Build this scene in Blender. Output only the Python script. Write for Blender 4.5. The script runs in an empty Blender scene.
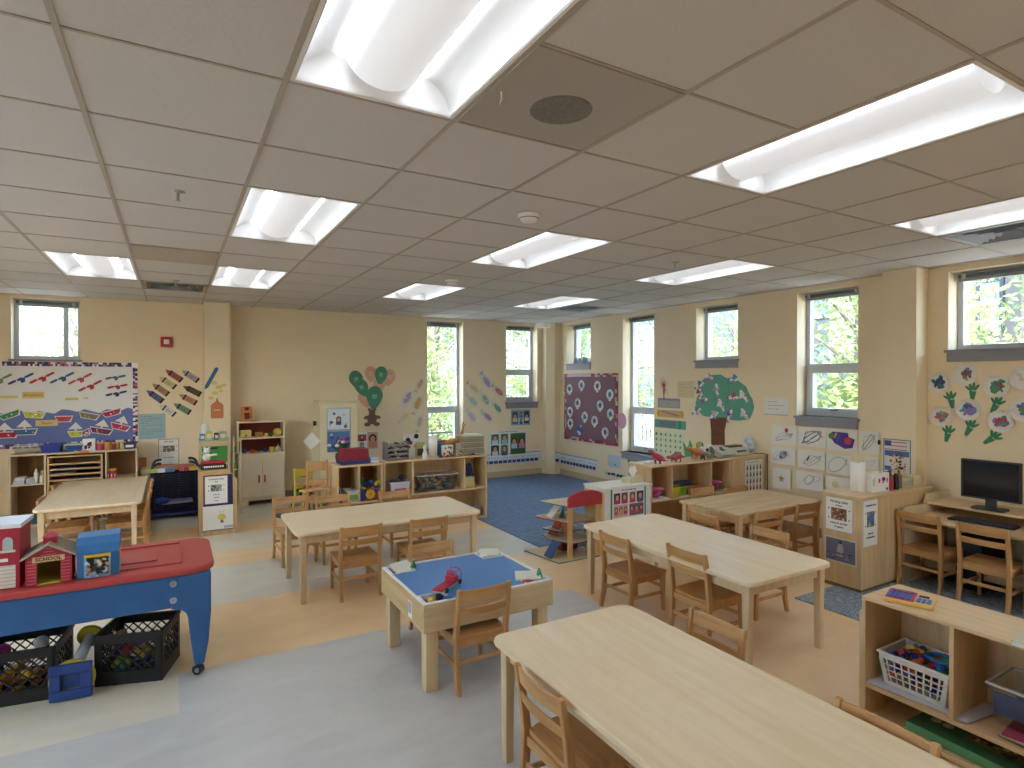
import bpy, bmesh, math, random
from mathutils import Vector, Matrix
C = bpy.context.scene.collection
R = math.radians
PI = math.pi

# ---------------------------------------------------------------- camera measurements (used to turn measured sight lines into world points)
CH = 1.66; CF = 587.25; CYAW = R(29.97); CPIT = R(-.42)
ROOM_H = 2.656; YB = 8.75; XR = 5.88; XL = -3.2; YN = -3.4
def sight(x, y):
    rt = Vector((math.cos(CYAW), -math.sin(CYAW), 0)); f0 = Vector((math.sin(CYAW), math.cos(CYAW), 0))
    fw = f0*math.cos(CPIT) + Vector((0, 0, 1))*math.sin(CPIT); up = rt.cross(fw)
    return fw + rt*((x-512)/CF) + up*((384-y)/CF)
def PB(x, y, Y=YB):
    d = sight(x, y); t = Y/d.y; return (d.x*t, CH+d.z*t)
def PR(x, y, X=XR):
    d = sight(x, y); t = X/d.x; return (-d.y*t, CH+d.z*t)
def PF(x, y, z=0.0):
    d = sight(x, y); t = (z-CH)/d.z; return (d.x*t, d.y*t)

# ---------------------------------------------------------------- materials
def lin(h):
    h = h.lstrip('#'); out = []
    for i in (0, 2, 4):
        c = int(h[i:i+2], 16)/255
        out.append(c/12.92 if c <= .04045 else ((c+.055)/1.055)**2.4)
    return (*out, 1)
MATS = {}
def mat(h, rough=.6, metal=0, bump=0, noise=0, nscale=8, kind=None, h2=None):
    key = (h, rough, metal, bump, noise, nscale, kind, h2)
    if key in MATS: return MATS[key]
    m = bpy.data.materials.new('mat_'+h.strip('#')); m.use_nodes = True
    nt = m.node_tree; b = nt.nodes['Principled BSDF']
    b.inputs['Roughness'].default_value = rough; b.inputs['Metallic'].default_value = metal
    b.inputs['Base Color'].default_value = lin(h)
    tc = nt.nodes.new('ShaderNodeTexCoord'); mp = nt.nodes.new('ShaderNodeMapping'); nt.links.new(tc.outputs['Object'], mp.inputs[0])
    if kind in ('woodx', 'woody', 'woodz'):
        s = {'woodx': (1.2, 14, 14), 'woody': (14, 1.2, 14), 'woodz': (14, 14, 1.2)}[kind]
        mp.inputs['Scale'].default_value = s
        n = nt.nodes.new('ShaderNodeTexNoise'); n.inputs['Scale'].default_value = 1.6; n.inputs['Detail'].default_value = 5; n.inputs['Distortion'].default_value = .6
        n2 = nt.nodes.new('ShaderNodeTexNoise'); n2.inputs['Scale'].default_value = 9; n2.inputs['Detail'].default_value = 3
        nt.links.new(mp.outputs[0], n.inputs[0]); nt.links.new(mp.outputs[0], n2.inputs[0])
        mx = nt.nodes.new('ShaderNodeMath'); mx.operation = 'ADD'
        mu = nt.nodes.new('ShaderNodeMath'); mu.operation = 'MULTIPLY'; mu.inputs[1].default_value = .35
        nt.links.new(n2.outputs[0], mu.inputs[0]); nt.links.new(n.outputs[0], mx.inputs[0]); nt.links.new(mu.outputs[0], mx.inputs[1])
        cr = nt.nodes.new('ShaderNodeValToRGB'); cr.color_ramp.elements[0].position = .45; cr.color_ramp.elements[1].position = .9
        cr.color_ramp.elements[0].color = lin(h2); cr.color_ramp.elements[1].color = lin(h)
        nt.links.new(mx.outputs[0], cr.inputs[0]); nt.links.new(cr.outputs[0], b.inputs['Base Color'])
        src = n
    elif noise or bump or h2:
        n = nt.nodes.new('ShaderNodeTexNoise'); n.inputs['Scale'].default_value = nscale; n.inputs['Detail'].default_value = 6
        nt.links.new(mp.outputs[0], n.inputs[0]); src = n
        if kind == 'marble': n.inputs['Distortion'].default_value = 1.4; mp.inputs['Scale'].default_value = (.7, 1.6, 1)
        if noise or h2:
            cr = nt.nodes.new('ShaderNodeValToRGB'); cr.color_ramp.elements[0].position = .32; cr.color_ramp.elements[1].position = .68
            c = lin(h); k = 1-noise
            cr.color_ramp.elements[0].color = lin(h2) if h2 else (c[0]*k, c[1]*k, c[2]*k, 1); cr.color_ramp.elements[1].color = c
            nt.links.new(n.outputs[0], cr.inputs[0]); nt.links.new(cr.outputs[0], b.inputs['Base Color'])
    if bump:
        bp = nt.nodes.new('ShaderNodeBump'); bp.inputs['Strength'].default_value = bump; bp.inputs['Distance'].default_value = .002
        nt.links.new(src.outputs[0], bp.inputs['Height']); nt.links.new(bp.outputs[0], b.inputs['Normal'])
    MATS[key] = m; return m
def emis(name, h, s, base='#f4f2ee'):
    key = ('e', name)
    if key in MATS: return MATS[key]
    m = bpy.data.materials.new(name); m.use_nodes = True; b = m.node_tree.nodes['Principled BSDF']
    b.inputs['Base Color'].default_value = lin(base); b.inputs['Emission Color'].default_value = lin(h); b.inputs['Emission Strength'].default_value = s
    MATS[key] = m; return m
def glassy(name, h, fac):
    m = bpy.data.materials.new(name); m.use_nodes = True; nt = m.node_tree; nt.nodes.clear()
    o = nt.nodes.new('ShaderNodeOutputMaterial'); t = nt.nodes.new('ShaderNodeBsdfTransparent'); t.inputs[0].default_value = lin(h)
    g = nt.nodes.new('ShaderNodeBsdfGlossy'); g.inputs['Roughness'].default_value = .05; x = nt.nodes.new('ShaderNodeMixShader'); x.inputs[0].default_value = fac
    nt.links.new(t.outputs[0], x.inputs[1]); nt.links.new(g.outputs[0], x.inputs[2]); nt.links.new(x.outputs[0], o.inputs[0]); return m
GLASS = glassy('window_glass', '#f4fbff', .05)
CLEAR = glassy('clear_plastic', '#f6f6f4', .07); CRIM = mat('#c4c4bf', .35)
W_TOP = mat('#e8d3b0', .36, kind='woodx', h2='#dec59d')      # laminate table top
W_TOPY = mat('#e8d3b0', .36, kind='woody', h2='#dec59d')
W_LEG = mat('#d8c19c', .5, kind='woodz', h2='#c9ae86')
W_CH = mat('#cb9d66', .42, kind='woodz', h2='#ac7c47')        # oak chairs
W_CHX = mat('#cb9d66', .42, kind='woodx', h2='#ac7c47')
W_BIR = mat('#dabb8e', .45, kind='woodz', h2='#c9a676')       # birch plywood
W_BIRX = mat('#dfc297', .42, kind='woodx', h2='#d0ae80')
W_BIRY = mat('#dfc297', .42, kind='woody', h2='#d0ae80')
W_PALE = mat('#d9c6a4', .5, kind='woodz', h2='#cbb58f')
W_PINE = mat('#dac29a', .5, kind='woodx', h2='#c6a97c')
W_PINEZ = mat('#dac29a', .5, kind='woodz', h2='#c6a97c')
W_BUT = mat('#d9bd8e', .4, kind='woodx', h2='#bb9666')
WHITE = mat('#ece9e4', .5); PAPER = mat('#e6e3dc', .8); BLACK = mat('#17171a', .45); DARK = mat('#2b2a2d', .6); GREY = mat('#8d9096', .5)
SIL = mat('#b9bcc0', .35, metal=.8)

# ---------------------------------------------------------------- mesh collector
class MB:
    def __init__(s, M=None): s.v = []; s.f = []; s.mi = []; s.ms = []; s.sm = []; s.M = M or Matrix.Identity(4)
    def _m(s, m):
        if m not in s.ms: s.ms.append(m)
        return s.ms.index(m)
    def add(s, vs, fs, m, smooth=False):
        o = len(s.v); k = s._m(m)
        s.v += [s.M @ Vector(v) for v in vs]
        for f in fs: s.f.append([o+i for i in f]); s.mi.append(k); s.sm.append(smooth)
        return s
    def box(s, x0, y0, z0, x1, y1, z1, m):
        if x0 > x1: x0, x1 = x1, x0
        if y0 > y1: y0, y1 = y1, y0
        if z0 > z1: z0, z1 = z1, z0
        return s.add([(x0,y0,z0),(x1,y0,z0),(x1,y1,z0),(x0,y1,z0),(x0,y0,z1),(x1,y0,z1),(x1,y1,z1),(x0,y1,z1)],
                     [(0,3,2,1),(4,5,6,7),(0,1,5,4),(1,2,6,5),(2,3,7,6),(3,0,4,7)], m)
    def prism(s, pts, d0, d1, m, side=None):          # polygon in local xy, extruded along local z
        a = sum(pts[i][0]*pts[(i+1) % len(pts)][1]-pts[(i+1) % len(pts)][0]*pts[i][1] for i in range(len(pts)))
        if a < 0: pts = pts[::-1]
        n = len(pts); vs = [(x, y, d0) for x, y in pts]+[(x, y, d1) for x, y in pts]
        s.add(vs, [tuple(range(n-1, -1, -1)), tuple(range(n, 2*n))], m)
        o = len(s.v)-2*n; k = s._m(side or m)
        for i in range(n):
            j = (i+1) % n; s.f.append([o+i, o+j, o+n+j, o+n+i]); s.mi.append(k); s.sm.append(False)
        return s
    def rect(s, u0, v0, u1, v1, m, d0=0, d1=.003): return s.box(u0, v0, d0, u1, v1, d1, m)
    def disc(s, u, v, r, m, d0=0, d1=.003, n=20, ry=None, rot=0):
        ry = ry or r; c, q = math.cos(rot), math.sin(rot)
        p = []
        for i in range(n):
            a = 2*PI*i/n; x, y = r*math.cos(a), ry*math.sin(a); p.append((u+x*c-y*q, v+x*q+y*c))
        return s.prism(p, d0, d1, m)
    def cyl(s, p0, p1, r0, m, r1=None, n=16, caps=True):
        r1 = r0 if r1 is None else r1; p0, p1 = Vector(p0), Vector(p1); ax = (p1-p0).normalized()
        a = ax.orthogonal().normalized(); b = ax.cross(a); vs = []
        for p, r in ((p0, r0), (p1, r1)):
            for i in range(n): t = 2*PI*i/n; vs.append(p+a*(r*math.cos(t))+b*(r*math.sin(t)))
        s.add(vs, [(i, (i+1) % n, n+(i+1) % n, n+i) for i in range(n)], m, True)
        if caps: s.add(vs, [tuple(range(n-1, -1, -1)), tuple(range(n, 2*n))], m)
        return s
    def tube(s, pts, r, m, n=8):
        pts = [Vector(p) for p in pts]; vs = []; rr = r if isinstance(r, (list, tuple)) else [r]*len(pts)
        t0 = (pts[1]-pts[0]).normalized(); a = t0.orthogonal().normalized()
        for i, p in enumerate(pts):
            t = (pts[min(i+1, len(pts)-1)]-pts[max(i-1, 0)]).normalized(); a = (a-t*a.dot(t)).normalized(); b = t.cross(a)
            for k in range(n): q = 2*PI*k/n; vs.append(p+a*(rr[i]*math.cos(q))+b*(rr[i]*math.sin(q)))
        fs = [(i*n+k, i*n+(k+1) % n, (i+1)*n+(k+1) % n, (i+1)*n+k) for i in range(len(pts)-1) for k in range(n)]
        s.add(vs, fs, m, True); L = (len(pts)-1)*n
        return s.add(vs, [tuple(range(n-1, -1, -1)), tuple(range(L, L+n))], m)
    def ball(s, c, r, m, sc=(1, 1, 1), n=12, k=8):
        vs = []; fs = []
        for j in range(k+1):
            p = PI*j/k
            for i in range(n): t = 2*PI*i/n; vs.append((c[0]+r*sc[0]*math.sin(p)*math.cos(t), c[1]+r*sc[1]*math.sin(p)*math.sin(t), c[2]+r*sc[2]*math.cos(p)))
        for j in range(k):
            for i in range(n): fs.append((j*n+i, (j+1)*n+i, (j+1)*n+(i+1) % n, j*n+(i+1) % n))
        return s.add(vs, fs, m, True)
    def lathe(s, prof, m, c=(0, 0, 0), n=20):           # prof: [(r, z)...]
        vs = []; fs = []
        for r, z in prof:
            for i in range(n): t = 2*PI*i/n; vs.append((c[0]+r*math.cos(t), c[1]+r*math.sin(t), c[2]+z))
        for j in range(len(prof)-1):
            for i in range(n): fs.append((j*n+i, j*n+(i+1) % n, (j+1)*n+(i+1) % n, (j+1)*n+i))
        s.add(vs, fs, m, True); L = (len(prof)-1)*n
        return s.add(vs, [tuple(range(n-1, -1, -1)), tuple(range(L, L+n))], m)
    def rbox(s, x0, y0, z0, x1, y1, z1, m, r=.05, seg=6):  # box with rounded vertical corners
        p = []
        for cx, cy, a0 in ((x1-r, y1-r, 0), (x0+r, y1-r, 90), (x0+r, y0+r, 180), (x1-r, y0+r, 270)):
            for k in range(seg+1): a = R(a0+90*k/seg); p.append((cx+r*math.cos(a), cy+r*math.sin(a)))
        return s.prism(p, z0, z1, m)
    def obj(s, name, parent=None, bevel=0, origin=None):
        me = bpy.data.meshes.new(name); vs = s.v
        if parent is None and origin is None and vs:
            xs = [v.x for v in vs]; ys = [v.y for v in vs]; zs = [v.z for v in vs]
            origin = ((min(xs)+max(xs))/2, (min(ys)+max(ys))/2, min(zs))
        o = Vector(origin or (0, 0, 0))
        me.from_pydata([v-o for v in vs], [], s.f)
        for m in s.ms: me.materials.append(m)
        me.polygons.foreach_set('material_index', s.mi); me.polygons.foreach_set('use_smooth', s.sm)
        me.update()
        ob = bpy.data.objects.new(name, me); C.objects.link(ob)
        ob.location = o
        if parent: ob.parent = parent
        if bevel:
            b = ob.modifiers.new('bevel', 'BEVEL'); b.width = bevel; b.segments = 2; b.limit_method = 'ANGLE'; b.angle_limit = R(40)
        return ob
    def thing(s, name, label, cat, group=None, bevel=0, **k):
        ob = s.obj(name, bevel=bevel, **k); tag(ob, label, cat, group); return ob
def tag(o, label, cat, group=None, kind=None):
    if label: o['label'] = label
    if cat: o['category'] = cat
    if group: o['group'] = group
    if kind: o['kind'] = kind
    return o
def thing(name, label, cat, loc=(0, 0, 0), rz=0, group=None):
    o = bpy.data.objects.new(name, None); C.objects.link(o); o.location = loc; o.rotation_euler = (0, 0, rz); o.empty_display_size = .1
    return tag(o, label, cat, group)
def struct(o): o['kind'] = 'structure'; return o
def dup(root, loc, rz, label, group=None):
    r = root.copy(); C.objects.link(r); r.location = loc; r.rotation_euler = (0, 0, rz); r['label'] = label
    if group: r['group'] = group
    for ch in list(root.children):
        c = ch.copy(); C.objects.link(c); c.parent = r
        for g in ch.children:
            d = g.copy(); C.objects.link(d); d.parent = c
    return r
def TR(x, y, z, rz=0, rx=0, ry=0): return Matrix.Translation((x, y, z)) @ Matrix.Rotation(rz, 4, 'Z') @ Matrix.Rotation(ry, 4, 'Y') @ Matrix.Rotation(rx, 4, 'X')
def FB(Y=YB): return Matrix(((1,0,0,0),(0,0,-1,Y),(0,1,0,0),(0,0,0,1)))      # (u,v,d): u=+X, v=up, d=towards the room; faces -Y
def FR(X=XR): return Matrix(((0,0,-1,X),(-1,0,0,0),(0,1,0,0),(0,0,0,1)))     # u=-Y, v=up, faces -X
def lettering(body, size, M, parent, m, name='lettering', align='CENTER', bold=0):
    cu = bpy.data.curves.new('txt', 'FONT'); cu.body = body; cu.size = size; cu.align_x = align; cu.align_y = 'CENTER'; cu.extrude = .0006; cu.offset = bold; cu.resolution_u = 2
    t = bpy.data.objects.new('txt', cu); C.objects.link(t); dg = bpy.context.evaluated_depsgraph_get(); dg.update()
    me = bpy.data.meshes.new_from_object(t.evaluated_get(dg)); bpy.data.objects.remove(t); bpy.data.curves.remove(cu)
    me.materials.clear(); me.materials.append(m); me.name = name
    o = bpy.data.objects.new(name, me); C.objects.link(o); o.parent = parent
    o.matrix_local = M
    return o
rnd = random.Random(7)
# ================================================================ THE ROOM
WALL = mat('#ebd9b8', .75, noise=.03, nscale=3, bump=.12)
CEIL = mat('#cbc8c6', .9, noise=.04, nscale=60, bump=.5)
TBAR = mat('#aba397', .6); TRIMG = mat('#8f9098', .5)  # grid bars coloured darker to hold the shadow lines along the tiles
FRAME = mat('#c9ced6', .45)
TAN = mat('#e6c698', .34, h2='#debb8a', nscale=2.2, kind='marble')
CREAM = mat('#d9cfb8', .34, h2='#cfc4ac', nscale=2.4, kind='marble')
GRYF = mat('#c8c5bd', .34, h2='#bdbab3', nscale=2.6, kind='marble')
MIXF = mat('#d0cab8', .34, h2='#c5bfae', nscale=2.4, kind='marble')

# floor: inlaid vinyl sheets of three colours
m = MB(); xs = [XL, .02, 2.72, XR+.05]
def sheet(x0, x1, y0, y1, q): m.box(x0, y0, -.05, x1, y1, 0, q)
sheet(XL, .02, YN, 1.9, TAN); sheet(XL, .02, 1.9, 3.35, GRYF); sheet(XL, .02, 3.35, 4.9, CREAM)
sheet(.02, 2.72, YN, .6, TAN); sheet(.02, 2.72, .6, 3.8, GRYF); sheet(.02, XR, 3.8, 4.82, TAN); sheet(2.72, XR, YN, 3.8, TAN)
sheet(.02, XR, 4.82, 5.8, MIXF); sheet(XL, .02, 4.9, 5.8, TAN); sheet(XL, XR, 5.8, 6.3, TAN); sheet(XL, XR, 6.3, 7.0, CREAM); sheet(XL, XR, 7.0, 7.5, TAN); sheet(XL, XR, 7.5, YB, MIXF)
struct(m.obj('floor'))

# walls with window openings
T = .3
def wall(name, M, u0, u1, holes, z1=ROOM_H):
    us = sorted({u0, u1, *[h[0] for h in holes], *[h[2] for h in holes]}); vs_ = sorted({0, z1, *[h[1] for h in holes], *[h[3] for h in holes]})
    m = MB(M)
    for a, b in zip(us, us[1:]):
        for c, d in zip(vs_, vs_[1:]):
            if any(h[0]-1e-6 <= a and b <= h[2]+1e-6 and h[1]-1e-6 <= c and d <= h[3]+1e-6 for h in holes): continue
            m.box(a, c, -T, b, d, 0, WALL)
    return struct(m.obj(name))
HB = [(-1.62, 1.9, -.97, 2.61), (3.49, .56, 4.12, 2.6), (4.93, 1.27, 5.56, 2.6)]
HR = [(-8.3, 1.93, -7.64, 2.6), (-6.85, .58, -6.18, 2.6), (-5.41, 1.91, -4.76, 2.6), (-3.99, 1.27, -3.33, 2.6), (-2.55, 1.92, -1.2, 2.6)]
wall('wall_back', FB(), XL-.3, XR+.3, HB)
wall('wall_right', FR(), -YB, -YN, HR)
HL_ADDED = [(1.1, .9, 2.4, 2.5), (3.1, .9, 4.4, 2.5), (5.1, .9, 6.2, 2.4)]      # unseen windows added for daylight; u = +Y on the left wall
HF_ADDED = [(-4.6, .9, -3.5, 2.5)]      # added daylight window, unseen; u = -X on the wall behind the viewer
def FL(): return Matrix(((0,0,1,XL),(1,0,0,0),(0,1,0,0),(0,0,0,1)))
def FF(): return Matrix(((-1,0,0,0),(0,0,1,YN),(0,1,0,0),(0,0,0,1)))
wall('wall_left', FL(), YN, YB, HL_ADDED)
wall('wall_front', FF(), -XR-.3, -XL+.3, HF_ADDED)
# pilasters
struct(MB().box(.345, 8.47, 0, .645, YB, ROOM_H, WALL).obj('wall_pilaster_left'))
struct(MB().box(5.68, 2.71, 0, XR, 3.0, ROOM_H, WALL).obj('wall_pilaster_right'))
struct(MB().prism([(5.66, YB), (5.66, 8.62), (5.76, 8.5), (XR, 8.5), (XR, YB)], 0, ROOM_H, WALL).obj('wall_corner_column'))
# baseboard cove
BBM = mat('#8f8a83', .6)
def bb(name, a, b): struct(MB().box(*a, *b, BBM).obj(name))
bb('baseboard_back', (XL, YB-.008, 0), (3.2, YB, .1)); bb('baseboard_right', (XR-.008, YN, 0), (XR, 4.5, .1)); bb('baseboard_left', (XL, YN, 0), (XL+.008, YB, .1))
WALLB = mat('#c9b48c', .7)
struct(MB().box(3.2, YB-.008, 0, 5.66, YB, .1, WALLB).obj('baseboard_corner'))
struct(MB().box(XR-.008, 4.5, 0, XR, 8.5, .1, WALLB).obj('baseboard_carpet'))

# windows
def window(n, M, h, mid=None, vert=None, apron=True):
    u0, v0, u1, v1 = h; e = thing('window_%d' % n, None, None); del_cat(e); e['kind'] = 'structure'
    q = .045; D0, D1 = -.235, -.165
    f = MB(M); f.box(u0, v0, D0, u0+q, v1, D1, FRAME); f.box(u1-q, v0, D0, u1, v1, D1, FRAME); f.box(u0+q, v0, D0, u1-q, v0+q, D1, FRAME); f.box(u0+q, v1-q, D0, u1-q, v1, D1, FRAME)
    if mid: f.box(u0+q, mid-.03, D0, u1-q, mid+.03, D1+.01, FRAME)
    if vert: f.box(vert-.025, v0+q, D0, vert+.025, v1-q, D1+.01, FRAME)
    f.obj('window_frame', e, bevel=.004)
    if mid:
        s = MB(M); a, b, c, d = u0+q, v0+q, u1-q, mid-.03; w = .04
        s.box(a, b, D0+.01, a+w, d, D1+.015, FRAME); s.box(c-w, b, D0+.01, c, d, D1+.015, FRAME); s.box(a+w, b, D0+.01, c-w, b+w, D1+.015, FRAME); s.box(a+w, d-w, D0+.01, c-w, d, D1+.015, FRAME)
        so = s.obj('sash', e, bevel=.003)
        k = MB(M); k.box((a+c)/2-.04, b+w*.4, D1+.015, (a+c)/2+.04, b+w*.8, D1+.035, GREY); k.tube([M.inverted() @ (M @ Vector(p)) for p in [((a+c)/2-.02, b+w*.6, D1+.03), ((a+c)/2+.06, b+w*.9, D1+.05)]], .006, GREY, 6); k.obj('window_crank', e)
    g = MB(M); g.box(u0+q, v0+q, -.205, u1-q, v1-q, -.2, GLASS); g.obj('pane', e)
    b = MB(M); b.box(u0+.03, v1-.05, -.15, u1-.03, v1-.02, -.1, mat('#5d6469', .4, metal=.3))
    for k in range(6): b.box(u0+.035, v1-.056-k*.005, -.148, u1-.035, v1-.053-k*.005, -.103, mat('#9ba0a2', .5))
    for uu in (u0+.06, u1-.09): b.box(uu, v1-.06, -.1, uu+.03, v1-.015, -.09, SIL)
    b.obj('blind', e)
    r = MB(M); RV = mat('#d8cdb4', .7)      # painted returns
    s = MB(M); s.box(u0-.02, v0-.025, -.165, u1+.02, v0, .035, TRIMG)
    if apron: s.box(u0-.005, v0-.105, 0, u1+.005, v0-.025, .02, TRIMG)
    s.obj('window_sill', e, bevel=.003)
    return e
def del_cat(e):
    for k in ('label', 'category'):
        if k in e: del e[k]
for k, h in enumerate(HL_ADDED): window(9+k, FL(), h, mid=1.6)  # glazing for the added, unseen left-wall openings
for k, h in enumerate(HF_ADDED): window(13+k, FF(), h, mid=1.6)  # same for the added opening behind the viewer
window(1, FB(), HB[0], vert=-1.13, apron=False)
window(2, FB(), HB[1], mid=1.19)
window(3, FB(), HB[2], mid=1.81)
window(4, FR(), HR[0]); window(5, FR(), HR[1], mid=1.22); window(6, FR(), HR[2]); window(7, FR(), HR[3], mid=1.8); window(8, FR(), HR[4], vert=-1.85 if False else None)

# ceiling: 2 ft grid
GX, GY, GS = -.283, 2.0755, .6096
def gx(i): return GX+GS*i
def gy(j): return GY+GS*j
LIGHTS = [(1,-2),(1,2),(-1,6),(1,6),(4,2),(4,6),(7,6),(7,2),(4,-2),(7,-2),(-2,-2),(-2,2),(1,-6),(4,-6),(7,-6),(-3,6)]
LIGHTS.remove((-3,6))
HOLES = {(i, j+k) for i, j in LIGHTS for k in (0, 1)} | {(2,-1), (0,8), (8,7), (8,-1)}
m = MB(); i0, i1 = -5, 11; j0, j1 = -9, 11
def clampx(x): return max(XL, min(XR+.3, x))
def clampy(y): return max(YN, min(YB+.3, y))
for i in range(i0, i1):
    for j in range(j0, j1):
        if (i, j) in HOLES: continue
        a, b, c, d = clampx(gx(i)), clampy(gy(j)), clampx(gx(i+1)), clampy(gy(j+1))
        if c-a < .01 or d-b < .01: continue
        m.box(a, b, ROOM_H, c, d, ROOM_H+.016, CEIL)
struct(m.obj('ceiling'))
struct(MB().box(XL-.3, YN-.3, ROOM_H+.32, XR+.3, YB+.3, ROOM_H+.5, CEIL).obj('ceiling_slab'))
struct(MB().box(XL-.3, YB, ROOM_H, XR+.3, YB+.3, ROOM_H+.32, CEIL).box(XR, YN, ROOM_H, XR+.3, YB, ROOM_H+.32, CEIL).box(XL-.3, YN, ROOM_H, XL, YB, ROOM_H+.32, CEIL).box(XL-.3, YN-.3, ROOM_H, XR+.3, YN, ROOM_H+.32, CEIL).obj('ceiling_plenum'))
m = MB(); w = .0095
for i in range(i0, i1+1):
    x = gx(i)
    if XL < x < XR: m.box(x-w, YN, ROOM_H-.004, x+w, YB, ROOM_H+.012, TBAR)
for j in range(j0, j1+1):
    y = gy(j)
    if not YN < y < YB: continue
    a = None
    for i in range(i0, i1):
        mid = any(l[0] == i and l[1]+1 == j for l in LIGHTS)
        p, q = clampx(gx(i)+w), clampx(gx(i+1)-w)
        if not mid and q-p > .02: m.box(p, y-w*.7, ROOM_H-.0035, q, y+w*.7, ROOM_H+.011, TBAR)
struct(m.obj('ceiling_grid'))

# recessed troffers
REFL = mat('#dcdad6', .5); LAMP = emis('lamp_slot', '#e3efff', 12.5); BASK = emis('lamp_basket', '#f4f7ff', .25, '#dddddc')
def make_light():
    e = thing('ceiling_light', 'x', 'ceiling light', (0, 0, 0)); W, L = .282, .587     # half sizes
    f = MB(); t = .014
    f.box(-W-.012, -L-.012, -.003, -W+t-.012, L+.012, .002, WHITE); f.box(W-t+.012, -L-.012, -.003, W+.012, L+.012, .002, WHITE); f.box(-W, -L-.012, -.003, W, -L+t-.012, .002, WHITE); f.box(-W, L-t+.012, -.003, W, L+.012, .002, WHITE)
    f.obj('trim_frame', e)
    r = MB(); n = 8; prof = []
    for k in range(n+1):
        a = PI/2*k/n; prof.append((-W+.005+.13*(1-math.cos(a)), .095*math.sin(a)))
    ends = []
    for sx in (-1, 1):
        vs = []; 
        for x, z in prof: vs += [(sx*abs(x)*1.0, -L+.005, z), (sx*abs(x), L-.005, z)]
        r.add(vs, [((2*k, 2*k+1, 2*k+3, 2*k+2) if sx > 0 else (2*k, 2*k+2, 2*k+3, 2*k+1)) for k in range(n)], REFL, True)
    for sy in (-1, 1):
        vs = []
        for k in range(n+1):
            a = PI/2*k/n; yy = sy*(L-.005-.06*(1-math.cos(a))); zz = .095*math.sin(a); vs += [(-W, yy, zz), (W, yy, zz)]
        r.add(vs, [(2*k, 2*k+1, 2*k+3, 2*k+2) for k in range(n)], REFL, True)
    r.box(-W, -L, .096, W, L, .1, REFL)
    r.obj('reflector', e)
    s = MB()
    for sx in (-1, 1): s.box(sx*.125, -L+.065, .089, sx*.16, L-.065, .094, LAMP)
    s.obj('lamp', e)
    d = MB(); vs = []; n = 14
    for k in range(n+1):
        a = PI*k/n; x = .125*math.cos(a); z = .093-.088*math.sin(a); vs += [(x, -L+.065, z), (x, L-.065, z)]
    d.add(vs, [(2*k, 2*k+2, 2*k+3, 2*k+1) for k in range(n)], BASK, True)
    d.add([vs[2*k] for k in range(n+1)], [tuple(range(n+1))], BASK); d.add([vs[2*k+1] for k in range(n+1)], [tuple(range(n, -1, -1))], BASK)
    d.obj('diffuser', e)
    return e
LL = {(1,-2): 'large ceiling light nearest the viewer at the top of the picture, beside the perforated grille', (1,2): 'square-looking ceiling light straight behind the nearest one, over the bare floor',
 (-1,6): 'leftmost ceiling light, above the boat bulletin board', (1,6): 'small far ceiling light in front of the left pilaster', (4,2): 'middle ceiling light beside the smoke detector, above the play table',
 (4,6): 'far ceiling light over the low shelves by the back wall', (7,6): 'farthest ceiling light, beside the air vent at the back corner', (7,2): 'ceiling light over the window wall near the paper tree',
 (4,-2): 'long ceiling light at the upper right of the picture, above the near tables', (7,-2): 'ceiling light at the right edge next to the shiny air vent'}
base = None
for (i, j) in LIGHTS:
    loc = (gx(i)+GS/2, gy(j)+GS, ROOM_H); lab = LL.get((i, j), 'unseen recessed ceiling light added to light the left and rear of the room')  # fixtures with no listed label are unseen, added to light left and rear
    if base is None: base = make_light(); base.location = loc; base['label'] = lab; base['group'] = 'recessed ceiling lights'
    else: dup(base, loc, 0, lab)

# vents, grille, detectors, sprinklers
VM = mat('#9a9388', .5, noise=.2, nscale=9)
def vent(i, j, lab, m0, m1):
    e = thing('ceiling_vent', lab, 'air vent', (gx(i)+GS/2, gy(j)+GS/2, ROOM_H), 0, 'square ceiling air vents')
    f = MB(); h = .29; f.box(-h, -h, .03, h, h, .04, mat('#a5a7a8', .6))
    for s in (-1, 1): f.box(s*h, -h, -.004, s*(h-.03), h, .03, m0); f.box(-h, s*h, -.004, h, s*(h-.03), .03, m0)
    f.obj('vent_frame', e)
    for k, r in enumerate((.25, .19, .13, .07)):
        q = MB(); z = -.006; t = .035; a = r; b = r-t
        q.add([(-a,-a,z),(a,-a,z),(a,a,z),(-a,a,z),(-b,-b,.025),(b,-b,.025),(b,b,.025),(-b,b,.025)], [(0,4,5,1),(1,5,6,2),(2,6,7,3),(3,7,4,0),(0,1,5,4),(1,2,6,5),(2,3,7,6),(3,0,4,7)], m1, False)
        q.obj('vent_louvre', e)
vent(0, 8, 'dusty square air vent above the left of the back wall, between two lights', mat('#c4b48e', .6, noise=.2, nscale=5), mat('#a5a8ac', .5))
vent(8, 7, 'square air vent near the far corner column, beside the farthest light', mat('#b8bdc5', .4), mat('#aeb5bf', .35))
vent(8, -1, 'shiny metal air vent at the right edge beside a ceiling light', mat('#c6ccd6', .35), mat('#b5bcc8', .35))
e = thing('return_grille', 'grey perforated square ceiling grille with a round speaker shape behind it', 'ceiling grille', (gx(2)+GS/2, gy(-1)+GS/2, ROOM_H))
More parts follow.
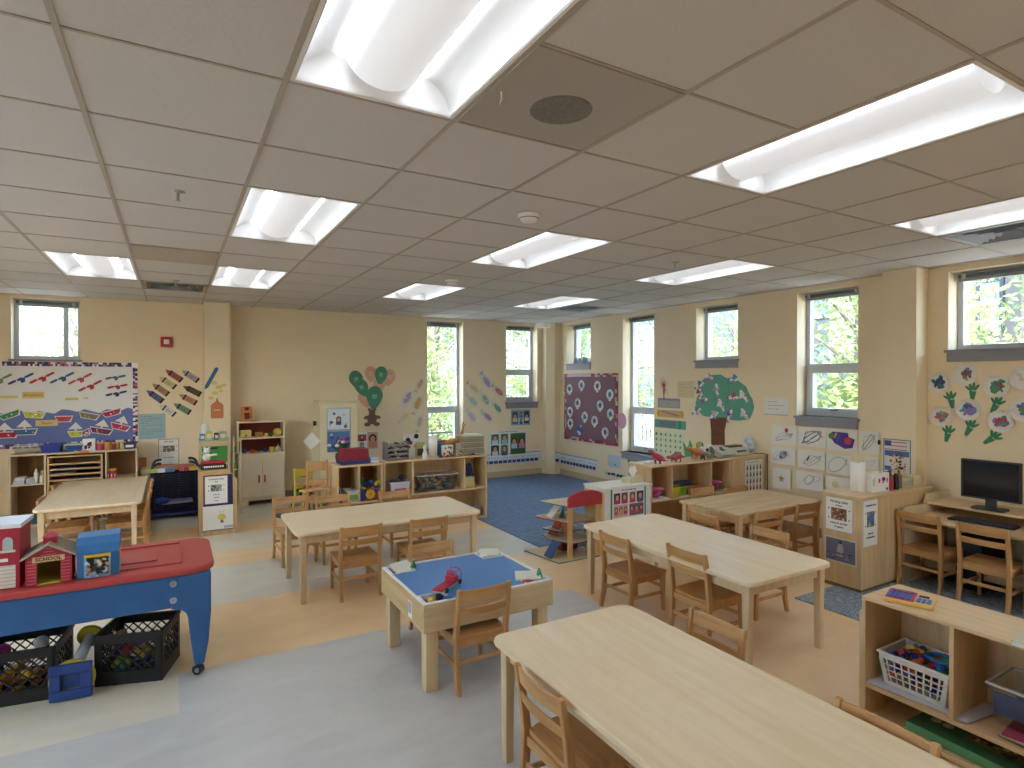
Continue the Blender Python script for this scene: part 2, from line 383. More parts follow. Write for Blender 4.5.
def perf():
    m = bpy.data.materials.new('perforated_metal'); m.use_nodes = True; nt = m.node_tree; b = nt.nodes['Principled BSDF']; b.inputs['Roughness'].default_value = .45
    tc = nt.nodes.new('ShaderNodeTexCoord'); v = nt.nodes.new('ShaderNodeTexVoronoi'); v.inputs['Scale'].default_value = 110; v.inputs['Randomness'].default_value = 0
    cr = nt.nodes.new('ShaderNodeValToRGB'); cr.color_ramp.elements[0].position = .25; cr.color_ramp.elements[0].color = lin('#6b655f'); cr.color_ramp.elements[1].position = .4; cr.color_ramp.elements[1].color = lin('#a9a29a')
    nt.links.new(tc.outputs['Object'], v.inputs['Vector']); nt.links.new(v.outputs['Distance'], cr.inputs[0]); nt.links.new(cr.outputs[0], b.inputs['Base Color']); return m
PERF = perf()
MB().box(-.29, -.29, -.004, .29, .29, .002, PERF).obj('perforated_panel', e)
f = MB()
for s in (-1, 1): f.box(s*.29, -.3, -.008, s*.3, .3, .002, TBAR); f.box(-.29, s*.29, -.008, .29, s*.3, .002, TBAR)
f.obj('grille_frame', e)
MB().disc(0, .02, .115, mat('#7f7a73', .6, noise=.3, nscale=60), -.0055, -.0042, n=32).obj('speaker_disc', e)
MB().tube([(-.262, -.0, -.006), (-.255, .01, -.03), (-.262, .012, -.045)], .003, WHITE, 6).obj('grille_hook', e)
def smoke(px, py, lab):
    x, y = PF(px, py, ROOM_H); e = thing('smoke_detector', lab, 'smoke detector', (x, y, ROOM_H-.004))
    MB().lathe([(.07, 0), (.07, -.012), (.06, -.016), (.055, -.03), (.045, -.042), (.01, -.045)], WHITE).obj('detector_body', e)
    MB().lathe([(.057, -.018), (.058, -.026), (.05, -.027)], DARK).obj('detector_slot', e)
smoke(529, 214, 'white round smoke detector on a tile behind the perforated grille')
smoke(452, 280, 'small white smoke detector beside the far light over the low shelves')
def sprinkler(px, py, lab):
    x, y = PF(px, py, ROOM_H); e = thing('sprinkler', lab, 'sprinkler', (x, y, ROOM_H-.003), 0, 'ceiling sprinklers')
    MB().lathe([(.035, 0), (.035, -.004), (.01, -.008)], SIL).obj('escutcheon', e)
    q = MB(); q.cyl((0, 0, -.005), (0, 0, -.05), .007, SIL); q.disc(0, 0, .018, SIL, -.052, -.05); q.obj('sprinkler_head', e)
sprinkler(178, 191, 'metal ceiling sprinkler over the left side of the room, nearest of the three')
sprinkler(176, 280, 'metal ceiling sprinkler in front of the dusty vent at the back left')
sprinkler(675, 262, 'metal ceiling sprinkler above the light by the window wall')
q = MB().box(gx(0)+.012, gy(5)+.012, ROOM_H-.006, gx(1)-.012, gy(6)-.012, ROOM_H-.001, mat('#b3a899', .7, noise=.06)); q.thing('access_panel', 'plain darker ceiling panel between the two far left lights', 'ceiling panel')
# red fire alarm
a = PB(161, 336); b = PB(172, 348); e = thing('fire_alarm', 'red fire alarm with a white strobe on the back wall', 'fire alarm', ((a[0]+b[0])/2, YB, (a[1]+b[1])/2))
MB().box(-.065, -.04, -.065, .065, 0, .065, mat('#b3262a', .4)).obj('alarm_body', e, bevel=.006); MB().box(-.03, -.052, -.03, .03, -.04, .03, WHITE).obj('strobe', e, bevel=.004)
# camera-like bracket in the corner
MB().prism([(5.52, 8.75), (5.62, 8.75), (5.72, 8.55), (5.56, 8.55)], ROOM_H-.09, ROOM_H, WHITE).thing('corner_speaker', 'small white wedge-shaped box at the top of the corner column', 'speaker', bevel=.01)

# carpet and rugs
m = MB(); m.box(3.13, 4.72, 0, 5.86, 8.72, .008, mat('#6f829c', .95, h2='#5f728c', nscale=14, bump=.6)); m.thing('area_carpet', 'large blue carpet filling the far corner', 'carpet')
m = MB(); m.disc(1.52, 7.66, .47, mat('#5b6a78', .95, noise=.2, nscale=20), 0, .008, n=48, ry=.42); m.thing('oval_rug', 'small oval grey-blue rug partly hidden behind the far table', 'rug')
def matm():
    m = bpy.data.materials.new('carpet_mat'); m.use_nodes = True; nt = m.node_tree; b = nt.nodes['Principled BSDF']; b.inputs['Roughness'].default_value = .95
    n = nt.nodes.new('ShaderNodeTexNoise'); n.inputs['Scale'].default_value = 3.2; n.inputs['Detail'].default_value = 3; n.inputs['Distortion'].default_value = 2.5
    w = nt.nodes.new('ShaderNodeMath'); w.operation = 'SINE'; s = nt.nodes.new('ShaderNodeMath'); s.operation = 'MULTIPLY'; s.inputs[1].default_value = 70
    tc = nt.nodes.new('ShaderNodeTexCoord'); nt.links.new(tc.outputs['Object'], n.inputs[0]); nt.links.new(n.outputs[0], s.inputs[0]); nt.links.new(s.outputs[0], w.inputs[0])
    cr = nt.nodes.new('ShaderNodeValToRGB'); cr.color_ramp.elements[0].color = lin('#6f7b85'); cr.color_ramp.elements[1].color = lin('#a4abac'); nt.links.new(w.outputs[0], cr.inputs[0]); nt.links.new(cr.outputs[0], b.inputs['Base Color']); return m
m = MB(); m.box(4.08, 1.2, 0, 5.8, 2.78, .008, matm()); m.thing('floor_mat', 'grey mat with a wavy pattern under the computer desk chairs', 'mat')

# camera, world
cam = bpy.data.cameras.new('camera'); co = bpy.data.objects.new('camera', cam); C.objects.link(co); bpy.context.scene.camera = co
cam.sensor_width = 36; cam.lens = 36*CF/1024; cam.clip_start = .05; cam.clip_end = 300
co.location = (0, 0, CH); co.rotation_euler = (R(90)+CPIT, 0, -CYAW)
# ================================================================ FURNITURE
# ---- tables
def table(label, cx, cy, lx, ly, h=.535, rz=0, top=None, leg=W_LEG, rr=.06, group='laminate activity tables', name='activity_table', inset=.035):
    top = top or (W_TOP if lx > ly else W_TOPY)
    e = thing(name, label, 'table', (cx, cy, 0), rz, group)
    MB().rbox(-lx/2, -ly/2, h-.026, lx/2, ly/2, h, top, r=rr).obj('tabletop', e, bevel=.005)
    a = MB(); i = inset+.022; t = .018; z0, z1 = h-.095, h-.026; X, Y = lx/2-i, ly/2-i
    a.box(-X, -Y, z0, X, -Y+t, z1, W_LEG if top != W_BUT else W_PINEZ); a.box(-X, Y-t, z0, X, Y, z1, leg); a.box(-X, -Y+t, z0, -X+t, Y-t, z1, leg); a.box(X-t, -Y+t, z0, X, Y-t, z1, leg)
    a.obj('apron', e)
    for sx in (-1, 1):
        for sy in (-1, 1):
            x, y = sx*(lx/2-inset-.024), sy*(ly/2-inset-.024); l = MB(); w = .024; w2 = .019
            l.add([(x-w2,y-w2,0),(x+w2,y-w2,0),(x+w2,y+w2,0),(x-w2,y+w2,0),(x-w,y-w,h-.026),(x+w,y-w,h-.026),(x+w,y+w,h-.026),(x-w,y+w,h-.026)], [(0,3,2,1),(4,5,6,7),(0,1,5,4),(1,2,6,5),(2,3,7,6),(3,0,4,7)], leg)
            l.obj('leg', e, bevel=.005)
    return e
table('long pale table in the middle distance, set in front of the low toy shelves', 1.53, 4.86, 1.52, .76)
table('long pale table beside the toy garage, running toward the viewer', 3.13, 2.91, .78, 1.55)
table('nearest long pale table, cut off by the bottom edge of the picture', 1.585, 1.50, .775, 1.55)
table('pale table at the left, in front of the boat bulletin board', -.66, 7.24, .80, 1.66)
table('shorter butcher-block table with a streaky top by the drawings wall', 4.66, 3.62, 1.16, .68, top=W_BUT, leg=W_PINEZ, rr=.01, group='x', name='wooden_table', inset=.02)
bpy.data.objects['wooden_table'].pop('group')

# ---- children's chairs
def make_chair(s=1.0):
    e = thing('child_chair', 'x', 'chair', (0, 0, 0), 0, 'oak child chairs')
    w, d, sh, H = .155, .15, .295*s, .56*s
    st = MB(); ny, nx = 7, 7; vs = []
    for j in range(ny):
        for i in range(nx):
            u, v = i/(nx-1)*2-1, j/(ny-1)*2-1
            z = sh-.006+.006*abs(u)**2+.003*max(0, v)-.012*max(0, v-.6)**1.5
            hw = (w+.004) if v > -.75 else w-.018
            vs.append((u*hw, .01+v*(d+.005), z))
    n = len(vs); top = [(j*nx+i, j*nx+i+1, (j+1)*nx+i+1, (j+1)*nx+i) for j in range(ny-1) for i in range(nx-1)]
    bot = [(x, y, z-.022) for x, y, z in vs]; ring = [i for i in range(nx)]+[j*nx+nx-1 for j in range(1, ny)]+[(ny-1)*nx+i for i in range(nx-2, -1, -1)]+[j*nx for j in range(ny-2, 0, -1)]
    st.add(vs+bot, top+[tuple(n+k for k in f[::-1]) for f in top]+[(ring[(k+1) % len(ring)], ring[k], n+ring[k], n+ring[(k+1) % len(ring)]) for k in range(len(ring))], W_CHX)
    st.obj('seat', e, bevel=.004)
    for sx in (-1, 1):
        x = sx*(w-.006); q = MB(); pr = [(-.185, 0), (-.160, .10*s), (-.150, sh), (-.165, sh+.12*s), (-.192, H)]; t = [.014, .017, .018, .016, .012]
        pts = [(y-a, z) for (y, z), a in zip(pr, t)]+[(y+a, z) for (y, z), a in list(zip(pr, t))[::-1]]
        q.M = Matrix(((0,0,1,0),(1,0,0,0),(0,1,0,0),(0,0,0,1))); q.prism(pts, x-.012, x+.012, W_CH); q.obj('rear_leg', e, bevel=.004)
        l = MB(); y = d-.012; a, b = .011, .016; xx = sx*(w-.012)
        l.add([(xx-a,y-a+.012,0),(xx+a,y-a+.012,0),(xx+a,y+a+.012,0),(xx-a,y+a+.012,0),(xx-b,y-b,sh-.02),(xx+b,y-b,sh-.02),(xx+b,y+b,sh-.02),(xx-b,y+b,sh-.02)], [(0,3,2,1),(4,5,6,7),(0,1,5,4),(1,2,6,5),(2,3,7,6),(3,0,4,7)], W_CH); l.obj('front_leg', e, bevel=.004)
        r = MB(); r.box(xx-.007, -.155, .125*s, xx+.007, y, .147*s, W_CHX); r.obj('side_stretcher', e, bevel=.003)
    def slat(name, z0, z1, y0):
        q = MB(); n = 8; vs = []
        for k in range(n+1):
            u = k/n*2-1; yy = y0-.014*(1-u*u)
            for dz, dy in ((0, 0), (1, -.008*(z1-z0)/.05)):
                zz = z0 if dz == 0 else z1
                vs += [(u*(w-.018), yy+dy+.006, zz), (u*(w-.018), yy+dy-.006, zz)]
        fs = []
        for k in range(n):
            o = 4*k; p = o+4; fs += [(o, p, p+2, o+2), (o+1, o+3, p+3, p+1), (o+2, p+2, p+3, o+3), (o, o+1, p+1, p)]
        fs += [(0, 2, 3, 1), (4*n, 4*n+1, 4*n+3, 4*n+2)]
        q.add(vs, fs, W_CHX); q.obj(name, e, bevel=.003)
    slat('top_rail', H-.072, H-.006, -.182); slat('lower_rail', H-.148, H-.105, -.172)
    a = MB(); a.box(-w+.02, d-.02, sh-.06, w-.02, d-.006, sh-.022, W_CHX); a.box(-w+.02, -.156, sh-.06, w-.02, -.144, sh-.022, W_CHX)
    for sx in (-1, 1): a.box(sx*(w-.018), -.14, sh-.06, sx*(w-.006), d-.02, sh-.022, W_CHX)
    a.obj('seat_frame', e)
    b = MB(); b.box(-w+.02, -.162, .15*s, w-.02, -.15, .172*s, W_CHX); b.obj('back_stretcher', e, bevel=.003)
    f = MB(); f.box(-w+.02, d-.006, .16*s, w-.02, d+.006, .182*s, W_CHX); f.obj('front_stretcher', e, bevel=.003)
    return e
CH1 = make_chair(); CH2 = make_chair(1.1); used = set()
def chair(x, y, deg, label, big=0, group='oak child chairs'):
    proto = CH2 if big else CH1
    if proto.name not in used:
        used.add(proto.name); proto.location = (x, y, 0); proto.rotation_euler = (0, 0, R(deg)); proto['label'] = label; proto['group'] = group; return proto
    return dup(proto, (x, y, 0), R(deg), label, group)
# deg 0 faces +Y (away), -90 faces +X (right), 180 faces -Y, 90 faces -X
chair(1.23, 4.60, 0, 'oak child chair at the near side of the middle table, left of the pair')
chair(1.77, 4.58, 0, 'oak child chair at the near side of the middle table, right of the pair')
chair(.965, 5.66, 184, 'oak child chair at the far left corner of the middle table')
chair(1.31, 5.53, 178, 'oak child chair at the far side of the middle table, second from the left')
chair(1.90, 5.44, 180, 'oak child chair at the far side of the middle table, rightmost there')
chair(1.44, 2.98, 0, 'oak child chair at the near side of the blue-topped play table')
chair(1.51, 3.53, 180, 'oak child chair at the far side of the blue-topped play table')
chair(2.90, 3.25, -90, 'oak child chair at the left side of the toy-garage table, nearer the garage', 0)
chair(2.93, 2.60, -90, 'tall-backed oak child chair at the left side of the toy-garage table, nearer the viewer', 1)
chair(3.62, 2.80, 90, 'oak child chair at the right side of the toy-garage table, facing left')
chair(1.345, 1.81, -90, 'oak child chair at the left side of the nearest table, lower middle of the picture')
chair(1.98, 1.87, 90, 'oak child chair at the right side of the nearest table, its two back rails showing')
chair(1.80, 1.04, 90, 'oak child chair at the bottom edge of the picture, mostly behind the nearest table')
chair(4.39, 3.40, -4, 'oak child chair at the near side of the butcher-block table, left of the pair')
chair(4.94, 3.42, 0, 'oak child chair at the near side of the butcher-block table, right of the pair')
chair(3.97, 3.40, -93, 'oak child chair at the left end of the butcher-block table')
chair(4.68, 4.03, 180, 'oak child chair at the far side of the butcher-block table, left one')
chair(5.02, 3.90, 180, 'oak child chair at the far side of the butcher-block table, right one')
chair(5.25, 2.39, -92, 'oak child chair at the computer desk, left one, beside the tall cabinet side', 1)
chair(5.21, 1.96, -90, 'oak child chair at the computer desk, right one, at the picture edge', 1)
chair(-.40, 6.86, 90, 'oak child chair at the right side of the left table, nearer one')
chair(-.40, 7.52, 90, 'oak child chair at the right side of the left table, farther one')
chair(-.88, 6.90, -90, 'oak child chair at the left side of the left table, nearer one')
chair(-.88, 7.72, -95, 'oak child chair at the left side of the left table, farther one')
for o in list(C.objects):
    if o.name.startswith('child_chair') and not o.parent: pass

# ---- generic open shelf: front faces -Y at y=yf (rotate for others)
def shelf(name, label, cat, x, y, W, D, H, rz, cols, rows, t=.018, wd=W_BIR, wt=W_BIRX, back=True, wb=None, group=None, foot=.0, kick=.05, legs=False):
    """origin = front left bottom corner; local +x along the front, +y to the back. rows: list of (col index or None, z)."""
    e = thing(name, label, cat, (x, y, 0), rz, group)
    MB().box(0, 0, H-t, W, D, H, wt).obj('top_panel', e, bevel=.003)
    for xx in (0, W-t): MB().box(xx, 0, 0, xx+t, D, H-t, wd).obj('side_panel', e, bevel=.002)
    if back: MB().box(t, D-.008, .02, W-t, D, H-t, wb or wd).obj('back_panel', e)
    cs = [0]+cols+[W-t]
    zmin = min([z for c, z in rows if c is None] or [0])
    for c in cols: MB().box(c, .004, [z for cc, z in rows if cc is None][0] if any(cc is None for cc, z in rows) else kick, c+t, D-.008, H-t, wd).obj('divider', e, bevel=.002)
    for c, z in rows:
        a, b = (t, W-t) if c is None else (cs[c]+t, cs[c+1])
        MB().box(a, .004, z-t, b, D-.008, z, wt).obj('shelf_board', e, bevel=.002)
    MB().box(t, .004, .015, W-t, D-.008, .015+t, wt).obj('bottom_panel', e, bevel=.002)
    if kick: MB().box(t, .02, 0, W-t, .032, .015, wd).obj('plinth', e)
    return e
# low unit G in front of the carpet and cubby F beside it
shelf('toy_shelf', 'long low birch shelf with three upper openings behind the middle table', 'shelf', 1.975, 6.21, 1.265, .33, .765, 0, [.33, .965], [(None, .385)])
shelf('toy_cubby', 'low birch cubby with two square openings holding bins, left of the long low shelf', 'shelf', 1.475, 6.20, .49, .35, .755, 0, [.225], [(None, .36)], wb=mat('#96623a', .6))  # back panel browner: shade inside the openings put into its colour
# shelf I by the window wall, cabinet beside it
shelf('toy_shelf', 'low birch shelf with dinosaur toys on top beside the window wall', 'shelf', 4.11, 4.36, 1.165, .34, .80, 0, [.29, .86], [(None, .445)])
e = thing('small_cabinet', 'plain birch cabinet with a picture chart on its front in the corner by the drawings', 'cabinet', (5.28, 4.37, 0))
MB().box(0, 0, 0, .585, .33, .79, W_BIR).obj('cabinet_body', e, bevel=.003); MB().box(-.0, -.006, .79, .59, .333, .808, W_BIRX).obj('top_panel', e, bevel=.003); MB().box(.012, -.012, .04, .575, 0, .78, W_BIR).obj('door', e, bevel=.003)
# white cabinet H
e = thing('white_cabinet', 'low white cabinet with a green-framed photo poster beside the toy garage', 'cabinet', (3.505, 4.33, 0))
MB().box(0, .0, 0, .575, .32, .62, mat('#dcd9d2', .5)).obj('cabinet_body', e, bevel=.004); MB().box(-.01, -.01, .62, .585, .33, .638, mat('#e0d8c8', .4)).obj('top_panel', e, bevel=.004); MB().box(-.008, .01, .02, 0, .31, .60, W_BIR).obj('side_panel', e)
# shelf A at the left wall
shelf('paper_shelf', 'long low shelf under the boat bulletin board, holding a tray rack', 'shelf', -1.58, 8.38, 1.20, .34, .825, 0, [.31, .88], [(0, .49), (2, .49)], wd=W_PALE, wt=W_PALE, wb=mat('#8f6844', .6))  # darker back panel colour holds the shade inside this shelf
# near shelf L: front faces -X ; origin front-left as seen from -X looking +X: left is +Y
shelf('toy_shelf', 'birch shelf in the lower right corner holding the white basket', 'shelf', 2.90, 1.62, 1.30, .33, .61, -PI/2, [.37, .84], [(None, .19)])
MB().box(2.93, 1.635, .04, 3.2, 1.647, .52, W_PALE).thing('folding_board', 'thin pale board leaning upright against the end of the basket shelf', 'board')
# K cabinet
e = thing('tall_back_cabinet', 'large birch cabinet with posted signs on its end, beside the computer desk', 'cabinet', (4.60, 2.575, 0))
MB().box(0, 0, .03, 1.05, .32, .73, W_BIR).obj('cabinet_body', e, bevel=.003); MB().box(-.008, -.008, .73, 1.065, .325, .748, W_BIRX).obj('top_panel', e, bevel=.003)
MB().box(.01, .01, 0, 1.04, .31, .03, mat('#7f6a4c', .7)).obj('plinth', e); MB().box(.0, -.004, .03, .018, 0, .73, W_PALE).obj('edge_strip', e)
# ---- computer desk
e = thing('computer_desk', 'birch computer desk with rounded side panels and a raised shelf against the right wall', 'desk', (0, 0, 0))
dx0, dx1, dy0, dy1 = 5.14, 5.86, 1.74, 2.55
def sidep(y): 
    q = MB(Matrix(((1,0,0,0),(0,0,1,0),(0,1,0,0),(0,0,0,1)))); r = .05
    pts = [(dx0, 0), (dx0, .57)]+[(dx0+r-r*math.cos(R(a)), .57+r*math.sin(R(a))) for a in (30, 60, 90)]+[(dx0+.33, .62), (dx0+.36, .70), (dx1, .70), (dx1, 0)]
    return q.prism(pts, y, y+.02, W_PALE)
sidep(dy0).obj('side_panel', e, bevel=.003); sidep(dy1-.02).obj('side_panel', e, bevel=.003)
MB().box(dx0+.01, dy0+.02, .53, dx1, dy1-.02, .55, W_BIRY).obj('desktop', e, bevel=.004)
MB().box(dx0+.36, dy0+.02, .615, dx1, dy1-.02, .635, W_BIRY).obj('riser_shelf', e, bevel=.004)
MB().box(dx1-.02, dy0+.02, .1, dx1-.005, dy1-.02, .53, W_BIR).obj('back_panel', e)
MB().box(dx0+.3, dy0+.02, .1, dx0+.32, dy1-.02, .3, W_BIR).obj('modesty_panel', e)
# computer tower below
e = thing('computer_tower', 'black computer case under the desk behind the left chair', 'computer', (5.62, 2.2, .0)); MB().box(-.2, -.09, 0, .2, .09, .42, BLACK).obj('computer_case', e, bevel=.006); MB().box(-.206, -.07, .3, -.2, .07, .38, DARK).obj('drive_bay', e)
# monitor
e = thing('computer_monitor', 'black flat computer monitor on the raised desk shelf', 'monitor', (5.58, 2.12, .637), R(3))
GL = mat('#0c0c0f', .12)
MB().box(-.018, -.195, .075, .012, .195, .385, BLACK).obj('monitor_body', e, bevel=.006); MB().box(-.021, -.178, .09, -.018, .178, .372, GL).obj('screen', e)
MB().rbox(-.09, -.11, 0, .06, .11, .014, BLACK, r=.03).obj('stand_base', e, bevel=.003); MB().box(.0, -.035, .014, .02, .035, .14, BLACK).obj('stand_neck', e)
e = thing('keyboard', 'black keyboard lying on the computer desk', 'keyboard', (5.40, 2.1, .552), R(4))
MB().box(-.07, -.21, 0, .07, .21, .014, BLACK).obj('keyboard_body', e, bevel=.003); q = MB()
KM = mat('#303036', .4)
for i in range(5):
    for j in range(18): q.box(-.06+i*.024, -.2+j*.0222, .014, -.04+i*.024, -.181+j*.0222, .02, KM)
q.obj('keys', e)
q = MB(); q.tube([(5.6, 1.9, .72), (5.72, 1.86, .70), (5.78, 1.84, .645), (5.83, 1.80, .642), (5.85, 1.79, .642)], .004, BLACK, 6); q.thing('monitor_cable', 'black cable trailing from the monitor to the right', 'cable')

# ---- play table with blue top
bx0, by0, BW, BD, BH = 1.13, 2.885, .815, .72, .476
e = thing('play_table', 'square pine play table with a blue building-block top and corner bins', 'table', (bx0+BW/2, by0+BD/2, 0))
X, Y = BW/2, BD/2
f = MB()
for s in (-1, 1): f.box(-X, s*Y, .325, X, s*(Y-.022), BH, W_PINE); f.box(s*X, -Y+.022, .325, s*(X-.022), Y-.022, BH, mat('#d0b283', .5, kind='woody', h2='#b79662'))
f.obj('side_board', e, bevel=.003)
TRW = mat('#dfe0e2', .45)
q = MB(); bw, bd = .15, .13; xi, yi = X-.022, Y-.022
BLU = mat('#3f78b3', .38, noise=.06, nscale=6)
pl = [(-xi+bw, -yi), (xi-bw, -yi), (xi-bw, -yi+bd), (xi, -yi+bd), (xi, yi-bd), (xi-bw, yi-bd), (xi-bw, yi), (-xi+bw, yi), (-xi+bw, yi-bd), (-xi, yi-bd), (-xi, -yi+bd), (-xi+bw, -yi+bd)]
q.prism(pl, BH-.02, BH-.004, BLU)
q.obj('blue_top', e)
for sx in (-1, 1):
    for sy in (-1, 1):
        b = MB(); x0, x1 = sx*(xi-bw), sx*xi; y0, y1 = sy*(yi-bd), sy*yi; t = .008
        xa, xb = min(x0, x1), max(x0, x1); ya, yb = min(y0, y1), max(y0, y1)
        b.box(xa, ya, .42, xb, yb, .426, W_PINE); b.box(xa, ya, .426, xa+t, yb, BH+.001, TRW); b.box(xb-t, ya, .426, xb, yb, BH+.001, TRW); b.box(xa+t, ya, .426, xb-t, ya+t, BH+.001, TRW); b.box(xa+t, yb-t, .426, xb-t, yb, BH+.001, TRW); b.obj('corner_bin', e)
r = MB()
for s in (-1, 1): r.box(-X+.004, s*(Y-.002), BH, X-.004, s*(Y-.02), BH+.003, TRW); r.box(s*(X-.002), -Y+.02, BH, s*(X-.02), Y-.02, BH+.003, TRW)
r.obj('white_edging', e)
for sx in (-1, 1):
    for sy in (-1, 1):
        x, y = sx*(X-.058), sy*(Y-.058); MB().box(x-.035, y-.035, 0, x+.035, y+.035, .42, W_PINEZ).obj('leg', e, bevel=.004)
st = MB(Matrix(((0,0,-1,-X),(-1,0,0,0),(0,1,0,0),(0,0,0,1)))); st.rect(.13, .345, .185, .435, PAPER, 0, .0012); st.rect(.135, .37, .18, .43, mat('#9aa0b4', .6), .0012, .002); st.disc(.157, .405, .014, mat('#c99a7c', .6), .002, .0026); st.obj('sticker', e)
# toys on the play table
PX, PY = bx0, by0
RED = mat('#b3263a', .35); YEL = mat('#d8b13a', .4); GRN = mat('#2f7d4a', .4); BLU2 = mat('#2850a0', .4); CREAMP = mat('#d9d5c2', .5); ORG = mat('#d9762e', .45); PINKP = mat('#c8407f', .4)
e = thing('toy_truck', 'red toy flatbed truck of building bricks on the blue play table', 'toy truck', (1.335, 3.06, .479), R(38)); e.scale = (.88, .88, .88); 
MB().box(-.12, -.035, .018, .10, .035, .03, RED).box(-.122, -.037, .012, .1, .037, .018, mat('#c9c4bc', .4)).obj('truck_bed', e)
q = MB()
for i in range(11):
    for j in range(4): q.cyl((-.11+i*.0155, -.026+j*.0173, .03), (-.11+i*.0155, -.026+j*.0173, .034), .005, RED, n=8)
q.obj('brick_studs', e)
MB().box(.05, -.036, .03, .10, .036, .062, RED).box(.055, -.03, .062, .06, .03, .085, RED).obj('truck_cab', e, bevel=.002)
q = MB()
for s in (-1, 1): q.tube([(.06, s*.033, .03), (.075, s*.033, .088), (.115, s*.033, .1), (.145, s*.033, .06), (.14, s*.033, .02)], .0035, mat('#b03a86', .35), 6)
q.tube([(.075, -.033, .088), (.075, .033, .088)], .003, RED, 6); q.tube([(.115, -.033, .1), (.115, .033, .1)], .003, RED, 6); q.obj('roll_bar', e)
for x in (-.06, .12):
    for s in (-1, 1): MB().cyl((x, s*.03, .011), (x, s*.043, .011), .015, BLACK, n=14).obj('wheel', e)
def brick(x, y, z, l, w, h, rz, m, lab, nm='toy_brick', grp='building-brick pieces in the corner bins of the play table'):
    q = MB(); q.box(-l/2, -w/2, 0, l/2, w/2, h, m)
    for i in range(max(1, int(l/.016))):
        for j in range(max(1, int(w/.016))): q.cyl((-l/2+.008+i*.016, -w/2+.008+j*.016, h), (-l/2+.008+i*.016, -w/2+.008+j*.016, h+.003), .0045, m, n=8)
    o = q.obj(nm, origin=(0, 0, 0)); o.location = (x, y, z); o.rotation_euler = (0, 0, rz); return tag(o, lab, 'toy brick', grp)
def plate(x, y, z, l, w, rz, tilt, m, lab):
    q = MB(); q.box(-l/2, -w/2, 0, l/2, w/2, .01, m)
    for i in range(int(l/.016)):
        for j in range(int(w/.016)): q.cyl((-l/2+.01+i*.016, -w/2+.01+j*.016, .01), (-l/2+.01+i*.016, -w/2+.01+j*.016, .013), .0045, m, n=6)
    o = q.obj('toy_plate', origin=(0, 0, 0)); o.location = (x, y, z); o.rotation_euler = (R(tilt), 0, rz); return tag(o, lab, 'toy plate')
plate(PX+.10, PY+.62, .488, .13, .10, R(15), 20, CREAMP, 'cream toy building plate tipped in the far left bin of the play table')
plate(PX+.72, PY+.635, .485, .13, .07, R(-28), 24, CREAMP, 'cream toy building plate tipped in the far right bin of the play table')
plate(PX+.70, PY+.10, .487, .15, .07, R(-25), 24, CREAMP, 'cream toy building plate tipped in the near right bin of the play table')
for x, y, z, lab in ((.165, .60, .475, 'dark green toy tree in the far left bin of the play table'), (.76, .07, .475, 'green triangular toy piece standing in the near right bin of the play table')):
    q = MB(TR(PX+x, PY+y, z, R(20), R(90))); q.prism([(-.022, 0), (.025, 0), (0, .06)], -.008, .008, GRN); q.thing('toy_tree', lab, 'toy tree')
for k, (x, y, c, lab) in enumerate([(.07, .065, YEL, 'yellow brick'), (.12, .05, RED, 'red brick'), (.155, .04, BLU2, 'blue brick'), (.04, .11, BLACK, 'black brick'), (.13, .09, BLACK, 'small black brick'),
        (.05, .63, RED, 'red brick'), (.15, .63, BLU2, 'blue brick'), (.60, .63, YEL, 'yellow brick'), (.61, .59, WHITE, 'white brick'), (.69, .60, RED, 'red brick'), (.61, .055, RED, 'red brick'), (.70, .11, YEL, 'yellow brick')]):
    x += .055 if x > .3 else 0; y += .02 if y > .3 else 0
    w = 'near' if y < .3 else 'far'; s = 'left' if x < .3 else 'right'
    brick(PX+x, PY+y, (.428 if k % 2 else .452), .045, .03, .03, rnd.uniform(0, 3), c, '%s lying in the %s %s corner bin of the play table' % (lab, w, s))

# ---- water / sand table (blue with red lid)
e = thing('sensory_table', 'blue plastic sensory table with a red lid, on black casters at the left', 'sensory table', (-.52, 4.03, 0))
BL = mat('#2f6399', .5, h2='#265688', nscale=5, bump=.2); RL = mat('#b5433f', .4, noise=.05, nscale=4)
X0, X1, Y0, Y1 = -.74, .70, -.33, .33
MB().rbox(X0-.02, Y0-.02, .585, X1+.02, Y1+.02, .625, RL, r=.12, seg=8).obj('lid', e, bevel=.012)
def rib(x0, y0, x1, y1, nm='lid_ridge'):
    q = MB(); w = .012
    q.box(x0, y0, .625, x1, y0+w, .634, RL); q.box(x0, y1-w, .625, x1, y1, .634, RL); q.box(x0, y0+w, .625, x0+w, y1-w, .634, RL); q.box(x1-w, y0+w, .625, x1, y1-w, .634, RL); return q.obj(nm, e, bevel=.003)
rib(-.6, -.24, .56, .24); q = MB().rbox(.16, -.12, .625, .44, .12, .632, RL, r=.02); q.obj('lid_panel', e, bevel=.003)
MB().rbox(X0+.05, Y0, .41, X1-.17, Y1, .585, BL, r=.03).obj('tub', e, bevel=.006)
def leg(sx, sy):
    q = MB(Matrix(((1,0,0,0),(0,0,1,0),(0,1,0,0),(0,0,0,1))))
    xo = X1 if sx > 0 else X0; k = -1 if sx > 0 else 1
    P = [(xo, .585), (xo, .36), (xo+k*.012, .2), (xo+k*.035, .07), (xo+k*.085, .07), (xo+k*.1, .2), (xo+k*.115, .34)]+[(xo+k*(.115+.055*(1-math.cos(R(a)))), .34+.055*math.sin(R(a))) for a in (30, 60, 90)]+[(xo+k*.2, .405), (xo+k*.2, .585)]
    y = Y0-.004 if sy < 0 else Y1-.09
    return q.prism(P, y, y+.094, BL).obj('leg', e, bevel=.01)
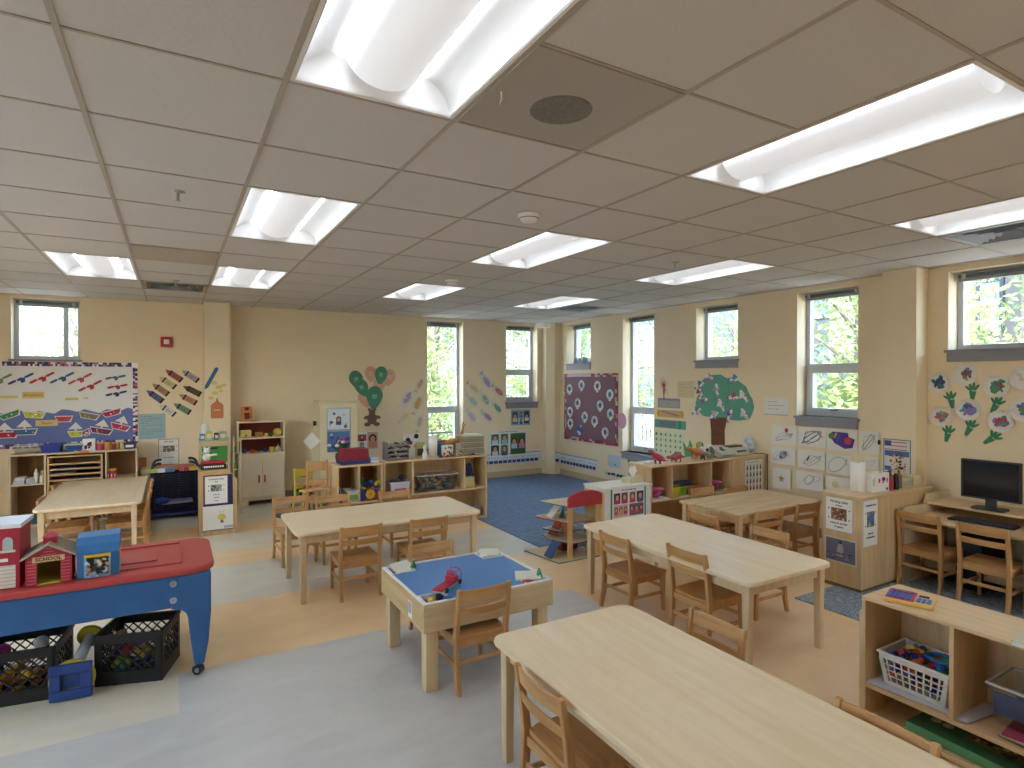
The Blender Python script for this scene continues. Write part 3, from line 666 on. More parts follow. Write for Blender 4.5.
for sx in (-1, 1):
    for sy in (-1, 1): leg(sx, sy)
    MB().box(sx*(X1 if sx > 0 else -X0) - (.012 if sx > 0 else 0), Y0+.09, .41, sx*(X1 if sx > 0 else -X0) + (0 if sx > 0 else .012), Y1-.09, .585, BL).obj('end_panel', e)
for sx in (-1, 1):
    xo = (X1-.06) if sx > 0 else X0+.06
    for sy in (-1, 1):
        y = sy*(.33-.045); q = MB(); q.cyl((xo-.014, y-.012, .028), (xo+.006, y+.014, .028), .028, BLACK, n=20).cyl((xo-.004, y-.024, .028), (xo-.014, y-.012, .028), .012, GREY, n=10).box(xo-.012, y-.012, .04, xo+.014, y+.014, .075, BLACK); q.obj('caster', e)
for x in (.515,):
    for z in (.455, .545):
        q = MB(); q.cyl((x, Y0-.012, z), (x, Y0, z), .017, SIL, n=18).cyl((x, Y0-.016, z), (x, Y0-.012, z), .008, mat('#9a9ca0', .4), n=6); q.obj('bolt', e)
# toy houses on the lid
SX, SY, SZ = 0, 0, .636
def house_base(e, w, d, h, m, door, md, inner):
    """hollow house body; door=(x0,x1,h)"""
    q = MB(); a, b, c = door; t = .008
    q.box(0, 0, 0, a, t, h, m); q.box(b, 0, 0, w, t, h, m); q.box(a, 0, c, b, t, h, m); q.box(0, t, 0, t, d, h, m); q.box(w-t, t, 0, w, d, h, m); q.box(t, d-t, 0, w-t, d, h, inner); q.box(t, t, 0, w-t, d-t, .006, inner)
    return q.obj('house_body', e)
RH = mat('#a5243b', .5); RBL = mat('#2f6fa8', .45); BRK = mat('#cfc6b4', .7)
e = thing('toy_town_hall', 'tall red toy building with an arched window at the far left on the red lid', 'toy house', (-.93, 3.76, SZ-.008), R(-3))
house_base(e, .265, .20, .30, RH, (.02, .15, .12), None, mat('#8d8579', .6))
MB().box(-.01, -.015, .30, .275, .21, .306, WHITE).box(-.01, -.02, .306, .275, .215, .32, mat('#dde0ec', .4)).obj('roof', e)
q = MB(FB(0)); q.prism([(.10, .19), (.15, .19), (.15, .235)]+[(.125+.025*math.cos(R(a)), .235+.025*math.sin(R(a))) for a in range(0, 181, 30)]+[(.10, .235)], 0, .004, mat('#a7b5ad', .5)); q.rect(.09, .18, .16, .19, BRK, 0, .01); q.obj('arched_window', e)
q = MB(FB(0)); q.prism([(.20, .19), (.24, .19), (.24, .235)]+[(.22+.02*math.cos(R(a)), .235+.02*math.sin(R(a))) for a in range(0, 181, 30)]+[(.20, .235)], 0, .004, mat('#a7b5ad', .5)); q.rect(.19, .18, .25, .19, BRK, 0, .01)
q.obj('arched_window', e)
q = MB(FB(0)); q.rect(.16, .004, .25, .115, BRK, 0, .004)
for k in range(6): q.rect(.16, .02+k*.018, .25, .022+k*.018, mat('#8b8171', .8), .004, .0046)
q.obj('brick_panel', e); q = MB(FB(0)); q.rect(.03, .135, .22, .15, mat('#d6d0c4', .6), 0, .004); q.obj('sign_board', e)
MB().box(.02, .0, 0, .055, .008, .12, mat('#b01f2a', .4)).obj('door', e)
e = thing('toy_schoolhouse', 'red clapboard toy schoolhouse with a SCHOOL sign, between two other toy houses', 'toy house', (-.64, 3.72, SZ-.008), R(2))
w, d, h = .185, .20, .145; DR = mat('#b0b03a', .6)
house_base(e, w, d, h, RH, (.045, .14, .115), None, DR)
MB(FB(0)).prism([(0, h), (w, h), (w/2, h+.055)], -d, -d+.008, RH).obj('gable', e); q = MB(FB(0)); q.prism([(0, h), (w, h), (w/2, h+.055)], -.008, 0, RH)
for k in range(8): 
    z = .012+k*.016
    q.rect(.008, z, .042, z+.003, mat('#d0727c', .5), 0, .0014); q.rect(.143, z, .178, z+.003, mat('#d0727c', .5), 0, .0014)
for k in range(3): q.rect(w/2-.03+k*.01, h+.005+k*.015, w/2+.03-k*.01, h+.008+k*.015, mat('#d0727c', .5), 0, .0014)
q.obj('gable', e)
RFM = mat('#b5a893', .6, noise=.3, nscale=30)
for s in (-1, 1):
    q = MB(); x = w/2; o = s*(w/2+.018); zz = h-.010
    vs = [(x, -.02, h+.055), (x+o, -.02, zz), (x+o, d+.01, zz), (x, d+.01, h+.055)]; q.add(vs+[(a, b, c+.007) for a, b, c in vs], [(0,3,2,1),(4,5,6,7),(0,1,5,4),(1,2,6,5),(2,3,7,6),(3,0,4,7)], RFM)
    for k in range(1, 9):
        y = -.02+k*.0255; vs = [(x, y, h+.0625), (x+o, y, zz+.0075), (x+o, y+.003, zz+.0075), (x, y+.003, h+.0625)]; q.add(vs+[(a, b, c+.001) for a, b, c in vs], [(4,5,6,7),(0,1,5,4)], mat('#5d544a', .6))
    q.obj('roof', e)
q = MB(); q.box(.065, .05, h+.04, .12, .10, h+.085, RH); q.M = TR(0, .05, 0) @ FB(0); q.prism([(.06, h+.083), (.125, h+.083), (.0925, h+.11)], -.055, .005, mat('#c4566a', .5)); q.obj('bell_tower', e)
q = MB(FB(0)); q.rect(.028, .118, .157, .145, mat('#d9b483', .6), .001, .006); q.obj('sign_board', e)
lettering('SCHOOL', .026, FB(-.0065) @ Matrix.Translation((.0925, .131, 0)), e, mat('#3a2226', .6), bold=.0006)
e = thing('toy_shop', 'blue toy shop with a yellow awning sign and a picture window on the red lid', 'toy house', (-.435, 3.74, SZ-.008), R(2))
w, d, h = .18, .21, .125
house_base(e, w, d, h, RBL, (.04, .135, .108), None, mat('#b8c4cc', .6))
q = MB(Matrix(((0,0,1,0),(1,0,0,0),(0,1,0,0),(0,0,0,1)))); q.prism([(0, h), (.02, h+.045), (.06, h+.075), (d, h+.075), (d, h)], -.004, w+.004, RBL); q.obj('roof', e, bevel=.003)
q = MB(FB(0)); q.rect(.03, .105, .145, .12, YEL, 0, .006); q.rect(.03, .0, .04, .105, mat('#9fb8cc', .5), 0, .004); q.rect(.135, .0, .145, .105, mat('#9fb8cc', .5), 0, .004); q.rect(.04, .0, .135, .012, mat('#9fc4dc', .5), 0, .004); q.obj('shop_front', e)
q = MB(FB(-.03)); 
for k in range(30): q.disc(rnd.uniform(.045, .13), rnd.uniform(.015, .1), rnd.uniform(.006, .016), mat(rnd.choice(['#1d1d20', '#b8763a', '#c9d3dc', '#23232b', '#7a8ea8', '#d9c7b0']), .6), k*.0003, .002+k*.0003, n=7)
q.obj('picture_window', e)
q = MB(TR(w, 0, 0)); q.box(0, .03, .09, .004, .18, .11, YEL); q.box(0, .04, .0, .003, .16, .09, mat('#8fb0c4', .5)); q.obj('side_window', e)

# ---- milk crates under it
CB = mat('#131315', .5)
def crate(label, x, y, rz, w=.34, d=.30, h=.27):
    e = thing('milk_crate', label, 'crate', (x, y, 0), rz, 'black milk crates under the sensory table')
    def side(nm, M, L):
        q = MB(M); t = .012
        q.box(0, 0, 0, L, .07, t, CB); q.box(0, h-.045, 0, L, h, t, CB); q.box(0, .07, 0, .035, h-.045, t, CB); q.box(L-.035, .07, 0, L, h-.045, t, CB)
        n = 7; a0, b0, a1, b1 = .035, .07, L-.035, h-.045; W_, H_ = a1-a0, b1-b0; st = .05
        k = -H_
        while k < W_:
            for sgn in (1, -1):
                p0 = max(k, 0); p1 = min(k+H_, W_)
                if p1-p0 < .01: continue
                y0_, y1_ = p0-k, p1-k
                if sgn < 0: A = (a0+p0, b0+y0_); B = (a0+p1, b0+y1_)
                else: A = (a0+p0, b1-y0_); B = (a0+p1, b1-y1_)
                dx, dy = B[0]-A[0], B[1]-A[1]; L2 = math.hypot(dx, dy); nx, ny = -dy/L2*.0035, dx/L2*.0035
                q.prism([(A[0]+nx, A[1]+ny), (B[0]+nx, B[1]+ny), (B[0]-nx, B[1]-ny), (A[0]-nx, A[1]-ny)], .002, .008, CB)
            k += st
        q.obj(nm, e)
    side('side_panel', Matrix(((1,0,0,0),(0,0,-1,.012),(0,1,0,0),(0,0,0,1))), w)
    side('side_panel', Matrix(((1,0,0,0),(0,0,-1,d),(0,1,0,0),(0,0,0,1))), w)
    side('side_panel', Matrix(((0,0,-1,.012),(1,0,0,0),(0,1,0,0),(0,0,0,1))), d)
    side('side_panel', Matrix(((0,0,-1,w),(1,0,0,0),(0,1,0,0),(0,0,0,1))), d)
    q = MB(); q.box(.01, .01, .004, w-.01, d-.01, .012, CB); q.obj('crate_floor', e)
    r = MB(); t = .014; r.box(-.006, -.006, h-.01, w+.006, t-.004, h+.004, CB); r.box(-.006, d-t+.004, h-.01, w+.006, d+.006, h+.004, CB); r.box(-.006, t-.004, h-.01, t-.004, d-t+.004, h+.004, CB); r.box(w-t+.004, t-.004, h-.01, w+.006, d-t+.004, h+.004, CB); r.obj('rim', e)
    return e
crate('black milk crate of yellow toys at the left edge under the sensory table', -.885, 3.875, R(-8), w=.35)
crate('black milk crate of green and blue toys under the right part of the sensory table', -.375, 3.86, R(-17), w=.33)
def toyshape(kind, c, x, y, z, s, name, lab, cat, grp):
    q = MB()
    if kind == 0: q.box(-s, -s*.7, 0, s, s*.7, s*.9, c)
    elif kind == 1: q.ball((0, 0, s), s, c, n=10, k=6)
    elif kind == 2: q.cyl((0, 0, 0), (0, 0, s*1.6), s*.7, c, n=12)
    else: q.prism([(-s, -s*.7), (s, -s*.7), (0, s)], 0, s*.7, c)
    o = q.obj(name, origin=(0, 0, 0)); o.location = (x, y, z); o.rotation_euler = (rnd.uniform(-.5, .5), rnd.uniform(-.5, .5), rnd.uniform(0, 6)); return tag(o, lab, cat, grp)
YC = ['#d99a1f', '#e0b030', '#cf7f1a', '#d8a82c']
for k in range(26):
    toyshape(k % 4, mat(YC[k % 4], .45), -.70+rnd.uniform(-.14, .13), 4.0+rnd.uniform(-.12, .1), .02+.028*(k//5), .025, 'toy_food', 'yellow-orange toy food piece heaped in the left milk crate', 'toy food', 'yellow toy pieces in the left crate')
for k, (c, n) in enumerate([('#2e7f7a', 'teal'), ('#2e7f7a', 'teal'), ('#8fb52e', 'lime green'), ('#8fb52e', 'lime green'), ('#2a2f74', 'dark blue'), ('#2a2f74', 'dark blue'), ('#c9a33a', 'mustard'), ('#c9a33a', 'mustard'), ('#e2e2e0', 'white'), ('#a92a35', 'red'), ('#43306b', 'purple'), ('#b98a5a', 'tan')]):
    toyshape(k % 3, mat(c, .45), -.17+rnd.uniform(-.10, .10), 3.97+rnd.uniform(-.09, .09), .02+.045*(k//3), .04, 'toy_animal', '%s toy piece heaped in the right milk crate' % n, 'toy', 'mixed toys in the right crate')
for k, (x, z, c, n) in enumerate([(-.78, .19, '#b8327a', 'pink'), (-.62, .2, '#e6e2e0', 'white'), (-.86, .2, '#c03a3a', 'red')]):
    toyshape(1, mat(c, .4), x, 4.03, z, .035, 'toy_ball', '%s toy ball on top of the heap in the left milk crate' % n, 'toy', 'balls in the left crate')
# blue and yellow spinner toy between crates
e = thing('toy_wheel_frame', 'blue octagonal plastic toy frame with a yellow disc standing between the crates', 'toy', (-.465, 3.745, 0), R(-6)); e.scale = (.92, .92, .92)
NB = mat('#22407e', .4); o_ = [(-.07, -.085), (.07, -.085), (.085, -.07), (.085, .07), (.07, .085), (-.07, .085), (-.085, .07), (-.085, -.07)]
q = MB(Matrix(((1,0,0,0),(0,0,-1,.03),(0,1,0,.11),(0,0,0,1))))
q.box(-.1, -.1, 0, .1, -.045, .03, NB); q.box(-.1, .045, 0, .1, .1, .03, NB); q.box(-.1, -.045, 0, -.045, .045, .03, NB); q.box(.045, -.045, 0, .1, .045, .03, NB); q.obj('blue_frame', e, bevel=.008)
q = MB(Matrix(((1,0,0,0),(0,0,-1,.034),(0,1,0,.11),(0,0,0,1)))); q.disc(0, 0, .11, mat('#c9b52f', .45), -.02, 0, n=28); q.box(-.045, -.045, 0, .045, .045, .002, NB); q.obj('yellow_disc', e)
q = MB(); q.cyl((0, .05, .15), (.03, .30, .24), .03, mat('#c9d0d8', .2), n=14); q.cyl((.03, .30, .24), (.032, .32, .246), .07, mat('#c9b52f', .45), n=20); q.obj('clear_tube', e)
# ================================================================ THINGS ON THE WALLS
FBW, FRW = FB(), FR()
def border(name, M, u0, v0, u1, v1, w, cols, e, step, d0=.008, d1=.012, seed=1):
    r = random.Random(seed); q = MB(M); n = max(1, int((u1-u0)/step)); k = max(1, int((v1-v0)/step))
    ms = [mat(c, .6) for c in cols]
    for i in range(n):
        a, b = u0+(u1-u0)*i/n, u0+(u1-u0)*(i+1)/n
        for v in (v0, v1-w):
            for h in (0, 1): q.rect(a, v+w*h/2, b, v+w*(h+1)/2, r.choice(ms), d0, d1)
    for i in range(k):
        a, b = v0+w+(v1-v0-2*w)*i/k, v0+w+(v1-v0-2*w)*(i+1)/k
        for u in (u0, u1-w):
            for h in (0, 1): q.rect(u+w*h/2, a, u+w*(h+1)/2, b, r.choice(ms), d0, d1)
    q.obj(name, e)
# --- boat and plane board
u1, vt = PB(137.5, 363); vb = PB(137, 443)[1]; u0 = -2.35
e = thing('bulletin_board', 'large bulletin board with paper planes above and boats on blue paper water', 'bulletin board', (0, 0, 0))
MB(FBW).rect(u0, vb, u1, vt, mat('#e6e6e8', .8), 0, .008).obj('white_backing', e)
q = MB(FBW); pts = [(u0+.03, vb+.03), (u1-.03, vb+.03), (u1-.03, vb+.44)]
n = 26
for i in range(n+1):
    t = i/n; pts.append((u1-.03-(u1-u0-.06)*t, vb+.42+.022*math.sin(i*2.1)+.012*math.sin(i*.9)))
q.prism(pts, .008, .010, mat('#6a78b0', .8)); q.obj('blue_water', e)
border('patterned_border', FBW, u0, vb, u1, vt, .05, ['#e8e6ea', '#3b3f7a', '#c96a86', '#e8e6ea', '#2d3350', '#7b84b8', '#8c3a4a'], e, .021, .010, .014)
def words(px, py, w, h, txt, parent, c='#d9bf7a', n='word_strip', rz=0):
    u, v = PB(px, py); M = FBW @ Matrix.Translation((u, v, .011)) @ Matrix.Rotation(rz, 4, 'Z')
    MB(M).rect(-w/2, -h/2, w/2, h/2, mat(c, .8), 0, .003).obj(n, parent)
    if txt: lettering(txt, h*.62, M @ Matrix.Translation((0, 0, .0036)), parent, mat('#8a5a20', .7))
words(33.5, 395, .20, .075, 'Airplanes', e); words(47, 423, .21, .07, 'Boats', e); words(7, 397, .2, .03, None, e, '#dccb8a'); words(72, 399, .13, .03, None, e, '#dcc96a'); words(86, 398, .05, .02, None, e, '#dcc96a')
MB(FBW).rect(u1-.06, vt-.06, u1+.005, vt+.0, mat('#f4f6f8', .3), .014, .016).obj('corner_tape_glare', e)  # near-white piece: the tape's glare is put into its colour
def plane(px, py, c, lab, s=1.0, rz=R(28)):
    s *= 1.2
    u, v = PB(px, py); M = FBW @ Matrix.Translation((u, v, .010)) @ Matrix.Rotation(rz, 4, 'Z'); q = MB(M); w = PAPER; k = mat(c, .7)
    q.prism([(-.12*s, -.022), (-.14*s, .0), (-.11*s, .022), (.10*s, .024), (.12*s, .05*s), (.14*s, .05*s), (.14*s, -.016), (.08*s, -.024)], 0, .003, w)
    q.prism([(-.03*s, .01), (.05*s, .01), (.0, -.055*s), (-.035*s, -.05*s)], .003, .005, w)
    for a, b in ((-.12, -.06), (-.045, -.005), (.02, .09)): q.prism([(a*s-.01, -.004), (a*s+.01, -.015), (b*s, -.010), (b*s+.008, .006), (b*s-.01, .015), (a*s, .010)], .005, .0062, k)
    q.prism([(-.03*s, .0), (.02*s, .0), (0, -.04*s), (-.03*s, -.04*s)], .005, .0065, k)
    q.thing('paper_plane', lab, 'paper plane', 'paper planes on the bulletin board')
B_, R_ = '#2c4a96', '#b5304a'
plane(23, 378, B_, 'blue and white paper plane, second from the left in the row on the bulletin board'); plane(44, 377, R_, 'red and white paper plane with a long trail, between two blue ones on the board'); plane(64, 377, '#3a5c9a', 'blue and white paper plane in the middle of the row on the board')
plane(82, 378, '#c0506a', 'light red paper plane in the middle of the row, above another red plane'); plane(92, 385, R_, 'red paper plane lowest of the middle cluster on the board'); plane(117, 377, '#49657f', 'small dark paper plane at the upper right of the board', .8, R(10))
plane(119, 386, R_, 'small red paper plane at the right of the board, between two dark ones', .8, R(10)); plane(118, 393, '#27407a', 'small dark blue paper plane lowest at the right of the board', .85, R(12)); plane(1, 379, '#7d8a6a', 'greenish grey paper plane cut off at the left edge of the picture')
def boat(px, py, c, lab, sail=0, w=.17, rz=0, h=.05):
    w *= 1.18; h *= 1.15
    u, v = PB(px, py); M = FBW @ Matrix.Translation((u, v, .0105)) @ Matrix.Rotation(rz, 4, 'Z'); q = MB(M); k = mat(c, .7)
    q.prism([(-w/2-.01, h/2+.01), (w/2+.01, h/2+.01), (w/2-.015, -h/2-.008), (-w/2+.025, -h/2-.008)], 0, .002, PAPER); q.prism([(-w/2, h/2), (w/2, h/2), (w/2-.03, -h/2), (-w/2+.03, -h/2)], .002, .0035, k)
    for i in range(6): a = rnd.uniform(-w/2+.03, w/2-.03); q.disc(a, rnd.uniform(-h*.3, h*.3), .008, mat(rnd.choice(['#ffffff', '#3a6aa0', '#d05a70', '#e0c64a', c]), .7), .0035, .0042, n=7)
    if sail: q.rect(-.012, h/2, .008, h/2+.03, PAPER, 0, .002); q.prism([(-.075, h/2+.03), (.07, h/2+.03), (.0, h/2+.115)], 0, .003, PAPER)
    q.thing('paper_boat', lab, 'paper boat', 'paper boats on the bulletin board')
boat(10, 415, '#3f8a5a', 'green paper boat riding high at the left of the blue water', rz=R(22)); boat(34, 415, '#cfc83a', 'plain yellow-green paper boat at the top of the blue water', rz=R(-6)); boat(64, 419, '#c5463f', 'small red, white and blue paper boat beside the word Boats', w=.14)
boat(89, 416, '#8a7a58', 'brown and white paper boat near the middle right of the water', rz=R(-14)); boat(112, 413, '#b5284f', 'crimson paper boat highest at the right of the water', rz=R(16)); boat(120, 427, '#c02a4a', 'red paper boat with a white sail at the right end of the board', 1, rz=R(-18))
boat(101, 431, '#7a2a4a', 'dark magenta paper boat with a white sail between the red and yellow boats', 1, .19, R(-12)); boat(76, 434, '#d8d64a', 'bright yellow paper boat with a white sail near the bottom of the board', 1, .13); boat(25, 432, '#3c6f8a', 'multicoloured paper boat with a tall white sail at the left of the board', 1, .19); boat(5, 435, '#b5243a', 'deep red paper boat with a white sail at the bottom left edge', 1, .2)
boat(86, 433, '#b0407a', 'small pink paper boat touching the bright yellow one', 0, .08, R(30))
# --- paper crayons
def crayon(x0, y0, x1, y1, c, lab, w=.075, M0=None, Yw=YB, plain=False):
    a, b = PB(x0, y0, Yw), PB(x1, y1, Yw); L = math.hypot(b[0]-a[0], b[1]-a[1]); an = math.atan2(b[1]-a[1], b[0]-a[0])
    M = FB(Yw) @ Matrix.Translation((a[0], a[1], 0)) @ Matrix.Rotation(an, 4, 'Z'); q = MB(M); k = mat(c, .75); h = w/2; lc = lin(c)
    if plain: q.prism([(0, 0), (.04, h), (L-.02, h), (L, h*.5), (L, -h*.5), (L-.02, -h), (.04, -h)], 0, .003, k)
    else:
        q.prism([(0, 0), (L*.3, h*.95), (L, h), (L, -h), (L*.3, -h*.95)], 0, .003, k)
        q.rect(L*.28, -h, L*.36, h, BLACK, .003, .0045); q.rect(L*.9, -h, L, h, BLACK, .003, .0045)
        for i in range(3): q.rect(L*.45, -h*.35+i*h*.25, L*(.72+.05*(i % 2)), -h*.27+i*h*.25, mat('#6b5f58', .8), .003, .0036)
    q.thing('paper_crayon', lab, 'paper crayon', 'paper crayons on the wall')
S_ = 10.967
def cz(x, y): return (130+x/S_, 360+y/S_)
for (a, b, c, d, col, nm) in [(385, 105, 568, 225, '#9c5641', 'rust red paper crayon at the top of the left column'), (565, 112, 748, 230, '#a59fae', 'pale lavender paper crayon at the top right of the group'), (315, 180, 498, 300, '#cdb98a', 'cream paper crayon below the rust red one'),
    (580, 285, 775, 380, '#5f4634', 'dark brown paper crayon nearest the pilaster'), (242, 258, 420, 378, '#a8805e', 'tan paper crayon between the cream and the blue ones'), (535, 375, 728, 475, '#bd8471', 'pink paper crayon under the dark brown one'),
    (178, 330, 360, 455, '#565e8c', 'slate blue paper crayon farthest left'), (475, 475, 660, 578, '#6d867a', 'grey-green paper crayon at the lower right of the group'), (320, 488, 492, 600, '#cfcdc4', 'white paper crayon at the bottom of the group')]:
    p, q_ = cz(a, b), cz(c, d); crayon(p[0], p[1], q_[0], q_[1], col, nm)
YP = 8.47
crayon(205, 389.5, 217.3, 367.5, '#3a6c96', 'blue paper pencil on the left pilaster', w=.045, Yw=YP, plain=True)
q = MB(FB(YP))
for x, y, r in ((214, 383, .05), (219, 387, .055), (224, 385, .04), (215, 393, .05), (211, 398, .045), (221, 391, .035)): u, v = PB(x, y, YP); q.disc(u, v, r*.8, mat('#d8c67c', .8), 0, .003, n=9, ry=r*.5)
q.thing('paper_splash', 'pale yellow paper splash on the left pilaster between the blue pencil and orange bottle', 'paper cutout')
a, b = PB(210.8, 418.5, YP), PB(223.5, 397, YP); w = b[0]-a[0]; h = b[1]-a[1]; q = MB(FB(YP) @ Matrix.Translation((a[0], a[1], 0)))
q.prism([(0, .01), (.01, 0), (w-.01, 0), (w, .01), (w, h*.6), (w*.88, h*.7), (w*.64, h*.78), (w*.5, h), (w*.36, h*.78), (w*.12, h*.7), (0, h*.6)], 0, .003, mat('#c97c52', .75)); q.rect(w*.25, h*.36, w*.75, h*.42, mat('#e3b090', .8), .003, .004)
q.thing('paper_glue_bottle', 'orange paper glue bottle on the left pilaster', 'paper cutout')
# text papers
def lines(q, u0, v0, u1, v1, n, c='#6d6a6c', d=.0035, seed=3):
    r = random.Random(seed)
    for i in range(n):
        v = v1-(v1-v0)*(i+.5)/n; a = u0
        while a < u1-.01:
            b = min(u1, a+r.uniform(.02, .05)); q.rect(a, v-.002, b, v+.002, mat(c, .8), d, d+.0006); a = b+.01
            if r.random() < .12: break
a, b = PB(139, 439.5), PB(165.5, 413.5); q = MB(FBW); q.rect(a[0], a[1], b[0], b[1], mat('#9db9bf', .8)); lines(q, a[0]+.02, a[1]+.05, b[0]-.03, b[1]-.02, 9); q.thing('blue_poster', 'light blue sheet of handwriting beside the boat bulletin board', 'poster')
def signpage(name, lab, cat, M, w, h, rows, pic=None, edge='#9a5a50', picture=None):
    """a posted sign with real lettering; rows: (text, v, size)"""
    e = thing(name, lab, cat, (0, 0, 0)); MB(M).rect(0, 0, w, h, mat(edge, .7), 0, .002).rect(.006, .006, w-.006, h-.006, PAPER, .002, .003).obj('page', e)
    for t, v, s in rows: lettering(t, s, M @ Matrix.Translation((w/2, v, .0035)), e, mat('#2c2a2e', .8), bold=.0004)
    if picture:
        q = MB(M); r = random.Random(len(lab)); pu0, pv0, pu1, pv1 = picture; q.rect(pu0, pv0, pu1, pv1, mat(pic or '#8d7460', .7), .003, .004)
        for k in range(26): q.disc(r.uniform(pu0+.008, pu1-.008), r.uniform(pv0+.008, pv1-.008), r.uniform(.004, .010), mat(r.choice(['#4a2f26', '#b9a48a', '#d8d2c6', '#7d4a3a', '#5f5750']), .7), .004+k*.0001, .0045+k*.0001, n=7)
        for uu in (pu0-.02, pu1+.02):
            for vv in (pv0+.01, pv1-.01): q.disc(uu, vv, .006, BLACK, .003, .0038, n=8)
        q.obj('sign_picture', e)
    return e
a, b = PB(158.5, 462), PB(179, 438.5); w, h = b[0]-a[0], b[1]-a[1]+.04
signpage('posted_sign', 'white sign with a small photo taped to the wall above the wire cart', 'sign', FBW @ Matrix.Translation((a[0], a[1]-.04, 0)), w, h, [('Art area', h*.9, .03), ('Area de arte', h*.28, .022)], picture=(w*.22, h*.5, w*.78, h*.74))
# --- balloons and bear
def cut(name, lab, cat, pts, c, M, grp=None, d=.003, extra=None):
    q = MB(M); q.prism(pts, 0, d, mat(c, .75))
    if extra: extra(q)
    return q.thing(name, lab, cat, grp)
def balloon(x, y, c, lab, rz, s=1.0, d0=0):
    u, v = PB(x, y); M = FBW @ Matrix.Translation((u, v, d0)) @ Matrix.Rotation(rz, 4, 'Z'); pts = []
    for k in range(20):
        a = 2*PI*k/20; r = .085*s*(1+.0*math.cos(a)); pts.append((1.3*r*math.cos(a)*(1-.35*max(0, -math.sin(a))), 1.3*.105*s*math.sin(a)*(1.25 if math.sin(a) < 0 else 1)))
    q = MB(M); q.prism(pts, 0, .003, mat(c, .75)); q.prism([(-.015, -.15*s), (.015, -.15*s), (0, -.12*s)], 0, .003, mat(c, .75))
    for i in range(4): q.rect(-.035*s, -.03+i*.016, .03*s, -.026+i*.016, mat('#e8ece6', .8), .003, .0036)
    q.rect(-.05*s, .06*s, .05*s, .064*s, mat('#4a4a48', .8), .003, .0036)
    q.thing('paper_balloon', lab, 'paper balloon', 'paper balloons held by the paper bear')
T5 = 6.4
def bz(x, y): return (340+x/T5, 360+y/T5)
GB, PB_ = '#4a8a6e', '#dbac93'
for x, y, c, lab, rz, s, d0 in [(195, 85, PB_, 'pink paper balloon at the top centre of the bunch', R(5), .8, 0), (318, 108, PB_, 'pink paper balloon farthest right of the bunch', R(-15), .85, 0), (160, 240, PB_, 'pink paper balloon lowest at the left of the bunch', R(18), .95, 0), (252, 155, PB_, 'pink paper balloon between the two right green ones', R(-12), .85, .001),
    (103, 122, GB, 'green paper balloon highest at the left of the bunch', R(18), .95, .004), (138, 172, GB, 'green paper balloon below and touching the left one', R(25), .9, .008), (262, 92, GB, 'green paper balloon at the upper right of the bunch', R(-8), .9, .005), (220, 232, GB, 'green paper balloon lowest in the middle, just above the bear', R(-4), 1.15, .009)]:
    p = bz(x, y); balloon(p[0], p[1], c, lab, rz, s, d0)
u, v = PB(*bz(205, 375)); q = MB(FBW @ Matrix.Translation((u, v, 0))); BR = mat('#7d6350', .8)
q.disc(0, 0, .075, BR, 0, .004, ry=.085); q.disc(0, .092, .05, BR, 0, .0045); q.disc(-.045, .14, .022, BR, 0, .004); q.disc(.045, .14, .022, BR, 0, .004); q.disc(-.085, .02, .045, BR, 0, .0038, ry=.025, rot=R(20)); q.disc(.09, .02, .045, BR, 0, .0038, ry=.025, rot=R(-20)); q.disc(-.07, -.085, .05, BR, 0, .0038, ry=.032); q.disc(.07, -.085, .05, BR, 0, .0038, ry=.032)
q.thing('paper_bear', 'brown paper teddy bear under the bunch of paper balloons', 'paper cutout')
q = MB(FBW @ Matrix.Translation((u, v, 0)))
for k in range(6): q.tube([(0, .13, .004), (-.05+k*.02, .2, .006), (-.09+k*.035, .27, .004)], .0018, mat('#b9896a', .8), 5)
q.thing('balloon_strings', 'thin strings running from the paper bear up to the balloons', 'string')
# --- paper fish / butterflies
def fish(x, y, c, c2, lab, rz, s=1.0):
    s *= 1.32
    def pale(h): a = [int(h[i:i+2], 16) for i in (1, 3, 5)]; return '#%02x%02x%02x' % tuple(int(v*.68+p*.32) for v, p in zip(a, (226, 214, 196)))
    c, c2 = pale(c), pale(c2)
    u, v = PB(x, y); M = FBW @ Matrix.Translation((u, v, 0)) @ Matrix.Rotation(rz, 4, 'Z'); q = MB(M)
    body = [(.09*math.cos(2*PI*k/16)*s, .042*math.sin(2*PI*k/16)*s) for k in range(16)]
    body = [(a*(1+.14*math.sin(5*i)), b*(1.25+.2*math.cos(3*i))) for i, (a, b) in enumerate(body)]
    q.prism(body, 0, .003, mat('#d9d5cb', .8)); q.prism([(-.06*s, 0), (-.12*s, .055*s), (-.10*s, 0), (-.12*s, -.05*s)], 0, .0032, mat('#d9d5cb', .8))
    q.disc(.01, 0, .06*s, mat(c, .8), .003, .004, n=12, ry=.028*s)
    for k in range(7): q.disc(rnd.uniform(-.07, .06)*s, rnd.uniform(-.022, .022)*s, .009*s, mat(rnd.choice([c, c2]), .8), .004, .0048, n=6)
    q.prism([(-.08*s, 0), (-.12*s, .03*s), (-.11*s, -.028*s)], .003, .004, mat(c2, .8))
    q.thing('paper_fish', lab, 'paper fish', 'paper fish on the back wall')
for x, y, c, c2, lab, rz, s in [(510, 155, '#cf7a5c', '#c9a37a', 'salmon pink paper fish highest, left of the tall window', R(60), .95), (430, 245, '#9a86c0', '#e3e0e6', 'lavender and white paper fish left of the orange one', R(55), 1.3), (497, 280, '#d38450', '#d9a47a', 'orange paper fish beside the tall window', R(65), 1.25), (412, 365, '#d8cf6a', '#cfc878', 'yellow paper fish lowest at the left of the tall window', R(40), .85), (508, 400, '#cf9a80', '#a9bf7a', 'pink paper fish with green edge at the bottom beside the window', R(75), 1.05)]:
    p = bz(x, y); fish(p[0], p[1], c, c2, lab, rz, s)
def fz(x, y): return (460+x/10.967, 370+y/10.967)
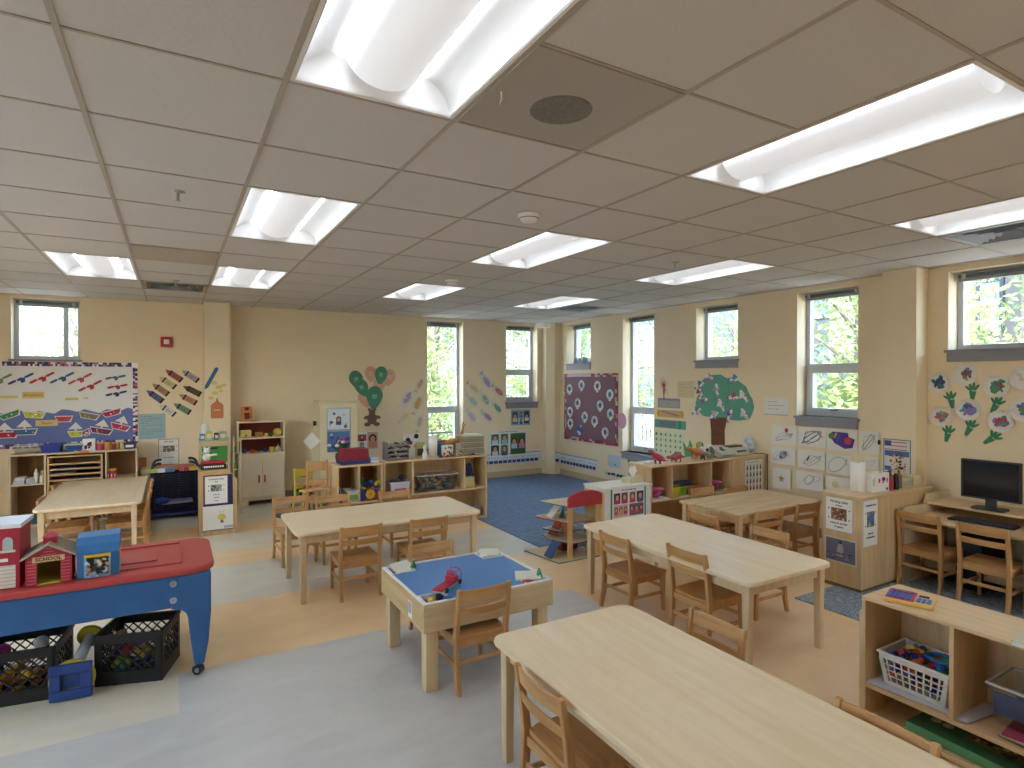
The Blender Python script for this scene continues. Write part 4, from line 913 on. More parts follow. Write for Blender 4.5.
for x, y, c, c2, lab, rz, s in [(150, 200, '#d6a95c', '#c8813f', 'yellow-orange paper fish at the upper left, right of the tall window', R(-40), 1.1), (290, 125, '#8f74b8', '#a995c9', 'purple paper fish at the top between the two windows', R(-55), 1.25), (425, 235, '#b8404f', '#7fa57a', 'red and green paper fish nearest the second window', R(-40), 1.15), (140, 340, '#8fae9c', '#cdb2cf', 'pale green and pink paper fish at the left of the group', R(-45), 1.15), (275, 320, '#5fa27f', '#c9c9de', 'green paper fish in the centre of the group', R(-55), 1.2),
    (410, 415, '#3f7f62', '#d9d9e0', 'dark green paper fish at the right of the group', R(-50), 1.15), (130, 510, '#b4a3cc', '#c9bcd9', 'lilac paper fish at the lower left of the group', R(-50), 1.05), (300, 510, '#b05a86', '#9fbf5f', 'magenta paper fish lowest in the middle of the group', R(-40), 1.1)]:
    p = fz(x, y); fish(p[0], p[1], c, c2, lab, rz, s)
# --- photo posters
def person(q, u, v, s, shirt, d=.004, hair='#2a1d18', skin='#c99a78'):
    q.disc(u, v, .5*s, mat(hair, .8), d, d+.0006, n=12, ry=.55*s); q.rect(u-.5*s, v-1.1*s, u+.5*s, v-.35*s, mat(shirt, .8), d+.0002, d+.0008); q.disc(u, v-.08*s, .33*s, mat(skin, .8), d+.0008, d+.0014, n=12, ry=.42*s)
def photoposter(M, w, h, cells, lab, title=None, edge=None, bg='#dfe1e6'):
    e = thing('photo_poster', lab, 'poster', (0, 0, 0)); q = MB(M)
    if edge: q.rect(-.02, -.02, w+.02, h+.02, mat(edge, .7), 0, .002)
    q.rect(0, 0, w, h, mat(bg, .6), .0, .003); q.obj('poster_sheet', e)
    for (a, b, c, d, bgc, people) in cells:
        q = MB(M); q.rect(a*w, b*h, c*w, d*h, mat(bgc, .7), .003, .004); s = min((d-b)*h*.62, (c-a)*w*.75/max(1, len(people)))
        for i, sh in enumerate(people): person(q, (a+(c-a)*(i+.5)/len(people))*w, (b+(d-b)*.62)*h, s, sh)
        q.obj('photo', e)
    if title: lettering(title, h*.06, M @ Matrix.Translation((w/2, h*.95, .0035)), e, mat('#4a4f86', .8), bold=.0006)
    return e
def rectB(x0, y0, x1, y1): a, b = PB(x0, y1), PB(x1, y0); return FBW @ Matrix.Translation((a[0], a[1], 0)), b[0]-a[0], b[1]-a[1]
M, w, h = rectB(489, 429.5, 526.5, 458)
photoposter(M, w, h, [(.05,.5,.26,.88,'#6a8f5a',['#c9d4e6']),(.30,.5,.50,.88,'#5c8a4e',['#8fb8d8']),(.05,.08,.26,.46,'#3c4a3a',['#d9d2c6']),(.30,.08,.50,.46,'#6f9a5c',['#40557a']),(.56,.08,.97,.88,'#3f5e3c',['#a9cfe0','#d87fae'])], 'white poster of smiling children in photos, low on the wall beside the corner', 'We Learn With Our Five Senses')
M, w, h = rectB(511, 409.5, 530, 425.5)
photoposter(M, w, h, [(.05,.1,.36,.9,'#3f6286',['#d9c9a0']),(.38,.5,.66,.9,'#8fb4cf',['#5f7a94']),(.38,.1,.66,.45,'#c4d2d6',['#324a64']),(.68,.1,.95,.9,'#2e4460',['#e0e4e8'])], 'small blue photo sheet directly under the second window', bg='#7fa7c6')
M, w, h = rectB(356, 431, 378.5, 450.5)
photoposter(M, w, h, [(.5,.04,.97,.96,'#c9a896',['#c98a7a']),(.05,.5,.46,.85,'#b34a4a',['#7a2a2a']),(.05,.08,.46,.45,'#d8dcdc',['#9aa4a2'])], 'white poster with a photo of a long-haired girl, below the paper bear', bg='#e2e4e2')
# number strip round the corner
def numstrip(M, u0, u1, v0, v1, lab, nm='number_strip'):
    e = thing(nm, lab, 'wall border', (0, 0, 0)); q = MB(M); q.rect(u0, v0, u1, v1, mat('#d9dde2', .6), 0, .002); q.rect(u0, v1-.012, u1, v1, mat('#6d85a0', .7), .002, .003); q.rect(u0, v0+.055, u1, v0+.06, mat('#7d93b0', .7), .002, .003)
    q.obj('strip', e); q = MB(M); k = u0+.01; r = random.Random(5)
    while k < u1-.07: q.rect(k, v0+.005, k+.075, v0+.052, mat(r.choice(['#2a3f86', '#33509a', '#243672']), .6), .002, .0035); k += .09
    q.obj('blue_blocks', e); q = MB(M); k = u0+.03
    while k < u1-.03: q.disc(k, v0+.1, .011, mat(r.choice(['#8a6a5a', '#7d8a9a', '#c9cdd2', '#a98a86']), .7), .002, .003, n=8); k += .06
    q.obj('little_pictures', e)
numstrip(FBW, 3.6, 5.64, .23, .40, 'white and blue number strip along the back wall above the carpet'); numstrip(FB(8.498), 5.765, 5.875, .22, .39, 'short piece of number strip on the corner column'); numstrip(FR(XR), -8.49, -7.45, .20, .37, 'white and blue number strip along the window wall beside the carpet')
# --- maroon board
a, b = PR(566, 440), PR(619, 374); a = (-8.36, .64); b = (-6.95, 1.76)
e = thing('bulletin_board', 'maroon bulletin board of small wreaths between two windows on the right wall', 'bulletin board', (0, 0, 0))
MB(FRW).rect(a[0], a[1], b[0], b[1], mat('#80616c', .85), 0, .01).obj('maroon_backing', e); border('patterned_border', FRW, a[0], a[1], b[0], b[1], .055, ['#b03a5c', '#7a2f4a', '#d0a24a', '#c9b8c4', '#8a2438', '#a24070', '#5a4a5a'], e, .07, .010, .014)
q = MB(FRW); q.rect(a[0]+.1, b[1]-.05, a[0]+.75, b[1]-.005, mat('#c9bcd2', .7), .014, .016); q.obj('title_strip', e)
W7 = 7.68
def wz(x, y): return PR(560+x/W7, 360+y/W7)
wl = ['at the upper left edge', 'at the top, second from the left', 'at the top centre', 'at the upper right', 'left of centre', 'right of centre', 'at the left edge below the centre', 'in the lower middle', 'just right of the lower middle one', 'near the right edge', 'low at the left edge', 'bright blue, low at the left', 'lowest at the right']
for k, (x, y) in enumerate([(78, 222), (170, 192), (292, 200), (388, 265), (140, 330), (313, 348), (82, 395), (195, 435), (270, 468), (393, 415), (84, 485), (155, 530), (352, 555)]):
    u, v = wz(x, y); q = MB(FRW @ Matrix.Translation((u, v, .010))); n = 14
    for i in range(n):
        t = 2*PI*i/n; q.disc(.062*math.cos(t), .062*math.sin(t), .022, mat(rnd.choice(['#dfe3ea', '#c9d0dd', '#b8c6c0', '#e6e6e2']) if k != 11 else rnd.choice(['#2f6aa8', '#3a86b4', '#dfe3ea']), .8), 0, .006+.004*(i % 2), n=8)
    q.disc(0, 0, .04, mat('#5a6f86' if k % 2 else '#6c5564', .8), 0, .005, n=12); q.prism([(-.025, -.10), (.025, -.10), (.012, -.06), (-.012, -.06)], 0, .01, PAPER)
    q.thing('paper_wreath', 'white paper wreath %s of the maroon board' % wl[k] if k != 11 else 'bright blue paper wreath low at the left of the maroon board', 'paper wreath', 'wreaths on the maroon board')
# pink balloon and papers around the tall window
u, v = PR(625, 421); q = MB(FR(XR) @ Matrix.Translation((-6.86, v, 0))); q.disc(0, 0, .10, mat('#cfa4bd', .7), 0, .004, n=24, ry=.12); q.rect(-.006, -.42, .006, -.12, mat('#d9c9d4', .7), 0, .003); q.thing('paper_balloon', 'round pink paper balloon on a stick at the left edge of the tall right window', 'paper balloon')
def rectR(x0, y0, x1, y1, X=XR):
    xm = (x0+x1)/2; dx = (x1-x0)/2; top = y0+(y0-380)/(xm-174)*dx; bot = y1-(y1-380)/(xm-174)*dx
    a, b = PR(x0, 400, X), PR(x1, 400, X); v0, v1 = PR(xm, bot, X)[1], PR(xm, top, X)[1]
    return FR(X) @ Matrix.Translation((a[0], v0, 0)), b[0]-a[0], v1-v0
M, w, h = rectR(608, 454, 620.5, 469); q = MB(M); q.rect(0, 0, w, h, mat('#c3c8d2', .7)); q.disc(w*.6, h*.25, .02, mat('#7a86a6', .7), .003, .004, n=8); lines(q, .02, .02, w-.02, .08, 2, '#8a8f9a'); q.thing('wall_paper_sheet', 'pale grey sheet of paper low on the wall left of the white cabinet', 'paper')
M, w, h = rectR(605.5, 471.5, 626, 478.5); q = MB(M); q.rect(0, 0, w, h, mat('#a8b6c8', .7))
for k in range(14): q.disc(rnd.uniform(.03, w-.03), rnd.uniform(.01, h-.01), .02, mat(rnd.choice(['#1f2330', '#33405a', '#20242c']), .7), .003, .004+k*.0001, n=7)
q.thing('photo_strip', 'dark blue photo strip low on the wall behind the white cabinet', 'photo strip')
M, w, h = rectR(628, 457, 641, 467); q = MB(M); G_ = mat('#4f8f78', .7); q.rect(0, h-.05, w, h, G_); q.rect(0, 0, .05, h-.05, G_); q.thing('green_paper_frame', 'green paper corner on the wall under the tall window sill', 'paper frame')
# posters between windows
M, w, h = rectR(658, 380, 670, 395); q = MB(M)
for k in range(18): 
    a = 2*PI*k/18; r = rnd.uniform(.08, .16); q.prism([(w/2-.009, h/2), (w/2+.009, h/2), (w/2+r*math.cos(a), h/2+.02+r*math.sin(a))], 0, .002+k*.0001, mat(rnd.choice(['#b06a58', '#a24a40', '#c98a70']), .8))
q.rect(w/2-.008, -.06, w/2+.008, h/2, mat('#8f4038', .8), 0, .003); q.thing('paper_tree', 'small reddish feathery paper plant right of the tall window', 'paper cutout')
M, w, h = rectR(677.5, 381, 694.5, 398); q = MB(M); q.rect(0, 0, w, h, mat('#d6c69c', .8)); lines(q, .02, .02, w-.02, h-.02, 4, '#a3a07a'); q.thing('yellow_note', 'pale yellow sheet of faint writing left of the paper tree', 'paper')
M, w, h = rectR(658, 398, 680, 408.5); q = MB(M); q.rect(0, 0, w, h, mat('#8a8ab2', .8)); q.rect(.015, .012, w-.015, h-.03, mat('#a8a6a0', .8), .003, .004); q.disc(w/2, h*.45, .02, mat('#b0a060', .8), .004, .005); lines(q, .03, h-.028, w-.03, h-.006, 1, '#5a5a90'); q.thing('paper_banner', 'lavender paper banner, upper one of two beside the tall window', 'paper banner')
M, w, h = rectR(657.5, 409.5, 683.5, 418.5); q = MB(M); q.rect(0, 0, w, h, mat('#d3a95c', .8)); q.prism([(w*.15, h*.72), (w*.2, h*.9), (w*.85, h*.4), (w*.8, h*.2)], .003, .004, mat('#9a74a8', .8)); q.disc(.02, h/2, .03, mat('#caa04a', .8), .003, .004); q.disc(w-.02, h/2, .03, mat('#caa04a', .8), .003, .004); q.thing('paper_banner', 'orange paper banner with a purple stripe, lower of the two', 'paper banner')
M, w, h = rectR(655, 419, 686, 430); q = MB(M); q.rect(0, 0, w, h, mat('#5c9a88', .8)); q.rect(w*.17, .02, w*.68, h-.015, mat('#7a7086', .8), .003, .004); q.rect(w*.3, .04, w*.6, h-.03, mat('#5c8a76', .8), .004, .005); q.rect(w*.78, 0, w*.86, h, mat('#37806c', .8), .003, .004); q.thing('calendar_header', 'teal picture header above the calendar chart', 'poster')
M, w, h = rectR(654.5, 429.5, 684, 459); w += .0; q = MB(M); q.rect(0, 0, w, h, mat('#d9dcb4', .7))
for i in range(6):
    for j in range(4):
        s = .034; uu, vv = .03+i*(w-.06)/5.5, .05+j*(h-.09)/3.4
        q.rect(uu, vv, uu+s*.8, vv+s, mat(['#6a8fb0', '#6aa08a', '#5d80a2'][(i+j) % 3] if not (i < 2 and j == 3 or i > 3 and j == 0) else '#3a4a4a', .7), .003, .0045)
q.thing('calendar_chart', 'pale yellow calendar chart with rows of little blue squares behind the dinosaurs', 'calendar')
q = MB(FRW); u, v = PR(691, 455); 
q.prism([(u-.10, v-.05), (u+.04, v-.05), (u+.02, v+.14), (u-.02, v+.20), (u-.06, v+.06), (u-.14, v+.18)], 0, .004, mat('#4f9a5c', .7)); q.thing('paper_leaves', 'green paper leaves beside the calendar chart', 'paper cutout')
u, v = PR(700.5, 455); q = MB(FRW @ Matrix.Translation((u-.02, v-.05, 0)) @ Matrix.Rotation(R(10), 4, 'Z')); q.rect(0, 0, .07, .22, mat('#c9b43a', .6)); q.rect(.07, 0, .10, .2, mat('#4f86a0', .6)); q.rect(-.02, .03, 0, .2, mat('#4f9a5c', .6)); q.thing('yellow_card', 'tall yellow card with green and blue edges beside the paper tree trunk', 'paper')
# paper tree
CT = 8.533
def tz(x, y): return PR(640+x/CT, 370+y/CT)
e = thing('paper_tree', 'large green paper tree with a brown trunk on the right wall under the small window', 'paper tree', (0, 0, 0))
out = [(520, 110), (560, 60), (620, 42), (690, 38), (740, 70), (800, 60), (850, 100), (905, 140), (930, 200), (960, 250), (975, 320), (955, 380), (935, 420), (850, 432), (760, 425), (700, 418), (610, 402), (540, 392), (500, 350), (475, 290), (490, 230), (520, 180)]
MB(FRW).prism([tz(*p) for p in out], 0, .005, mat('#62a288', .8)).obj('tree_crown', e)
q = MB(FRW)
for k in range(2):
    pts = [tz(*p) for p in ([(750, 95), (765, 200), (745, 300)] if k == 0 else [(690, 300), (640, 250), (590, 300)])]; q.tube([(a, b, .005) for a, b in pts], .003, mat('#4a8670', .8), 5)
q.obj('crown_fold', e)
a, b, c, d = tz(612, 640), tz(725, 640), tz(745, 405), tz(600, 405)
MB(FRW).prism([a, b, (b[0]-.005, (b[1]+c[1])/2), c, d, (a[0]-.005, (a[1]+d[1])/2)], 0, .008, mat('#7a4a2c', .85, noise=.35, nscale=25)).obj('tree_trunk', e)
bird = [(590, 65, '#c06a80', 'red-tipped paper bird at the top left of the paper tree'), (515, 130, '#4a7f9a', 'blue-green paper bird at the upper left edge of the paper tree'), (515, 180, '#a24a5a', 'dark red paper bird at the left edge of the paper tree'), (545, 245, '#8a70b8', 'purple and white paper bird at the left of the paper tree'), (490, 350, '#5a8fa8', 'blue paper bird hanging off the lower left of the paper tree'),
 (660, 165, '#b090c0', 'lilac paper bird near the top centre of the paper tree'), (810, 80, '#6a8ac0', 'blue and violet paper bird on top right of the paper tree'), (800, 235, '#c0405a', 'red, white and black paper bird right of the fold'), (885, 215, '#e3dcd2', 'white paper bird at the right of the paper tree'), (695, 290, '#dfe0dc', 'white paper bird at the centre of the paper tree'), (635, 385, '#b9b0d0', 'pale paper bird just above the trunk of the paper tree'), (770, 385, '#8a5ab0', 'violet paper bird at the lower right above the trunk'), (895, 370, '#cfc9d4', 'pale pink paper bird at the lower right of the paper tree')]
for x, y, c, lab in bird:
    u, v = tz(x, y); s = .065; an = rnd.uniform(0, 3); q = MB(FRW @ Matrix.Translation((u, v, .006)) @ Matrix.Rotation(an, 4, 'Z'))
    q.disc(0, 0, s*1.2, PAPER, 0, .003, n=10, ry=s*.4); q.prism([(-.01, 0), (s*.8, s*.3), (.0, s*1.1), (-s*.4, s*.2)], .001, .006, mat(c, .8)); q.prism([(-.01, 0), (s*.2, -s*1.0), (-s*.5, -s*.4)], .001, .006, mat('#7f95b8', .8)); q.prism([(-s, 0), (-s*1.5, s*.4), (-s*1.4, -s*.35)], 0, .004, mat(c, .8))
    for i in range(5): q.disc(rnd.uniform(-s, s)*.8, rnd.uniform(-s, s)*.3, .008, mat(rnd.choice([c, '#2a3040', '#d05a6a', '#3f9a8a']), .8), .003, .004, n=6)
    q.thing('paper_bird', lab, 'paper bird', 'paper birds on the paper tree')
# note + drawings
M, w, h = rectR(764.5, 397, 788.5, 416); q = MB(M); q.rect(0, 0, w, h, mat('#e2e1dc', .8)); lines(q, .05, .05, w-.05, h-.03, 3, '#55535a'); q.rect(0, 0, w, .012, mat('#a9bfb0', .8), .003, .004); q.thing('handwritten_note', 'white sheet of handwriting on the right wall above the drawings', 'paper')
DZ = 6.827
def dz(x, y): return (765+x/DZ, 415+y/DZ)
draw = [(48, 65, 218, 212, 'a small red heart', 0), (233, 78, 418, 228, 'round blue-grey scribbles', 1), (430, 95, 635, 258, 'a bold purple, green and orange shape', 2), (650, 108, 790, 270, 'wavy grey lines', 3),
        (50, 215, 215, 348, 'a dark blue scribble', 4), (233, 230, 418, 378, 'a short navy stroke', 5), (430, 262, 605, 418, 'one large oval outline', 6), (690, 280, 788, 372, 'faint grey marks behind the paper roll', 7),
        (65, 355, 188, 515, 'a small brown star', 8), (228, 375, 412, 525, 'faint red marks', 9), (430, 410, 600, 520, 'a pale yellow patch', 10)]
for x0, y0, x1, y1, what, k in draw:
    p0, p1 = dz(x0, y0), dz(x1, y1); M, w, h = rectR(p0[0], p0[1], p1[0], p1[1]); M = M @ Matrix.Translation((0, 0, k*.0035)); q = MB(M); q.rect(0, 0, w, h, PAPER)
    r = random.Random(k)
    def scr(c, n, cx, cy, rx, ry, th=.0022, wob=.35):
        pts = []; 
        for i in range(n): t = i*.55; pts.append((w*(cx+rx*math.cos(t)*(1-wob*r.random())), h*(cy+ry*math.sin(t*1.13)*(1-wob*r.random())), .0035))
        q.tube(pts, th, mat(c, .8), 4)
    if k == 0: scr('#8a8c92', 26, .5, .4, .4, .25); q.disc(w*.6, h*.75, .022, mat('#c0384a', .8), .003, .0045, n=10, ry=.026)
    elif k == 1: scr('#6f8096', 46, .5, .5, .42, .4, .003)
    elif k == 2:
        q.prism([(w*.05, h*.75), (w*.2, h*.9), (w*.7, h*.88), (w*.72, h*.7), (w*.92, h*.6), (w*.85, h*.2), (w*.6, h*.12), (w*.25, h*.35)], .003, .004, mat('#5a3a94', .8)); q.disc(w*.14, h*.68, .03, mat('#3f8a4f', .8), .004, .005); q.prism([(w*.2, h*.6), (w*.28, h*.6), (w*.36, h*.85), (w*.28, h*.85)], .004, .005, mat('#d8a23a', .8)); q.prism([(w*.3, h*.4), (w*.38, h*.4), (w*.45, h*.8), (w*.37, h*.8)], .004, .005, mat('#3a62a8', .8)); q.disc(w*.7, h*.5, .035, mat('#c4513f', .8), .004, .005)
    elif k == 3: scr('#8f9196', 34, .45, .5, .38, .42); q.disc(w*.97, h*.55, .014, BLACK, .003, .004, ry=.026)
    elif k == 4: scr('#9a9ca4', 20, .4, .5, .4, .4); scr('#2f5a9a', 40, .5, .55, .16, .22, .004)
    elif k == 5: scr('#9d9da2', 24, .55, .45, .4, .35); q.prism([(w*.33, h*.42), (w*.38, h*.4), (w*.46, h*.68), (w*.42, h*.7)], .003, .005, mat('#2a2f6a', .8))
    elif k == 6: scr('#8a8c90', 13, .45, .5, .38, .42, .0028, .08)
    elif k == 7: scr('#b9b9bc', 16, .5, .5, .35, .3)
    elif k == 8:
        st = [(w/2+(.045 if i % 2 == 0 else .02)*math.cos(PI/2+i*PI/5), h*.5+(.045 if i % 2 == 0 else .02)*math.sin(PI/2+i*PI/5)) for i in range(10)]; q.prism(st, .003, .005, mat('#b08a5c', .8)); scr('#8a5a4a', 8, .5, .5, .1, .1)
    elif k == 9: scr('#b8686a', 14, .5, .55, .2, .3); scr('#b9b9bc', 12, .6, .6, .35, .3)
    else: q.disc(w*.4, h*.35, .035, mat('#ddd29a', .8), .003, .004)
    q.thing('child_drawing', 'child\'s drawing with %s, taped to the right wall' % what, 'drawing', 'drawings taped in a grid')
# flag poster on the pilaster side
XP = 5.68; a = PR(883.5, 471.5, XP); b = PR(911, 440.5, XP); M = FR(XP) @ Matrix.Translation((a[0], a[1], 0)); w, h = b[0]-a[0], b[1]-a[1]
w = min(w, .27)
q = MB(M); q.rect(0, 0, w, h, mat('#4f7f8a', .7)); q.rect(.008, .008, w-.008, h-.008, mat('#d9d4cc', .7), .003, .004)
for k in range(5): q.rect(.012, h*.68+k*h*.055, w-.03, h*.68+k*h*.055+h*.028, mat(['#b8546a', '#d9c9cc'][k % 2], .7), .004, .005)
q.rect(.012, h*.8, w*.3, h*.95, mat('#3d4f86', .7), .005, .006); q.rect(.012, h*.5, w-.012, h*.66, mat('#3f6aa8', .7), .004, .005); q.rect(.012, .02, w*.3, .06, mat('#3f6aa8', .7), .004, .005)
for cx in (.38, .68):
    for k in range(22): t = rnd.uniform(0, 1); q.disc(w*cx+rnd.uniform(-.03, .03), h*(.08+.55*t), .010, mat(rnd.choice(['#b0543a', '#3a2a26', '#d9a05a', '#c9c2b8', '#7a3a30']), .7), .005, .0062+k*.0001, n=7)
q.thing('flag_poster', 'poster of a striped flag above two small patterned figures on the right pilaster', 'poster')
# paper plate flowers
FZ = 7.68
def pz(x, y): return PR(924+x/FZ, 360+y/FZ)
fl = [(118, 175, '#2a4f6a', ['#254a78', '#4f3a80', '#2f7a86'], 'highest at the left, with a dark blue diagonal blot', (210, 305, R(8))), (315, 110, '#6fa06a', ['#6a7fc0', '#8fb45a', '#7a4a3a'], 'with a small green and blue middle, in the top row', (375, 240, R(-2))), (560, 200, '#3f8f5a', ['#a83a4c', '#3f9a4a', '#2a8f8a', '#a23348'], 'largest and fullest, red and green, in the middle', (555, 345, R(-25))), (770, 140, '#e6e2dc', ['#c9b8a8', '#b5a59a'], 'nearly blank, at the right edge of the picture near the window', None),
      (130, 430, '#b9a8c0', ['#c46a4a', '#8ab45a', '#2c4f9a', '#8a6ab8'], 'lowest at the left, with scattered orange, green and blue dabs', (185, 565, R(-12))), (345, 380, '#5f8ab0', ['#5a8fb0', '#2a3a30', '#8a70b0', '#2f4f86'], 'with blue streaks around a dark middle', (355, 520, R(-25))), (595, 470, '#7f9aa8', ['#7a86c0', '#b83f5a', '#3f8a6a', '#2f8f9a'], 'lowest in the middle, with pink and teal dabs', (525, 600, R(-50))), (770, 385, '#d8d0cc', ['#c03f4a', '#4f8a5a', '#5a6ab8'], 'with red dabs, at the right edge of the picture lower down', None)]
PLT = mat('#dedad3', .7)
for x, y, c, cs, where, stem in fl:
    u, v = pz(x, y); e = thing('paper_plate_flower', 'paper plate flower %s' % where, 'paper flower', (0, 0, 0), 0, 'paper plate flowers on the right wall')
    q = MB(FRW @ Matrix.Translation((u, v, 0))); n = 40; r0, r1 = .066, .092; vs = []; 
    for i in range(n): t = 2*PI*i/n; z = .012+.003*(i % 2); vs += [(r0*math.cos(t), r0*math.sin(t), .004), (r1*math.cos(t), r1*math.sin(t), z), (r1*math.cos(t), r1*math.sin(t), z-.003)]
    fs = []
    for i in range(n): a, b = 3*i, 3*((i+1) % n); fs += [(a, b, b+1, a+1), (a+1, b+1, b+2, a+2)]
    q.add(vs, fs, PLT); q.disc(0, 0, r0, PLT, 0, .004, n=n); q.obj('paper_plate', e)
    q = MB(FRW @ Matrix.Translation((u, v, 0))); r = random.Random(int(x)); m_ = 22 if len(cs) > 2 else 4
    for i in range(m_):
        t = r.uniform(0, 2*PI); rr = r.uniform(0, .052) if where.startswith('largest') else r.uniform(0, .045); q.disc(rr*math.cos(t), rr*math.sin(t), r.uniform(.014, .032), mat(r.choice(cs), .6), .004, .0048+i*.00006, n=9, ry=r.uniform(.010, .018), rot=r.uniform(0, 3))
    q.obj('paint_blots', e)
    if stem:
        su, sv = pz(stem[0], stem[1]); q = MB(FRW @ Matrix.Translation((su, sv, 0)) @ Matrix.Rotation(stem[2], 4, 'Z')); g = mat('#3f8a68', .75)
        q.prism([(-.012, -.075), (.012, -.075), (.026, .0), (-.026, .0)], 0, .003, g)
        for t, L in ((-.9, .055), (-.35, .07), (.1, .075), (.6, .065)): q.disc(math.sin(t)*L*.7, math.cos(t)*L*.6, .011, g, 0, .0032, n=10, ry=.034, rot=-t)
        q.obj('hand_shaped_leaf', e)
# ================================================================ SMALL THINGS ON THE FURNITURE
def bin_(name, lab, cat, x, y, z, w, d, h, m, rim=None, rz=0, taper=.85, group=None, t=.004):
    """open tapered box, front-left corner x,y"""
    e = thing(name, lab, cat, (x+w/2, y+d/2, z), rz, group); a, b = w/2, d/2; c, f = a*taper, b*taper
    q = MB(); vs = [(-c,-f,0),(c,-f,0),(c,f,0),(-c,f,0),(-a,-b,h),(a,-b,h),(a,b,h),(-a,b,h)]; vi = [(-c+t,-f+t,t),(c-t,-f+t,t),(c-t,f-t,t),(-c+t,f-t,t),(-a+t,-b+t,h),(a-t,-b+t,h),(a-t,b-t,h),(-a+t,b-t,h)]
    q.add(vs+vi, [(0,3,2,1),(0,1,5,4),(1,2,6,5),(2,3,7,6),(3,0,4,7),(8,9,10,11),(8,12,13,9),(9,13,14,10),(10,14,15,11),(11,15,12,8),(4,5,13,12),(5,6,14,13),(6,7,15,14),(7,4,12,15)], m); q.obj('bin_body', e)
    q = MB(); r = .007; q.box(-a-r, -b-r, h-.008, a+r, -b+.002, h+.002, rim or m); q.box(-a-r, b-.002, h-.008, a+r, b+r, h+.002, rim or m); q.box(-a-r, -b, h-.008, -a+.002, b, h+.002, rim or m); q.box(a-.002, -b, h-.008, a+r, b, h+.002, rim or m); q.obj('rim', e); return e
def filler(n, x0, y0, x1, y1, z0, z1, cols, s, name, lab, cat, grp, seed=1, kinds=(0, 1, 2, 3)):
    r = random.Random(seed)
    for k in range(n):
        c, cn = cols[k % len(cols)]; toyshape(kinds[k % len(kinds)], mat(c, .45), r.uniform(x0, x1), r.uniform(y0, y1), z0+(z1-z0)*(k/n), s*r.uniform(.8, 1.15), name, lab.replace('#', cn), cat, grp)
def book(name, lab, cat, x, y, z, w, d, h, c, rz=0, cover=None, grp=None, tilt=0):
    e = thing(name, lab, cat, (x, y, z), rz, grp); e.rotation_euler = (R(tilt), 0, rz)
    MB().box(-w/2+.003, -d/2+.003, .002, w/2-.003, d/2-.003, h-.002, PAPER).obj('pages', e); q = MB(); q.box(-w/2, -d/2, 0, w/2, d/2, .002, mat(c, .5)).box(-w/2, -d/2, h-.002, w/2, d/2, h, mat(c, .5)).box(-w/2, -d/2, .002, -w/2+.003, d/2, h-.002, mat(c, .5)); q.obj('cover', e); return e
# --- near basket shelf (top z .61, opening board z .19)
x0 = 2.92
e = thing('toy_cash_register', 'yellow and red toy calculator lying on top of the basket shelf', 'toy calculator', (3.02, 1.46, .611), R(-72)); e.scale = (1, 1.4, 1); YL = mat('#e0b563', .45)
MB().prism([(-.095, -.055), (.095, -.055), (.095, .055), (-.095, .055)], 0, .02, YL).obj('toy_body', e, bevel=.004); MB().box(-.092, -.05, .02, .02, .052, .024, mat('#b5364a', .45)).obj('red_panel', e)
q = MB()
for i in range(4):
    for j in range(3): q.box(-.085+i*.025, -.045+j*.02, .024, -.066+i*.025, -.03+j*.02, .03, mat('#4a68b8', .4))
for i in range(3):
    for j in range(2): q.box(.03+i*.02, -.04+j*.022, .02, .045+i*.02, -.025+j*.022, .027, mat('#5a7ac4', .4))
q.obj('buttons', e); q = MB(); q.box(-.08, .022, .024, .01, .045, .028, mat('#7a3a52', .4)); q.box(.03, .02, .02, .07, .035, .0235, DARK); q.obj('display', e)
book('picture_book', 'pale thick book at the right end of the basket shelf, under another', 'book', 3.0, .93, .611, .2, .26, .022, '#c9c2a8', R(-86))
book('picture_book', 'white book with a small red mark lying on top of the pale book', 'book', 3.02, .905, .634, .17, .22, .02, '#dedbd2', R(-84))
q = MB(); q.disc(0, 0, .02, mat('#b0405a', .6), 0, .0008, n=12, ry=.01); o = q.obj('red_mark', origin=(0, 0, 0)); o.location = (2.965, .975, .6545); o.parent = None
o.parent = [x for x in C.objects if x.get('label', '').startswith('white book with')][0]; o.location = (.06, -.05, .0202)
# papers on board
for k, (dx_, dy_, a) in enumerate([(0, 0, 2), (.02, -.03, -4), (-.01, .02, 5), (.01, -.08, -8)]):
    q = MB(TR(3.05+dx_, 1.42+dy_, .191+k*.002, R(a))); q.box(-.12, -.17, 0, .12, .17, .0018, mat('#c6c8cf', .7)); q.thing('paper_sheet', 'loose sheet of white paper under the white basket', 'paper', 'loose papers under the basket')
